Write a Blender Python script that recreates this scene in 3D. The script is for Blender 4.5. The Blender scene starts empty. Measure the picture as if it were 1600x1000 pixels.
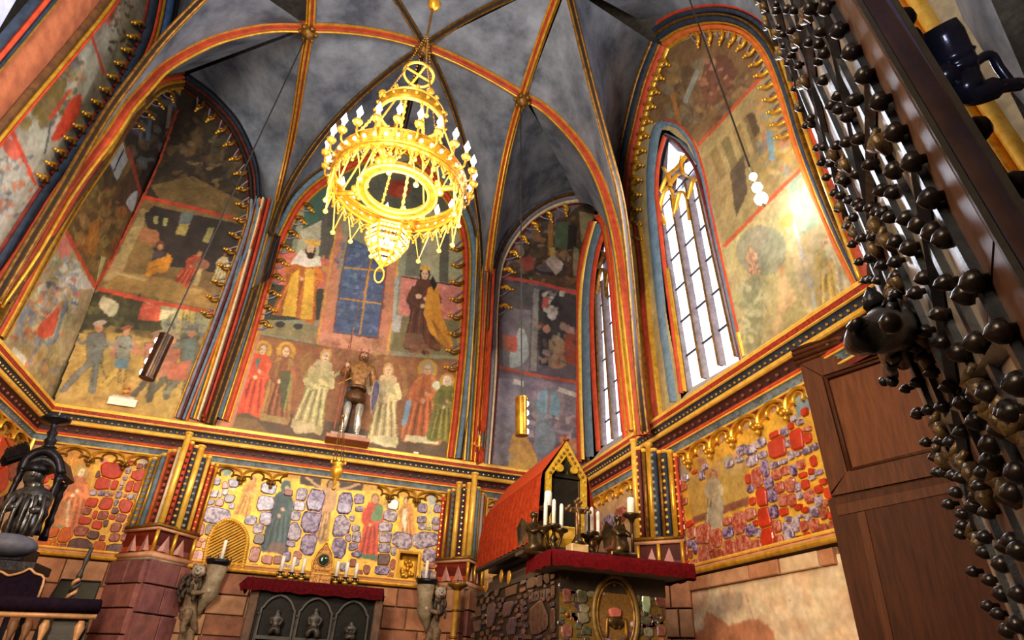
import bpy, math, random
import numpy as np
from mathutils import Vector, Matrix
random.seed(7); rng = np.random.default_rng(11)
SC = bpy.context.scene; COL = SC.collection
PI = math.pi
# ------------------------------------------------------------------ camera, world, light, exposure
FPX = 981.7
_P, _R, _Y = math.radians(29.80), math.radians(3.2235), math.radians(16.068)
_fwd = np.array([math.sin(_Y)*math.cos(_P), math.cos(_Y)*math.cos(_P), math.sin(_P)])
_rt0 = np.array([math.cos(_Y), -math.sin(_Y), 0.0]); _up0 = np.cross(_rt0, _fwd)
_rgt = math.cos(_R)*_rt0 + math.sin(_R)*_up0
_upv = -math.sin(_R)*_rt0 + math.cos(_R)*_up0
EYE = np.array([0.0, 0.0, 0.6])
cam = bpy.data.cameras.new('camera'); cam.sensor_width = 36.0; cam.lens = FPX/1600*36.0
cam.clip_start = 0.05; cam.clip_end = 100
cob = bpy.data.objects.new('camera', cam); COL.objects.link(cob)
cob.matrix_world = Matrix(((_rgt[0], _upv[0], -_fwd[0], 0), (_rgt[1], _upv[1], -_fwd[1], 0), (_rgt[2], _upv[2], -_fwd[2], .6), (0, 0, 0, 1)))
SC.camera = cob
w = bpy.data.worlds.new('world'); SC.world = w; w.use_nodes = True
w.node_tree.nodes['Background'].inputs[0].default_value = (.75, .82, 1, 1)
w.node_tree.nodes['Background'].inputs[1].default_value = 0.6
vs = SC.view_settings; vs.view_transform = 'Standard'; vs.look = 'None'; vs.exposure = 0.14; vs.gamma = 1.0; vs.use_curve_mapping = False
def light(name, kind, loc, power, col, aim=None, size=.3, spot=60, blend=.6, sy=None):
    l = bpy.data.lights.new(name, kind); l.energy = power; l.color = col
    if kind == 'AREA':
        l.size = size
        if sy: l.shape = 'RECTANGLE'; l.size_y = sy
    else: l.shadow_soft_size = size
    if kind == 'SPOT': l.spot_size = math.radians(spot); l.spot_blend = blend
    o = bpy.data.objects.new(name, l); COL.objects.link(o); o.location = loc
    if aim is not None: o.rotation_euler = (Vector(aim)-Vector(loc)).to_track_quat('-Z', 'Y').to_euler()
    return o
WARM = (1, .80, .54); NEUT = (1, .93, .84); COOL = (.82, .88, 1)
light('fill_light_front', 'AREA', (-2.6, .2, 3.4), 420, WARM, (0, 12, 3.0), 1.6)  # unseen fill light added behind the camera
light('fill_light_front_high', 'AREA', (-2.4, .8, 6.0), 540, NEUT, (.6, 12, 7.8), 2.0)  # added fill without a fitting, lifts the upper walls
light('floodlight_at_stone_band', 'SPOT', (-2.6, 2.6, 2.9), 1300, (1, .82, .52), (5.0, 7.3, 2.7), .35, 50, .8)
light('floodlight_at_altar', 'SPOT', (2.4, 4.6, 5.2), 700, (1, .80, .48), (.0, 12, 2.8), .35, 60, .9)
light('floodlight_at_left_corner', 'SPOT', (2.2, 3.4, 5.0), 800, (1, .82, .55), (-4.2, 11.6, 4.2), .35, 42, .9)
light('window_daylight', 'AREA', (4.75, 7.0, 7.0), 240, COOL, (-4, 6, 6.5), 1.4, sy=3.5)
light('vault_fill_light', 'AREA', (.2, 5.4, 4.6), 300, NEUT, (.2, 8.6, 12), 1.6)  # fill added in mid-air to brighten the vault, not a fixture
# ------------------------------------------------------------------ pixel of the photograph -> point on a plane of the room
ZL, ZC = 2.03, 4.35            # ledge and cornice heights
YB, XL, XR = 12.22, -4.795, 5.08   # wall planes
def ray(u, v): return _fwd + _rgt*(u-800)/FPX - _upv*(v-500)/FPX
def on(u, v, n, c):
    d = ray(u, v); n = np.array(n, float); return EYE + d*((c-n@EYE)/(n@d))
def bk(u, v, y=YB): return on(u, v, (0, 1, 0), y)
def sd(u, v, x): return on(u, v, (1, 0, 0), x)
def px_size(p): return float((np.asarray(p)-EYE)@_fwd)/FPX   # metres per pixel at p
PLB = ((0, 1, 0), YB); PLL = ((1, 0, 0), XL); PLR = ((1, 0, 0), XR)
def vplane(p, q):
    n = (-(q[1]-p[1]), q[0]-p[0], 0.0); return (n, n[0]*p[0]+n[1]*p[1])
def cat(pts, k=5):             # Catmull-Rom through the points
    P = np.array(pts, float); P = np.vstack([2*P[0]-P[1], P, 2*P[-1]-P[-2]]); out = []
    for i in range(1, len(P)-2):
        a, b, c, d = P[i-1:i+3]
        for j in range(k):
            t = j/k; out.append(.5*((2*b)+(c-a)*t+(2*a-5*b+4*c-d)*t*t+(3*b-a-3*c+d)*t**3))
    out.append(P[-2]); return np.array(out)
def trace(px, plane, k=5): return np.array([on(u, v, *plane) for u, v in cat(px, k)])
# ------------------------------------------------------------------ materials
def lin(h):
    h = h.lstrip('#'); c = [int(h[i:i+2], 16)/255 for i in (0, 2, 4)]
    return tuple(x/12.92 if x <= .04045 else ((x+.055)/1.055)**2.4 for x in c)
MATS = {}
def mat(name, a, b=None, rough=.6, metal=0.0, scale=8.0, bump=.0, emit=0.0, detail=4, ramp=(.35, .65), coat=0.0, sy=None):
    if name in MATS: return MATS[name]
    m = bpy.data.materials.new(name); MATS[name] = m; m.use_nodes = True; nt = m.node_tree; N = nt.nodes; L = nt.links
    bs = N['Principled BSDF']; bs.inputs['Roughness'].default_value = rough; bs.inputs['Metallic'].default_value = metal
    bs.inputs['Coat Weight'].default_value = coat
    ca = (*lin(a), 1); bs.inputs['Base Color'].default_value = ca
    if emit:
        bs.inputs['Emission Color'].default_value = ca; bs.inputs['Emission Strength'].default_value = emit
    if b or bump:
        tc = N.new('ShaderNodeTexCoord'); nz = N.new('ShaderNodeTexNoise'); nz.inputs['Scale'].default_value = scale; nz.inputs['Detail'].default_value = detail
        nz.inputs['Roughness'].default_value = .65
        if sy:
            mp = N.new('ShaderNodeMapping'); mp.inputs['Scale'].default_value = sy; L.new(tc.outputs['Object'], mp.inputs[0]); L.new(mp.outputs[0], nz.inputs['Vector'])
        else: L.new(tc.outputs['Object'], nz.inputs['Vector'])
        if b:
            rp = N.new('ShaderNodeValToRGB'); rp.color_ramp.elements[0].position = ramp[0]; rp.color_ramp.elements[1].position = ramp[1]
            rp.color_ramp.elements[0].color = ca; rp.color_ramp.elements[1].color = (*lin(b), 1)
            L.new(nz.outputs['Fac'], rp.inputs[0]); L.new(rp.outputs[0], bs.inputs['Base Color'])
            if emit: L.new(rp.outputs[0], bs.inputs['Emission Color'])
        if bump:
            bp = N.new('ShaderNodeBump'); bp.inputs['Strength'].default_value = bump; bp.inputs['Distance'].default_value = .02
            L.new(nz.outputs['Fac'], bp.inputs['Height']); L.new(bp.outputs[0], bs.inputs['Normal'])
    return m
def painted(name, rough=.7, metal=0.0, bump=.25, scale=60, patina=.6):
    m = mat(name, '#808080', None, rough, metal, scale, bump); nt = m.node_tree
    at = nt.nodes.new('ShaderNodeVertexColor'); at.layer_name = 'paint'; N = nt.nodes; L = nt.links
    tc = N.new('ShaderNodeTexCoord'); n2 = N.new('ShaderNodeTexNoise'); n2.inputs['Scale'].default_value = 3.2; n2.inputs['Detail'].default_value = 11; n2.inputs['Roughness'].default_value = .72; L.new(tc.outputs['Object'], n2.inputs['Vector'])
    rp = N.new('ShaderNodeValToRGB'); rp.color_ramp.elements[0].position = .34; rp.color_ramp.elements[1].position = .6; rp.color_ramp.elements[0].color = (.58, .55, .52, 1); rp.color_ramp.elements[1].color = (1.12, 1.1, 1.05, 1)
    mx = N.new('ShaderNodeMix'); mx.data_type = 'RGBA'; mx.blend_type = 'MULTIPLY'; mx.inputs[0].default_value = patina
    L.new(n2.outputs['Fac'], rp.inputs[0]); L.new(at.outputs[0], mx.inputs[6]); L.new(rp.outputs[0], mx.inputs[7]); L.new(mx.outputs[2], N['Principled BSDF'].inputs['Base Color'])
    return m
GOLD = mat('gilding', '#f0b840', '#c88a22', .36, .55, 9, .15)
GOLDL = mat('bright gilding', '#ffd060', '#e8ac38', .42, .35, 9, .1)
GOLDD = mat('old gilding', '#9a6a20', '#5a3c14', .45, .5, 12, .2)
RED = mat('vermilion paint', '#cc4824', '#a63418', .6, 0, 7, .15)
REDD = mat('dark red paint', '#7a2014', '#4c120c', .6, 0, 7, .15)
ORANGE = mat('orange paint', '#d9712c', '#b85620', .65, 0, 6, .15)
BLUE = mat('grey blue paint', '#6c8294', '#506676', .65, 0, 8, .15)
BLUED = mat('dark blue paint', '#2c3a50', '#1c2432', .6, 0, 8, .15)
BLACK = mat('blackened paint', '#1e1a18', '#2e2620', .55, 0, 10, .15)
GREY = mat('grey violet stone paint', '#8a8290', '#6c6670', .7, 0, 8, .2)
BROWN = mat('brown paint', '#6c4420', '#4a2c14', .6, 0, 8, .2)
PINK = mat('pink sandstone', '#c08468', '#a66c52', .75, 0, 6, .3)
WHITEP = mat('white gilded paint', '#f4e6c4', '#dcc490', .5, .1, 9, .1)
IRON = mat('black wrought iron', '#17151a', '#2a262c', .38, .7, 14, .25)
WAX = mat('white wax', '#f6f0e6', '#e6dccb', .45, 0, 10, .05)
BULB = mat('lit bulb', '#fff4dc', None, .3, 0, 1, 0, 14)
BULBC = mat('lit cold bulb', '#f2f4ff', None, .3, 0, 1, 0, 12)
# ------------------------------------------------------------------ mesh helpers
def dull(m, k=.1):
    m.node_tree.nodes['Principled BSDF'].inputs['Specular IOR Level'].default_value = k; return m
def ob(name, V, F, m, par=None, smooth=False, **pr):
    me = bpy.data.meshes.new(name); me.from_pydata([tuple(map(float, v)) for v in V], [], F); me.materials.append(m)
    if smooth: me.polygons.foreach_set('use_smooth', [True]*len(me.polygons))
    me.update(); o = bpy.data.objects.new(name, me); COL.objects.link(o)
    if par is not None: o.parent = par; o.matrix_parent_inverse = par.matrix_world.inverted() if False else Matrix.Translation(-Vector(par.location))
    for k, v in pr.items(): o[k] = v
    return o
def root(name, loc, label=None, category=None, group=None, kind=None):
    o = bpy.data.objects.new(name, None); COL.objects.link(o); o.location = tuple(map(float, loc)); o.empty_display_size = .1
    for k, v in (('label', label), ('category', category), ('group', group), ('kind', kind)):
        if v: o[k] = v
    return o
class B:
    def __init__(s): s.V = []; s.F = []
    def add(s, V, F):
        n = len(s.V); s.V += [tuple(v) for v in V]; s.F += [[i+n for i in f] for f in F]; return s
    def ob(s, name, m, par=None, smooth=False, **pr): return ob(name, s.V, s.F, m, par, smooth, **pr)
def frame(t):
    t = np.asarray(t, float); t = t/(np.linalg.norm(t)+1e-9); a = np.array([0, 0, 1.0]) if abs(t[2]) < .9 else np.array([1.0, 0, 0])
    u = np.cross(t, a); u /= np.linalg.norm(u); return u, np.cross(t, u)
def tube(pts, r, n=6, closed=False, caps=True):
    P = np.array(pts, float); k = len(P); R = np.broadcast_to(np.array(r, float), (k,)); V = []; F = []; pu = None
    for i in range(k):
        t = P[(i+1) % k]-P[i-1] if closed else P[min(i+1, k-1)]-P[max(i-1, 0)]
        u, v = frame(t)
        if pu is not None:
            tt = t/(np.linalg.norm(t)+1e-9); u = pu-tt*(pu@tt); u /= np.linalg.norm(u)+1e-9; v = np.cross(tt, u)
        pu = u
        for j in range(n):
            a = 2*PI*j/n; V.append(P[i]+R[i]*(u*math.cos(a)+v*math.sin(a)))
    m = k if closed else k-1
    for i in range(m):
        for j in range(n):
            a = i*n+j; b = i*n+(j+1) % n; c = ((i+1) % k)*n+(j+1) % n; d = ((i+1) % k)*n+j; F.append([a, b, c, d])
    if caps and not closed: F.append(list(range(n))[::-1]); F.append([(k-1)*n+j for j in range(n)])
    return V, F
def sweep(pts, prof, nrm, closed_prof=False):   # profile (lateral, along the normal)
    P = np.array(pts, float); k = len(P); q = len(prof); V = []; F = []; nrm = np.asarray(nrm, float)
    for i in range(k):
        t = P[min(i+1, k-1)]-P[max(i-1, 0)]; t /= np.linalg.norm(t)+1e-9
        n = nrm if nrm.ndim == 1 else nrm[i]
        n = n-t*(n@t); n /= np.linalg.norm(n)+1e-9; l = np.cross(t, n)
        for a, b in prof: V.append(P[i]+l*a+n*b)
    for i in range(k-1):
        for j in range(q if closed_prof else q-1):
            j2 = (j+1) % q; F.append([i*q+j, i*q+j2, (i+1)*q+j2, (i+1)*q+j])
    return V, F
def lathe(prof, c=(0, 0, 0), n=12, ax=(0, 0, 1), open_=False):
    ax = np.array(ax, float); ax /= np.linalg.norm(ax); u, v = frame(ax); V = []; F = []; c = np.array(c, float); k = len(prof)
    for r, z in prof:
        for j in range(n):
            a = 2*PI*j/n; V.append(c+ax*z+r*(u*math.cos(a)+v*math.sin(a)))
    for i in range(k-1):
        for j in range(n): F.append([i*n+j, i*n+(j+1) % n, (i+1)*n+(j+1) % n, (i+1)*n+j])
    if open_: return V, F
    if prof[0][0] > 1e-4: F.append(list(range(n))[::-1])
    if prof[-1][0] > 1e-4: F.append([(k-1)*n+j for j in range(n)])
    return V, F
def ball(c, r, n=8, m=5, s=(1, 1, 1)):
    V = []; F = []; c = np.array(c, float)
    for i in range(m+1):
        th = PI*i/m
        for j in range(n):
            a = 2*PI*j/n; V.append(c+r*np.array([s[0]*math.sin(th)*math.cos(a), s[1]*math.sin(th)*math.sin(a), s[2]*math.cos(th)]))
    for i in range(m):
        for j in range(n): F.append([i*n+j, (i+1)*n+j, (i+1)*n+(j+1) % n, i*n+(j+1) % n])
    return V, F
def box(c, s, ex=(1, 0, 0), ey=(0, 1, 0), ez=(0, 0, 1), bev=0.0):
    c = np.array(c, float); ex, ey, ez = (np.array(e, float)*k/2 for e, k in zip((ex, ey, ez), s)); V = []
    if not bev:
        for z in (-1, 1):
            for x, y in ((-1, -1), (1, -1), (1, 1), (-1, 1)): V.append(c+ex*x+ey*y+ez*z)
        return V, [[3, 2, 1, 0], [4, 5, 6, 7], [0, 1, 5, 4], [1, 2, 6, 5], [2, 3, 7, 6], [3, 0, 4, 7]]
    V, F = box(c, (1, 1, 1), ex*2, ey*2, ez*2); V = list(V)      # front (-ey) face bevelled
    f = [c+ex*x*(1-bev/ np.linalg.norm(ex))-ey-ey*0+ez*z*(1-bev/np.linalg.norm(ez)) for x, z in ((-1, -1), (1, -1), (1, 1), (-1, 1))]
    e = -ey/np.linalg.norm(ey)*bev; n = len(V); V += [p+e for p in f]
    F = [x for x in F if x != [0, 1, 5, 4]]; F += [[0, 1, n+1, n], [1, 5, n+2, n+1], [5, 4, n+3, n+2], [4, 0, n, n+3], [n, n+1, n+2, n+3]]
    return V, F
def prism(poly, vec):
    n = len(poly); P = [np.array(p, float) for p in poly]; v = np.array(vec, float)
    return P+[p+v for p in P], [list(range(n))[::-1], list(range(n, 2*n))]+[[i, (i+1) % n, n+(i+1) % n, n+i] for i in range(n)]
def patch(A, Bc, mtl, name, par, k=10, **pr):   # ruled surface between two curves of equal count
    A = np.array(A); Bc = np.array(Bc); V = []; F = []; n = len(A)
    for i in range(n):
        for j in range(k+1):
            t = j/k; V.append(A[i]*(1-t)+Bc[i]*t)
    for i in range(n-1):
        for j in range(k): a = i*(k+1)+j; F.append([a, a+1, a+k+2, a+k+1])
    return ob(name, V, F, mtl, par, True, **pr)
def resamp(P, n=26):
    P = np.array(P, float); d = np.r_[0, np.cumsum(np.linalg.norm(np.diff(P, axis=0), axis=1))]; t = np.linspace(0, d[-1], n)
    return np.array([[np.interp(x, d, P[:, i]) for i in range(P.shape[1])] for x in t])
def skin(name, pts, edges, m, par, sub=2, **pr):
    me = bpy.data.meshes.new(name); me.from_pydata([tuple(map(float, p[:3])) for p in pts], edges, []); me.materials.append(m)
    o = bpy.data.objects.new(name, me); COL.objects.link(o)
    if par is not None: o.parent = par; o.matrix_parent_inverse = Matrix.Translation(-Vector(par.location))
    o.modifiers.new('s', 'SKIN'); o.modifiers['s'].use_smooth_shade = True
    for v, p in zip(me.skin_vertices[0].data, pts): v.radius = (p[3], p[4] if len(p) > 4 else p[3])
    me.skin_vertices[0].data[0].use_root = True
    s = o.modifiers.new('u', 'SUBSURF'); s.levels = sub; s.render_levels = sub
    for k, v in pr.items(): o[k] = v
    return o
# strips of moulding traced on a plane: (pixel offset to the left of travel, pixel width, material, how proud, base)
def strips(par, px, plane, parts, name='moulding', nrm=None, k=5):
    P0 = cat(px, k); T = np.gradient(P0, axis=0); T /= np.linalg.norm(T, axis=1)[:, None]+1e-9; Nn = np.c_[T[:, 1], -T[:, 0]]
    n = np.array(plane[0], float); mid = on(*P0[len(P0)//2], *plane); n = n/np.linalg.norm(n)
    if n@(EYE-mid) < 0: n = -n
    for off, wd, m, proud in parts:
        a = np.array([on(u, v, *plane) for u, v in P0+Nn*(off-wd/2)]); b = np.array([on(u, v, *plane) for u, v in P0+Nn*(off+wd/2)])
        V = []; F = []; q = 5; kk = len(a)
        for i in range(kk):
            for j in range(q):
                th = PI*j/(q-1); t = .5-.5*math.cos(th); V.append(a[i]*(1-t)+b[i]*t+n*proud*(.25+.75*math.sin(th) if 0 < j < q-1 else 0))
        for i in range(kk-1):
            for j in range(q-1): F.append([i*q+j, i*q+j+1, (i+1)*q+j+1, (i+1)*q+j])
        ob(name, V, F, m, par, True)

def offpx(P, d):
    P0 = cat(P, 5); T = np.gradient(P0, axis=0); T /= np.linalg.norm(T, axis=1)[:, None]+1e-9
    return P0+np.c_[T[:, 1], -T[:, 0]]*d
light('door_fill_light', 'SPOT', (-1.6, 5.0, 4.4), 170, NEUT, (2.0, 1.6, 2.6), .4, 40, .8)  # added fill so the studded leaf is not left dark
light('door_edge_fill_light', 'SPOT', (.15, -.5, 1.5), 45, (.70, .76, 1), (1.75, .9, 2.75), .2, 40, .8)  # added beside the camera like a flash, for leaf edge and barrel
light('near_bay_fill_light', 'SPOT', (.4, 3.4, 4.0), 260, NEUT, (4.6, 2.2, 5.0), .2, 40, .8)  # invented fill for the dark bay past the door
# ================================================================== SETTING
PLAST = mat('grey plaster', '#474e5c', '#8c939f', .85, 0, 1.1, .25, detail=8, ramp=(.36, .66))
DARKST = mat('dark stone', '#3a2a22', '#57402f', .8, 0, 5, .3)
MORTAR = mat('mortar', '#b08a66', '#8f6a4c', .85, 0, 14, .3)
CEIL = root('ceiling', (.2, 6.4, 12), kind='structure')
# outer shell added to keep outside light out of the room
sh = B()
for c, s in (((.1, 5.6, 13.2), (15, 18, .3)), ((-6.6, 5.6, 6.5), (.3, 18, 13.4)), ((7.2, 5.6, 6.5), (.3, 18, 13.4)), ((.1, 14.2, 6.5), (15, .3, 13.4))): sh.add(*box(c, s))
sh.ob('light_shell', mat('outer shell grey', '#55504c', '#3c3834', .9), None, kind='structure')
fv, ff = box((.1, 5.6, -.1), (14, 17, .2)); floor = ob('floor', fv, ff, mat('floor stone', '#4a3a30', '#6a5648', .7, 0, 3, .2), kind='structure')
wf = ob('wall_front', *box((.1, -1.6, 6.5), (13, .3, 13.2)), mat('front plaster', '#8a7a68', '#6e6254', .85, 0, 2, .2), kind='structure')
# ---- walls below the cornice (the masonry core behind the stones)
def quadwall(name, a, b, z0, z1, m, th=.25, par=None):
    a = np.array(a, float); b = np.array(b, float); d = b-a; L_ = np.linalg.norm(d); d /= L_
    nn = np.array([d[1], -d[0]]); c = (a+b)/2-nn*th/2
    return ob(name, *box((c[0], c[1], (z0+z1)/2), (L_, th, z1-z0), (d[0], d[1], 0), (-d[1], d[0], 0)), m, par)
nq = [bk(623, 861), bk(656, 864), bk(652, 908), bk(617, 906)]; nx0, nx1, nz0, nz1 = nq[3][0]+.01, nq[1][0], nq[3][2], nq[1][2]; wb_ = B()
for xa, xb, za, zb_ in ((XL-.3, nx0, 0, ZC-.1), (nx1, XR+.6, 0, ZC-.1), (nx0, nx1, 0, nz0), (nx0, nx1, nz1, ZC-.1)): wb_.add(*box(((xa+xb)/2, YB+.125, (za+zb_)/2), (xb-xa, .25, zb_-za)))
WB = wb_.ob('wall_back', MORTAR, kind='structure')
WL = quadwall('wall_left', (XL, 0), (XL, YB), 0, ZC-.1, MORTAR); WL['kind'] = 'structure'
WR = quadwall('wall_right', (XR, YB), (XR, 5.35), 0, ZC-.1, MORTAR); WR['kind'] = 'structure'
ob('wall_segment', *box((XR+.45, 2.2, ZC-.38), (.9, 6.3, .5)), MORTAR, WR)
# ---- cornice and ledge: profile bands (out from the wall, z) run round left, back and right walls
def path4(o, z, y0=1.0, y1=1.2): return [(XL+o, y0, z), (XL+o, YB-o, z), (XR-o, YB-o, z), (XR-o, y1, z)]
def band(par, name, prof, m):
    V = []; F = []; q = len(prof)
    for i in range(4): V += [path4(o, z)[i] for o, z in prof]
    for i in range(3):
        for j in range(q-1): F.append([i*q+j, i*q+j+1, (i+1)*q+j+1, (i+1)*q+j])
    return ob(name, V, F, m, par)
CO = root('trim_1', (0, 12, ZC), kind='structure')
def roll(o, z, r): return [(o+r*math.cos(t), z+r*math.sin(t)) for t in np.linspace(PI*.6, -PI*.6, 7)]
def cav(o0, z0, o1, z1, n=6): return [(o1+(o0-o1)*(1-math.sin(t)), z0+(z1-z0)*(1-math.cos(t))) for t in np.linspace(0, PI/2, n)]
for nm, pf, m in [('top_fillet', [(.0, ZC+.02), (.20, ZC), (.22, ZC-.02), (.22, ZC-.07)], GOLDL), ('red_band', [(.215, ZC-.07), (.20, ZC-.13)], mat('patterned red band', '#b83418', '#6a1c10', .6, 0, 30)),
    ('gold_fillet', [(.205, ZC-.13), (.21, ZC-.15), (.19, ZC-.16)], GOLDL), ('dotted_hollow', cav(.19, ZC-.16, .12, ZC-.26), BLUED), ('roll', roll(.12, ZC-.285, .042), GOLDL),
    ('dark_hollow', cav(.13, ZC-.32, .05, ZC-.46), mat('dark red hollow', '#43140e', '#2c0e0c', .6, 0, 9)), ('red_roll', roll(.055, ZC-.475, .026), RED), ('gold_bead', roll(.06, ZC-.51, .014), GOLDL),
    ('blue_hollow', cav(.06, ZC-.52, .02, ZC-.615), mat('blue hollow', '#3c4a58', '#70808c', .6, 0, 6)), ('lower_bead', roll(.022, ZC-.63, .016), GOLDL), ('back_fillet', [(.02, ZC-.63), (.004, ZC-.70)], REDD)]:
    band(CO, nm, pf, m)
# painted dots along the hollows (too small to pick apart)
def dots(name, par, o, z, r, step, m, o2=None):
    b = B()
    for a, c, fix in ((YB-.2, 5.0, None),):
        for y in np.arange(2.6, YB-.2, step): b.add(*ball((XR-o, y, z), r, 5, 3))
        for x in np.arange(XL+.3, XR-.3, step): b.add(*ball((x, YB-o, z), r, 5, 3))
        for y in np.arange(8.4, YB-.2, step): b.add(*ball((XL+o, y, z), r, 5, 3))
    b.ob(name, m, par, kind='stuff')
dots('gilt_dot', CO, .155, ZC-.215, .018, .105, GOLD); dots('medallion', CO, .085, ZC-.40, .026, .17, mat('dull medallion', '#7a4a34', '#5a2c20', .6)); dots('hollow_dot', CO, .035, ZC-.575, .013, .12, mat('ochre dot', '#9a7434', None, .6))
LE = root('trim_2', (0, 12, ZL), kind='structure')
PKL = mat('pink gilt ledge', '#d09a78', '#b87a56', .6, .05, 5)
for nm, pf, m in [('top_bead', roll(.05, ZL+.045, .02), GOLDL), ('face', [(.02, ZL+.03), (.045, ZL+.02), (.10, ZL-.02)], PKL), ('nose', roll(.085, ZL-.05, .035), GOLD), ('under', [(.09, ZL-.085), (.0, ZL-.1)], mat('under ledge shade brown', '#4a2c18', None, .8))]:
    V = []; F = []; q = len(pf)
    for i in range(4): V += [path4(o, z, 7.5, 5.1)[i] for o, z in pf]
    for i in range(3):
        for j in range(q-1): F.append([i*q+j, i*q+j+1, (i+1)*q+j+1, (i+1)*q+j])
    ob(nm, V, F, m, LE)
# ---- vault: springers, ribs, webs
BLp, HB, BRp, NL, NR = (-1.95, 8.9), (.35, 8.9), (2.5, 8.9), (-1.95, 6.35), (2.44, 6.35)
B1, B2, L1, R1, R2 = (-2.2, 12.1), (2.65, 12.1), (XL+.1, 9.0), (XR-.1, 8.55), (XR-.1, 3.9)
def rib3(px, p, q): return trace(px, vplane(p, q), 6)
H = {}
H['L1BL'] = rib3([(2, 480), (60, 397), (117, 300), (180, 216), (210, 170), (240, 136), (262, 112), (300, 88), (345, 67), (400, 53), (440, 49), (482, 50)], L1, BLp)
H['B1BL'] = rib3([(322, 660), (347, 600), (372, 535), (398, 462), (420, 375), (437, 300), (452, 232), (463, 170), (472, 110), (482, 50)], B1, BLp)
H['B1H'] = rib3([(334, 662), (358, 590), (382, 520), (405, 450), (430, 360), (452, 300), (480, 252), (515, 205), (560, 158), (610, 115), (662, 77)], B1, HB)
H['B2H'] = rib3([(736, 722), (744, 600), (749, 500), (751, 430), (748, 360), (740, 300), (728, 245), (711, 185), (690, 130), (665, 77)], B2, HB)
H['B2BR'] = rib3([(746, 726), (754, 620), (760, 520), (765, 430), (771, 370), (780, 310), (791, 250), (803, 200), (816, 156)], B2, BRp)
H['R1BR'] = rib3([(993, 680), (984, 590), (974, 500), (962, 400), (950, 340), (932, 285), (908, 240), (878, 203), (845, 172), (816, 156)], R1, BRp)
H['R1NR'] = rib3([(1003, 674), (994, 590), (985, 480), (978, 400), (971, 340), (962, 290), (945, 225), (925, 150), (905, 70), (890, 8), (881, -27)], R1, NR)
H['R2NR'] = rib3([(1345, 440), (1312, 350), (1275, 250), (1240, 150), (1208, 60), (1170, -20), (1090, -85), (985, -80), (881, -27)], R2, NR)
H['L1NL'] = rib3([(0, 470), (50, 385), (102, 298), (168, 185), (210, 126), (260, 62), (318, 2), (362, -40)], L1, NL)
zN = .5*(H['R1NR'][-1][2]+H['B2BR'][-1][2])
pBL, pBR, pH = H['L1BL'][-1], H['B2BR'][-1], H['B1H'][-1]; pNR = H['R1NR'][-1]; pNL = np.array([NL[0], NL[1], zN]); pNF = np.array([.35, 3.8, pH[2]])
def arc(a, b, rise, n=14): a = np.array(a); b = np.array(b); return np.array([a*(1-t)+b*t+np.array([0, 0, rise*4*t*(1-t)]) for t in np.linspace(0, 1, n)])
for nm, a, b, r in (('BLH', pBL, pH, .16), ('HBR', pH, pBR, .10), ('BLNL', pBL, pNL, .12), ('BRNR', pBR, pNR, .12), ('HNL', pH, pNL, .25), ('HNR', pH, pNR, .25), ('NLF', pNL, pNF, .2), ('NRF', pNR, pNF, .2)): H[nm] = arc(a, b, r)
RIBR = mat('rib vermilion', '#b8421c', '#8a3014', .6, 0, 7, .15); SOOT = mat('sooty rib paint', '#3a2c20', '#241c18', .6, 0, 8, .2)
def down(P):
    t = np.gradient(np.array(P), axis=0); t /= np.linalg.norm(t, axis=1)[:, None]+1e-9
    n = np.array([0, 0, -1.0])+t*t[:, 2:3]; return n/(np.linalg.norm(n, axis=1)[:, None]+1e-9)
def mould_rib(P, red, nm='rib', wd=.10, dp=.20):
    nn = down(P); up = P-nn*dp
    if not red: wd *= .40; dp *= .75
    else: wd *= .56; dp *= .85
    up = P-nn*dp
    r = ob(nm, *sweep(up, [(-wd*1.25, -.06), (-wd*1.25, .03), (-wd*.8, .06), (-wd*.55, dp-.05), (0, dp-.01), (wd*.55, dp-.05), (wd*.8, .06), (wd*1.25, .03), (wd*1.25, -.06)], nn), RIBR if red else SOOT, CEIL)
    g = B(); g.add(*tube(P, .026 if red else .022, 6))
    ob('rib_roll', g.V, g.F, GOLD if red else GOLDD, r, True)
    for s in (-1, 1):
        e = sweep(up, [(s*wd*1.25-.02, .02), (s*wd*1.25-.014, .05), (s*wd*1.25+.014, .05), (s*wd*1.25+.02, .02)], nn); ob('rib_fillet', *e, GOLD if red else GOLDD, r)
for k in H:
    mould_rib(H[k], k in ('L1BL', 'B1BL', 'B2BR', 'R1BR', 'R2NR', 'BLH', 'HBR', 'BLNL', 'BRNR'))
for p in (pBL, pBR, pH, pNR):
    b = B(); b.add(*lathe([(.0, -.16), (.09, -.13), (.15, -.04), (.13, .04), (.1, .12)], p, 10))
    o_ = b.ob('boss', GOLDD, CEIL, True)
    l_ = B()
    for i in range(6): a = i*PI/3; l_.add(*ball(p+np.array([.15*math.cos(a), .15*math.sin(a), -.04]), .055, 6, 4))
    ob('leaf', l_.V, l_.F, GOLDD, o_, True)
# wall arches, traced on the walls: inner edge of each opening
AR = {}
cA_l = [(357, 660), (398, 530), (421, 449), (436, 395), (448, 368), (469, 328), (491, 303), (513, 286), (545, 266), (580, 250), (622, 236)]
cA_r = [(622, 236), (648, 250), (668, 272), (690, 303), (707, 330), (719, 362), (724, 400), (723, 460), (719, 530), (712, 604), (706, 660), (699, 716)]
lA_r = [(284, 137), (297, 146), (318, 161), (338, 181), (358, 205), (375, 239), (386, 273), (389, 314), (386, 345), (372, 389), (350, 450), (325, 520), (300, 585), (274, 653)]
lA_l = [(3, 530), (25, 492), (60, 428), (100, 356), (132, 304), (165, 256), (192, 212), (208, 186), (226, 168), (246, 147), (263, 140), (284, 137)]
rA_l = [(766, 727), (772, 650), (777, 575), (778, 510), (781, 460), (786, 422), (797, 392), (815, 365), (835, 345), (860, 329), (885, 320), (908, 317)]
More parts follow.
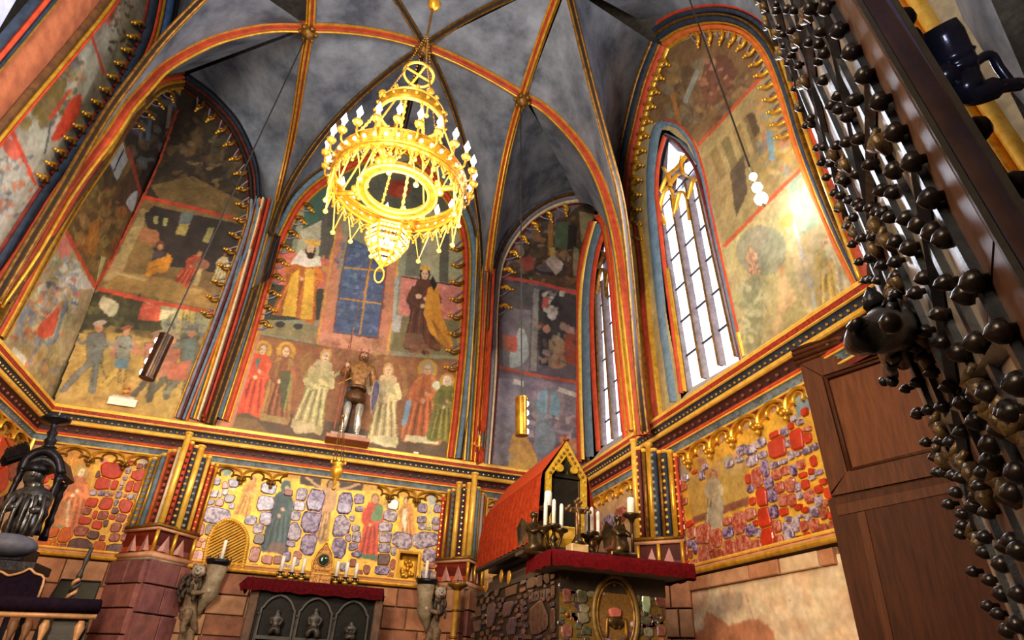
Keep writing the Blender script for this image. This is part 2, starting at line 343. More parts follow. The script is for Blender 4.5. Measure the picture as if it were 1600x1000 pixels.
rA_r = [(908, 317), (925, 321), (938, 334), (950, 352), (958, 390), (965, 450), (972, 540), (980, 620), (987, 690)]
wA_l = [(1018, 660), (1003, 520), (990, 400), (986, 330), (990, 260), (1003, 195), (1020, 130), (1042, 74)]
wA_r = [(1042, 74), (1070, 57), (1100, 49), (1130, 47), (1158, 54), (1182, 72), (1202, 102), (1222, 155), (1245, 230), (1275, 310), (1308, 385), (1340, 450)]
nA_r = [(-40, 440), (0, 385), (54, 302), (100, 238), (141, 184), (168, 146), (195, 99), (216, 54), (226, 15), (232, -20)]
def tro(P, plane, d, out):
    n = np.array(plane[0], float); Q = np.array([on(u, v, *plane) for u, v in offpx(P, d)]); n = n if n@(EYE-Q[0]) > 0 else -n; return Q+n*out
AR['c'] = (tro(cA_l, PLB, 23, .10), tro(cA_r, PLB, 23, .10)); AR['l'] = (tro(lA_l, PLL, 27, .10), tro(lA_r, PLB, 19, .10)); AR['r'] = (tro(rA_l, PLB, 19, .10), tro(rA_r, PLR, 0, .05)); AR['w'] = (tro(wA_l, PLR, 20, .12), tro(wA_r, PLR, 38, .10))
def web(a, b, nm='vault_web', n=26):
    a = np.array(a); b = np.array(b); a = a[a[:, 2] >= 6.6]; b = b[b[:, 2] >= 6.6]
    def rs(P):     # courses run level: matched by height more than by length
        d = np.r_[0, np.cumsum(np.linalg.norm(np.diff(P, axis=0), axis=1))]; z = np.abs(P[:, 2]-P[0, 2]); q = .3*d/d[-1]+.7*np.maximum.accumulate(z)/(z.max()+1e-9) if z.max() > 1 else d/d[-1]
        t = np.linspace(0, q[-1], n); return np.array([[np.interp(x, q, P[:, i]) for i in range(3)] for x in t])
    patch(rs(a), rs(b), PLAST, nm, CEIL)
def lift(P, d=.16): return np.array(P)+np.array([0, 0, d])
up = {k: v-down(v)*.17 for k, v in H.items()}
web(up['B1H'], AR['c'][0]); web(up['B2H'], AR['c'][1][::-1]); web(up['B1BL'], up['B1H']); web(up['B2H'], up['B2BR'])
web(up['L1BL'], AR['l'][0]); web(up['B1BL'], AR['l'][1][::-1]); web(up['B2BR'], AR['r'][0]); web(up['R1BR'], AR['r'][1][::-1])
web(up['R1BR'], up['R1NR']); web(up['R1NR'], AR['w'][0]); web(up['L1BL'], up['L1NL'])
web(up['BLH'], up['BLNL']); web(up['HBR'][::-1], up['BRNR']); web(up['HNL'], up['HNR']); web(up['NLF'][::-1], up['NRF'][::-1]); web(up['R2NR'], AR['w'][1][::-1])
ob('vault_web', [(-6, -2, 12.4), (6.6, -2, 12.4), (6.6, 5.2, 12.2), (2.4, 6.3, zN+.2), (.35, 4, 12.3), (-2, 6.3, zN+.2), (-6, 8.4, 12.2)], [[0, 1, 2, 3, 4, 5, 6]], PLAST, CEIL)
# second springing on the left wall and the plaster beyond the right shafts
lw = [np.array(v) for v in ((-6, 3, 12.3), (-6, 9.0, 12.2))]
nA3 = tro(nA_r, PLL, -38, .16); web(up['L1NL'][:len(up['L1NL'])], nA3)
fr = [sd(u, v, XR+.0) for u, v in ((1470, -60), (1505, 30), (1560, 118), (1640, 210))]; fr2 = [np.array(p)+np.array([-2.2, -1.2, 3.2]) for p in fr]
patch(resamp(fr, 10), resamp(fr2, 10), PLAST, 'vault_web', CEIL)
# painted stains on the plaster
def blot(px, plane, m, name, par, off=.012):
    n = np.array(plane[0], float); P = trace(px+px[:1], plane, 4)[:-1]; n = n if n@(EYE-P[0]) > 0 else -n
    return ob(name, P+n*off, [list(range(len(P)))], m, par)
# ---- wall arches: mouldings, from the opening outwards
def lerpx(P, s): return [(u, v) for u, v in P]
T1 = root('trim_3', (.2, 12, 8), kind='structure')
cAll = cA_l+cA_r[1:]; lAll = lA_l+lA_r[1:]
strips(T1, cAll, PLB, [(-1, 3, GOLD, .04), (4, 7, RED, .10), (10, 4, GOLD, .09), (16, 9, BLUE, .13), (22, 3, GOLDD, .14)], 'arch_moulding')
T2 = root('trim_4', (-4, 11, 8), kind='structure')
strips(T2, lA_r[7:], PLB, [(-1, 3, GOLD, .05), (4, 6, GREY, .09), (9, 3, REDD, .10), (14, 6, BLUE, .12), (19, 4, ORANGE, .12)], 'arch_moulding')
strips(T2, lA_r[:8], PLB, [(-1, 3, REDD, .05), (4, 6, BLACK, .09), (10, 5, mat('sooty red', '#6a2c1c', '#3c1812', .6), .10), (15, 6, BLUED, .13), (19, 3, BLACK, .14)], 'arch_moulding')
strips(T2, lA_l, PLL, [(0, 5, GOLD, .05), (5, 5, GOLDD, .08), (11, 6, GOLD, .1), (18, 7, RED, .11), (25, 5, GOLDD, .12)], 'arch_moulding')
T3 = root('trim_5', (4, 12, 8), kind='structure')
strips(T3, rA_l, PLB, [(-1, 3, REDD, .04), (3, 4, WHITEP, .08), (8, 6, GREY, .10), (13, 3, GOLDD, .11), (17, 6, mat('violet grey paint', '#5c5a68', '#44404c', .7), .13)], 'arch_moulding')
strips(T3, rA_r[2:], PLR, [(0, 5, GOLD, .06), (-6, 7, RED, .09)], 'arch_moulding')
T4 = root('trim_6', (5, 6.3, 8), kind='structure')
strips(T4, wA_l, PLR, [(-2, 4, GOLD, .06), (4, 6, RED, .10), (9, 3, GOLDD, .10), (14, 8, BLUED, .14), (19, 3, GOLDD, .15)], 'arch_moulding')
strips(T4, wA_r, PLR, [(-2, 4, GOLD, .05), (4, 8, ORANGE, .10), (10, 4, GOLD, .10), (16, 9, BLUED, .14), (22, 5, GOLDD, .15), (30, 9, BLUED, .12), (38, 8, RED, .1), (45, 6, GOLDD, .12)], 'arch_moulding')
T5 = root('trim_7', (-4.8, 8, 7), kind='structure')
strips(T5, nA_r, PLL, [(-2, 4, REDD, .04), (-8, 12, BLUED, .10), (-16, 6, RED, .10), (-22, 6, GOLD, .10), (-31, 12, mat('strong blue paint', '#3e5f94', '#2c4470', .6), .14), (-42, 10, BLACK, .10), (-52, 6, BROWN, .12)], 'arch_moulding')
# ---- shafts of the bundles beside the arches (base to springing)
T6 = root('trim_8', (0, 12, 5), kind='structure')
b1 = [(318, 660), (352, 560), (381, 460), (403, 375), (424, 300)]
strips(T6, [(318, 661), (349, 565), (376, 478), (402, 385), (420, 315)], PLB, [(20, 4, BLUE, .10), (15, 5, GOLD, .10), (9, 5, WHITEP, .12), (4, 4, REDD, .12), (-1, 6, RED, .15), (-7, 5, BLUE, .14), (-12, 5, GOLD, .15), (-17, 5, BLUED, .13)], 'shaft')
strips(T6, [(735, 722), (742, 620), (748, 530), (752, 440), (756, 360)], PLB, [(11, 5, GOLDL, .13), (6, 4, BLUE, .12), (1, 4, GOLD, .13), (-4, 5, RED, .15), (-10, 6, WHITEP, .15), (-15, 4, BLUE, .12)], 'shaft')
strips(T6, [(1006, 672), (996, 590), (986, 500), (979, 420), (970, 350)], PLR, [(22, 6, GOLD, .08), (16, 6, RED, .12), (10, 5, GOLDL, .14), (4, 6, GOLD, .18), (-2, 5, GREY, .16), (-7, 4, GOLDL, .18), (-13, 6, BLUE, .15), (-19, 6, GOLD, .14), (-25, 6, RED, .10), (-31, 4, GOLD, .08)], 'shaft')
strips(T6, [(1338, 455), (1304, 380), (1271, 305), (1240, 225), (1214, 140), (1195, 70), (1170, 10), (1140, -40)], PLR, [(-34, 9, GOLDD, .16), (-44, 8, REDD, .15)], 'shaft')
# the shafts and red band at the far left, and those seen past the studded door
strips(T5, [(-120, 288), (-40, 190), (0, 142), (60, 72), (120, 0), (150, -40)], PLL, [(0, 58, mat('salmon paint', '#c9764e', '#a85c3c', .7, 0, 5), .05), (-34, 10, BROWN, .07), (-42, 5, GOLD, .08), (-47, 6, RED, .08), (32, 5, GOLD, .10), (38, 8, BLUED, .12), (46, 8, RED, .12), (54, 8, BLUED, .10)], 'shaft')
ob('window_glass', [on(u, v, (1, 0, 0), XL-.02) for u, v in ((-140, 130), (-60, -60), (60, -60), (-10, 60), (-60, 110))], [[0, 1, 2, 3, 4]], mat('pale lavender pane', '#c8c8e6', '#aab0d8', .4, 0, 3, 0, .5), T5)
strips(T6, [(1400, -60), (1440, 5), (1482, 70), (1540, 152), (1600, 240), (1660, 330)], PLR, [(-4, 26, GOLDL, .10), (-24, 10, GOLD, .14), (-36, 14, REDD, .12), (-47, 6, WHITEP, .14), (-56, 12, BROWN, .16)], 'shaft')

for q_ in ([(268, 658), (362, 672), (408, 520), (448, 330), (396, 330), (345, 470)], [(696, 724), (768, 736), (786, 400), (760, 300), (728, 330), (722, 520)]):
    ob('shaft_backing', [on(u, v, (0, 1, 0), YB-.01) for u, v in q_], [list(range(len(q_)))], PINK, T6)
ob('shaft_backing', [on(u, v, (1, 0, 0), XR-.01) for u, v in ((984, 690), (1024, 660), (1010, 540), (986, 330), (952, 340), (968, 480))], [list(range(6))], PINK, T6)
STAIN = mat('damp stain', '#2c3038', '#454850', .9, 0, 4, .2)
blot([(782, 318), (796, 312), (800, 335), (792, 362), (778, 384), (770, 372), (775, 345)], (PLB[0], YB-.20), STAIN, 'stain', CEIL)
# ================================================================== PAINTED WALLS
def smooth2(a):
    return (a+np.roll(a, 1, 0)+np.roll(a, -1, 0)+np.roll(a, 1, 1)+np.roll(a, -1, 1))/5
def vnoise(h, w_, n):
    g = rng.random((max(2, h//n+3), max(2, w_//n+3))); y = np.arange(h)/n; x = np.arange(w_)/n
    yi = y.astype(int); xi = x.astype(int); fy = (y-yi)[:, None]; fx = (x-xi)[None, :]; fy = fy*fy*(3-2*fy); fx = fx*fx*(3-2*fx)
    a = g[np.ix_(yi, xi)]; b = g[np.ix_(yi, xi+1)]; c = g[np.ix_(yi+1, xi)]; d = g[np.ix_(yi+1, xi+1)]
    return a*(1-fx)*(1-fy)+b*fx*(1-fy)+c*(1-fx)*fy+d*fx*fy
def rgb(c): return np.array(lin(c) if isinstance(c, str) else c)
class Wallpaint:   # colours laid on a fine grid of one wall plane, kept as a colour attribute of the wall's own surface
    def __init__(s, plane, outline, res, base):
        s.pl = plane; s.back = plane[0][1] == 1; s.outl = np.array([s.q(u, v) for u, v in outline])
        s.a0, s.z0 = s.outl.min(0); s.a1, s.z1 = s.outl.max(0); s.res = res
        s.w = int((s.a1-s.a0)/res)+2; s.h = int((s.z1-s.z0)/res)+2
        s.A, s.Z = np.meshgrid(s.a0+np.arange(s.w)*res, s.z0+np.arange(s.h)*res)
        s.C = np.ones((s.h, s.w, 3))*rgb(base)
    def q(s, u, v):
        p = on(u, v, *s.pl); return (p[0] if s.back else p[1], p[2])
    def px(s, u, v): p = on(u, v, *s.pl); return px_size(p)
    def inside(s, P):
        x, y = s.A, s.Z; r = np.zeros(x.shape, bool); n = len(P)
        lo = P.min(0); hi = P.max(0)
        j0 = max(0, int((lo[0]-s.a0)/s.res)-1); j1 = min(s.w, int((hi[0]-s.a0)/s.res)+2); i0 = max(0, int((lo[1]-s.z0)/s.res)-1); i1 = min(s.h, int((hi[1]-s.z0)/s.res)+2)
        if j1 <= j0 or i1 <= i0: return None
        X = x[i0:i1, j0:j1]; Y = y[i0:i1, j0:j1]; m = np.zeros(X.shape, bool)
        for k in range(n):
            xa, ya = P[k]; xb, yb = P[(k+1) % n]
            if ya == yb: continue
            c = ((ya > Y) != (yb > Y)) & (X < (xb-xa)*(Y-ya)/(yb-ya)+xa); m ^= c
        return (slice(i0, i1), slice(j0, j1)), m
    def fill(s, P, col, op=1.0, var=.12):
        r = s.inside(np.array(P, float))
        if r is None: return
        sl, m = r; c = rgb(col); t = s.C[sl]; k = (1-var/2+var*rng.random())
        t[m] = t[m]*(1-op)+np.clip(c*k, 0, 1)*op
    def poly(s, px, col, op=1.0, curve=False, var=.1):
        if curve: px = cat(list(px)+[px[0]], 4)[:-1]
        s.fill([s.q(u, v) for u, v in px], col, op, var)
    def ell(s, u, v, rx, ry, col, op=1.0, rot=0):
        c, t = math.cos(rot), math.sin(rot); s.poly([(u+rx*math.cos(a)*c-ry*math.sin(a)*t, v+rx*math.cos(a)*t+ry*math.sin(a)*c) for a in np.linspace(0, 2*PI, 18)[:-1]], col, op)
    def line(s, px, wd, col, op=1.0, curve=False):
        P = np.array(cat(px, 4) if curve and len(px) > 2 else px, float); T = np.gradient(P, axis=0); T /= np.linalg.norm(T, axis=1)[:, None]+1e-9; N = np.c_[-T[:, 1], T[:, 0]]*wd/2
        s.poly(np.vstack([P+N, (P-N)[::-1]]), col, op)
    def noise(s, amt, sizes=(40, 14, 5), tint=.0):
        f = np.zeros((s.h, s.w))
        for k, n in enumerate(sizes): f += (vnoise(s.h, s.w, n)-.5)*(1-.2*k)
        s.C *= np.clip(1+amt*f, .2, 2.2)[..., None]
        if tint: s.C *= 1+tint*(np.stack([vnoise(s.h, s.w, 20) for _ in range(3)], -1)-.5)
    def dabs(s, box_, n, cols, size=(3, 9), op=.8):
        u0, v0, u1, v1 = box_
        for _ in range(n):
            u, v = u0+(u1-u0)*rng.random(), v0+(v1-v0)*rng.random(); r = size[0]+(size[1]-size[0])*rng.random()
            a = rng.random()*PI; s.ell(u, v, r, r*(.3+.5*rng.random()), cols[int(rng.integers(len(cols)))], op, a)
    def person(s, foot, head, robe, skin='#c89a74', hair='#6a4426', cloak=None, halo=None, wide=.15, crown=None, arms=1, hem=None, under=None, train=0):
        f = np.array(foot, float); h = np.array(head, float); a = h-f; L = np.linalg.norm(a); n = np.array([-a[1], a[0]])/L*1.0
        if n[0] < 0: n = -n
        def T(x, y): return tuple(f+a*y+n*x*L)
        dk = rgb(robe)*.38; lt = np.clip(rgb(robe)*1.6, 0, 1)
        w_ = wide
        if halo: s.poly([T(.135*math.cos(t), 1+.135*math.sin(t)) for t in np.linspace(0, 2*PI, 20)[:-1]], halo); 
        s.poly([T(.075*math.cos(t), 1.0+.10*math.sin(t)) for t in np.linspace(0, 2*PI, 14)[:-1]], hair)
        s.poly([T(-.09, .93), T(.09, .93), T(.13, .84), T(w_*.8, .62), T(w_*.75, .45), T(w_*1.05+train, .02), T(w_*.6, -.01), T(0, .02), T(-w_*.7, -.01), T(-w_*1.05, .03), T(-w_*.75, .45), T(-w_*.8, .62), T(-.13, .84)], robe, curve=True)
        if cloak: 
            for sg in (-1, 1): s.poly([T(sg*.05, .92), T(sg*.14, .84), T(sg*w_*1.0, .5), T(sg*w_*1.25, .05), T(sg*w_*.8, .04), T(sg*w_*.5, .5)], cloak, curve=True)
        for sg in (-1, 1): s.line([T(sg*.13, .84), T(sg*w_*.78, .6), T(sg*w_*.72, .45), T(sg*w_*1.0, .03)], .012*L, dk, .8, True)
        if under: s.poly([T(-.03, .7), T(.05, .7), T(.08, .03), T(-.06, .03)], under)
        s.poly([T(-.12, .84), T(-.02, .84), T(-w_*.1, .45), T(-w_*.25, .02), T(-w_*1.0, .03), T(-w_*.75, .45), T(-w_*.8, .62)], dk, .38, True)
        for k in range(7):
            x = (-.84+.28*k)*w_; s.line([T(x*.55, .62-.05*(k % 2)), T(x*.8, .35), T(x*1.05, .04)], .026*L, dk if k % 2 else lt, .8, True)
        if hem: s.poly([T(-w_*1.0, .09), T(w_*1.0, .09), T(w_*1.05, .0), T(-w_*1.05, .0)], hem)
        if arms:
            for sg in (-1, 1):
                s.line([T(sg*.12, .82), T(sg*w_*.85, .63), T(sg*.03, .60+.05*sg)], .075*L, lt if sg > 0 else robe, 1, True); s.line([T(sg*w_*.85, .60), T(sg*.03, .565+.05*sg)], .012*L, dk, .8)
                s.poly([T(sg*.02+.03*math.cos(t), .62+.05*sg+.03*math.sin(t)) for t in np.linspace(0, 6, 9)], skin)
        s.poly([T(.048*math.cos(t), .99+.072*math.sin(t)) for t in np.linspace(0, 2*PI, 12)[:-1]], skin)
        for sg in (-1, 1): s.line([T(sg*.018-.01, 1.0), T(sg*.018+.012, 1.0)], .014*L, '#3a2418', .8)
        s.line([T(-.012, .955), T(.016, .955)], .012*L, '#8a4434', .8); s.line([T(.0, 1.0), T(.004, .975)], .01*L, '#a87450', .8)
        if crown:
            s.poly([T(-.06, 1.05), T(-.07, 1.12), T(-.03, 1.08), T(0, 1.14), T(.03, 1.08), T(.07, 1.12), T(.06, 1.05)], crown)
        return T
    def build(s, name, par, m, inset=.0, solid=None, warp=.55):
        dy = (vnoise(s.h, s.w, 5)-.5)*2*warp+(rng.random((s.h, s.w))-.5)*.9; dx = (vnoise(s.h, s.w, 5)-.5)*2*warp+(rng.random((s.h, s.w))-.5)*.9
        ii0, jj0 = np.indices((s.h, s.w)); s.C = s.C[np.clip((ii0+dy).round().astype(int), 0, s.h-1), np.clip((jj0+dx).round().astype(int), 0, s.w-1)]*(1+.34*(vnoise(s.h, s.w, 2)[..., None]-.5))
        s.C = np.clip(smooth2(s.C)*.6+s.C*.4, 0, 1)
        keep = np.zeros((s.h, s.w), bool); sl, mk = s.inside(s.outl); keep[sl] = mk
        g = keep.copy(); g[1:] |= keep[:-1]; g[:-1] |= keep[1:]; g[:, 1:] |= keep[:, :-1]; g[:, :-1] |= keep[:, 1:]
        if solid is not None:
            for P in solid:
                sl, mk = s.inside(np.array([s.q(u, v) for u, v in P])); t = g[sl]; t[mk] = False
        idx = -np.ones((s.h, s.w), int); idx[g] = np.arange(g.sum())
        q = g[:-1, :-1] & g[1:, :-1] & g[:-1, 1:] & g[1:, 1:]; ii, jj = np.nonzero(q)
        F = np.c_[idx[ii, jj], idx[ii, jj+1], idx[ii+1, jj+1], idx[ii+1, jj]]
        c = s.pl[1]; A = s.A[g]; Z = s.Z[g]; K = np.full(A.shape, c-inset if (s.back or c > 0) else c+inset)
        V = np.c_[A, K, Z] if s.back else np.c_[K, A, Z]
        me = bpy.data.meshes.new(name); me.vertices.add(len(V)); me.vertices.foreach_set('co', V.ravel()); n = len(F)
        me.loops.add(4*n); me.loops.foreach_set('vertex_index', F.ravel().astype(np.int32)); me.polygons.add(n); me.polygons.foreach_set('loop_start', np.arange(n, dtype=np.int32)*4)
        at = me.color_attributes.new('paint', 'FLOAT_COLOR', 'POINT'); at.data.foreach_set('color', np.c_[s.C[g], np.ones(len(V))].ravel().astype(np.float32))
        me.materials.append(m); me.update(); me.validate()
        o = bpy.data.objects.new(name, me); COL.objects.link(o)
        if par is not None: o.parent = par; o.matrix_parent_inverse = Matrix.Translation(-Vector(par.location))
        return o
FRES = painted('fresco plaster', .62, 0, .2, 45); GILTW = painted('painted gilt plaster', .42, .25, .35, 30)
UB = root('wall_back_upper', (0, YB, 8), kind='structure'); UL = root('wall_left_upper', (XL, 9, 7), kind='structure'); UR = root('wall_right_upper', (XR, 6, 7), kind='structure')
FLESH = '#d2a988'
# ---- centre fresco: king, queen, painted tabernacle window, angels and saints
f = Wallpaint(PLB, [(353, 668)]+cAll[1:-1]+[(697, 724)], .0135, '#8a6a40')
f.poly([(470, 330), (620, 220), (725, 360), (730, 560), (390, 560), (420, 430)], '#8d8a72')
f.poly([(520, 300), (545, 250), (700, 262), (722, 330), (722, 440), (700, 440), (560, 330)], '#55584a')
f.poly([(478, 300), (520, 275), (512, 370), (470, 390)], '#3e5a4c'); f.poly([(470, 360), (512, 340), (508, 420), (462, 395)], '#a8a48a')
f.poly([(505, 320), (530, 300), (520, 410), (498, 400)], '#58564e'); f.poly([(455, 330), (470, 325), (455, 390), (443, 385)], '#4a4a46')
f.ell(622, 295, 20, 14, '#8a3620'); f.ell(628, 300, 10, 10, '#a8442a'); f.poly([(575, 262), (640, 250), (690, 290), (640, 280)], '#6a5a48')
f.poly([(428, 388), (524, 408), (512, 452), (418, 443)], '#c26a58'); f.dabs((424, 395, 520, 446), 46, ['#d8897a', '#b05848'], (2, 4), .7)
f.poly([(418, 443), (512, 452), (505, 500), (402, 500)], '#3c3c2e'); f.poly([(398, 498), (505, 510), (497, 533), (392, 520)], '#8f8158')
# king
f.person((458, 497), (485, 391), '#b5682c', FLESH, '#2e2018', None, None, .30, '#c89a34', 1)
f.poly([(440, 493), (455, 430), (468, 420), (462, 495)], '#d9a63a'); f.poly([(470, 497), (478, 420), (492, 420), (487, 500)], '#d9a63a')
f.poly([(452, 414), (470, 390), (488, 402), (500, 400), (503, 415), (480, 418), (462, 412)], '#cfc6b4'); f.ell(485, 389, 6, 8, FLESH); f.poly([(477, 394), (493, 396), (488, 405), (481, 404)], '#3c2418')
f.ell(508, 420, 6, 5, '#c08a4a'); f.ell(438, 507, 8, 5, '#3a3230'); f.ell(466, 510, 8, 5, '#3a3230'); f.poly([(474, 372), (476, 380), (500, 384), (502, 374), (495, 379), (489, 372), (483, 378)], '#d0a040')
# painted tabernacle: salmon frame, blue leaded panes, gilt bars
f.poly([(531, 340), (536, 372), (520, 520), (494, 530), (515, 400)], '#b87858'); f.poly([(602, 410), (622, 412), (617, 480), (608, 552), (586, 530), (592, 470)], '#b87858')
f.poly([(503, 518), (594, 530), (612, 548), (604, 556), (498, 546), (494, 530)], '#bb8264'); f.line([(528, 340), (514, 430), (496, 538)], 2.2, '#c8983c'); f.line([(622, 400), (617, 480), (604, 553)], 2.4, '#d0a040')
f.poly([(545, 370), (606, 400), (598, 470), (590, 530), (521, 519), (532, 440)], '#4d5a78'); f.dabs((525, 380, 603, 526), 150, ['#65728e', '#3a4660', '#55648c', '#707c92'], (2, 6), .6)
for k in range(9): f.line([(546-k*3, 385+k*16), (604-k*1.6, 395+k*16)], 1.0, '#323c54', .7)
f.line([(583, 385), (572, 450), (562, 522)], 3.2, '#b8863a'); f.line([(537, 418), (604, 424)], 2.6, '#b8863a'); f.line([(532, 466), (598, 475)], 2.6, '#b8863a'); f.line([(545, 370), (532, 440), (521, 519), (590, 529)], 2, '#7a3a28'); f.line([(606, 400), (598, 470), (590, 530)], 2, '#7a3a28')
# queen
f.poly([(628, 430), (724, 447), (719, 500), (622, 492)], '#c87c6c'); f.dabs((632, 440, 720, 495), 60, ['#e09a88', '#b86454'], (2, 5), .6); f.line([(628, 432), (724, 448)], 2.2, '#3c3026')
f.poly([(655, 330), (700, 330), (724, 380), (724, 445), (680, 440), (655, 430)], '#a09c7c'); f.poly([(688, 340), (703, 350), (700, 442), (686, 440)], '#5a584e'); f.poly([(640, 360), (660, 360), (655, 432), (632, 430)], '#6c6a5c')
f.poly([(620, 494), (719, 500), (712, 557), (610, 548)], '#7b7048'); f.poly([(617, 432), (624, 434), (618, 492), (628, 494), (624, 520), (612, 518)], '#a8a49c')
f.person((660, 545), (664, 428), '#5c3420', FLESH, '#1e1612', None, None, .24, '#c89a34', 1); f.poly([(668, 450), (684, 445), (690, 490), (712, 548), (700, 548), (672, 520), (662, 490)], '#c98a2c')
for k in range(5): f.line([(676, 500), (690+k*4, 546)], 1.3, '#8a5418', .8)
f.poly([(676, 430), (683, 445), (678, 455), (672, 440)], '#1e1612'); f.poly([(634, 520), (660, 522), (665, 548), (628, 542)], '#6c4a34'); f.ell(646, 547, 7, 4, '#2e2620'); f.ell(664, 551, 7, 4, '#2e2620'); f.ell(654, 463, 5, 4, FLESH)
# lower band
f.poly([(392, 520), (505, 540), (604, 556), (718, 563), (708, 640), (697, 724), (353, 668), (370, 600)], '#8c5a36')
f.poly([(380, 640), (480, 650), (600, 678), (700, 690), (697, 724), (353, 668)], '#5e4a38'); f.poly([(357, 650), (400, 655), (420, 676), (353, 668)], '#7a5c3c'); f.dabs((395, 530, 700, 640), 160, ['#9c6038', '#7c4c30', '#a06a44', '#865436'], (4, 12), .4)
f.dabs((530, 545, 620, 590), 20, ['#4a3428', '#8a6434', '#a88444'], (3, 8), .6)
HALO = '#c09038'
f.person((388, 648), (411, 546), '#cf4f30', '#d8b08c', '#a8743c', None, HALO, .21); f.poly([(362, 650), (372, 610), (384, 600), (382, 640)], '#d85434'); f.poly([(400, 562), (408, 560), (400, 580)], '#4c7468')
f.person((428, 660), (447, 549), '#8c5434', '#d8b48e', '#9a6c3c', '#a07844', HALO, .17, hem='#9c8050'); f.poly([(438, 580), (455, 578), (447, 640), (438, 636)], '#565234'); f.line([(456, 585), (444, 645)], 3, '#8c8a4c')
f.person((478, 672), (509, 556), '#b0a070', '#d8b890', '#b8924c', None, None, .20, hem='#a89a70'); f.line([(503, 578), (520, 590), (532, 580)], 5, '#b5a878'); f.poly([(470, 560), (488, 545), (480, 590), (470, 590)], '#8c6a34', .8); f.poly([(456, 668), (490, 660), (495, 675), (462, 678)], '#bcae84')
f.person((598, 692), (607, 578), '#c0ab7c', '#d6b48c', '#bc9450', None, None, .20, hem='#c8b88c'); f.line([(590, 600), (578, 615), (574, 580)], 7, '#c8b488', 1, True); f.poly([(622, 568), (634, 575), (638, 612), (628, 625), (630, 590)], '#94703a', .8); f.poly([(575, 688), (600, 680), (621, 700), (600, 698)], '#d0c49c')
f.person((658, 692), (668, 577), '#b06438', '#c89a78', '#8c8c84', '#c07848', '#b58a3a', .22, hem='#d0c4a0'); f.poly([(635, 625), (645, 627), (636, 668), (627, 664)], '#7c9cb0'); f.line([(650, 600), (640, 650), (628, 690)], 3, '#a45a38'); f.ell(682, 602, 6, 7, '#d8ccb4')
f.person((690, 690), (699, 596), '#7f7836', '#d4b494', '#cfc6b4', '#6c6c34', '#b88c38', .20)
f.line([(392, 521), (500, 540)], 2.5, '#6c5a34'); f.line([(606, 556), (719, 564)], 2.5, '#7c6038'); f.line([(357, 662), (398, 530), (421, 449)], 3, '#3c2a1c'); f.line([(699, 716), (712, 604), (720, 520)], 3, '#4a2c18')
f.noise(.30, (36, 12, 4), .12); f.build('fresco', UB, FRES)
# ---- left corner bay, back wall: battle below, hall above, dark scene on top
f = Wallpaint(PLB, [(80, 640), (118, 540), (149, 449), (176, 403), (222, 309), (248, 252), (275, 175), (284, 137)]+lA_r[1:-1]+[(272, 660)], .0165, '#b0904c')
f.poly([(222, 309), (395, 350), (395, 250), (330, 150), (280, 130), (250, 250)], '#33291d'); f.dabs((235, 180, 390, 300), 150, ['#241e18', '#4a3a24', '#3a3020', '#5c4a2c', '#2c2620'], (4, 14), .6)
f.poly([(235, 290), (300, 275), (390, 320), (385, 345), (250, 312)], '#6a5430'); f.dabs((280, 215, 380, 260), 30, ['#6c5c40', '#4c4434'], (4, 10), .5); f.dabs((300, 255, 370, 290), 14, ['#7a6440', '#5c5038', '#3c3c34'], (3, 7), .7)
f.poly([(149, 449), (222, 309), (385, 345), (345, 490)], '#7c6238'); f.poly([(160, 440), (222, 325), (235, 330), (185, 440)], '#a08858'); f.poly([(225, 335), (240, 322), (384, 352), (358, 430), (300, 420), (245, 415)], '#332a24')
for u, v in ((244, 343), (259, 346)): f.poly([(u-3, v-6), (u+4, v-5), (u+1, v+7), (u-5, v+6)], '#9c9458')
f.poly([(283, 333), (304, 330), (296, 350), (279, 350)], '#5c6460'); f.poly([(279, 350), (297, 350), (290, 368), (274, 366)], '#9c8c4c'); f.poly([(326, 355), (335, 356), (326, 380), (316, 377)], '#8c8450')
f.poly([(222, 356), (247, 360), (250, 385), (228, 385), (215, 372)], '#9a6440'); f.poly([(215, 372), (232, 385), (230, 420), (195, 430), (200, 400)], '#8a6a3c')
f.poly([(160, 448), (190, 425), (300, 440), (345, 470), (335, 485)], '#9a7840'); f.line([(180, 426), (228, 438)], 4, '#a89464')
def seat_fig(u, v, c1, c2): 
    f.ell(u, v-26, 7, 8, '#6a3c28'); f.ell(u, v-24, 4, 5, '#b8845c'); f.poly([(u-10, v-18), (u+8, v-16), (u+9, v+2), (u-12, v+2)], c1, 1, True); f.poly([(u-18, v), (u+16, v-10), (u+12, v+12), (u-8, v+18), (u-22, v+22)], c2, 1, True); f.line([(u-14, v+8), (u+8, v+4)], 2, '#8a5418', .7)
seat_fig(250, 410, '#4a3c3c', '#bd7f28'); f.poly([(262, 395), (267, 400), (262, 420), (256, 415)], '#c8842c')
f.person((283, 444), (312, 397), '#a4482c', '#b8805c', '#7c5a34', None, None, .22); f.ell(314, 414, 13, 9, '#8a5c40'); f.poly([(309, 420), (316, 420), (310, 448), (302, 446)], '#b09864'); f.ell(303, 455, 12, 5, '#a8884c'); f.person((340, 444), (352, 398), '#b4a474', '#8a5c44', '#3c2a20', None, None, .22, hem='#6c3c2c')
f.poly([(149, 452), (345, 492), (325, 530), (130, 505)], '#9c9a72'); f.poly([(110, 480), (155, 455), (215, 468), (248, 490), (248, 530), (190, 520), (120, 520)], '#3e3a22', 1, True); f.dabs((112, 462, 245, 515), 70, ['#4c4624', '#2e2c1c', '#6a6234', '#565030'], (4, 10), .7); f.poly([(160, 462), (185, 475), (175, 495), (155, 478)], '#b8b08c', 1, True)
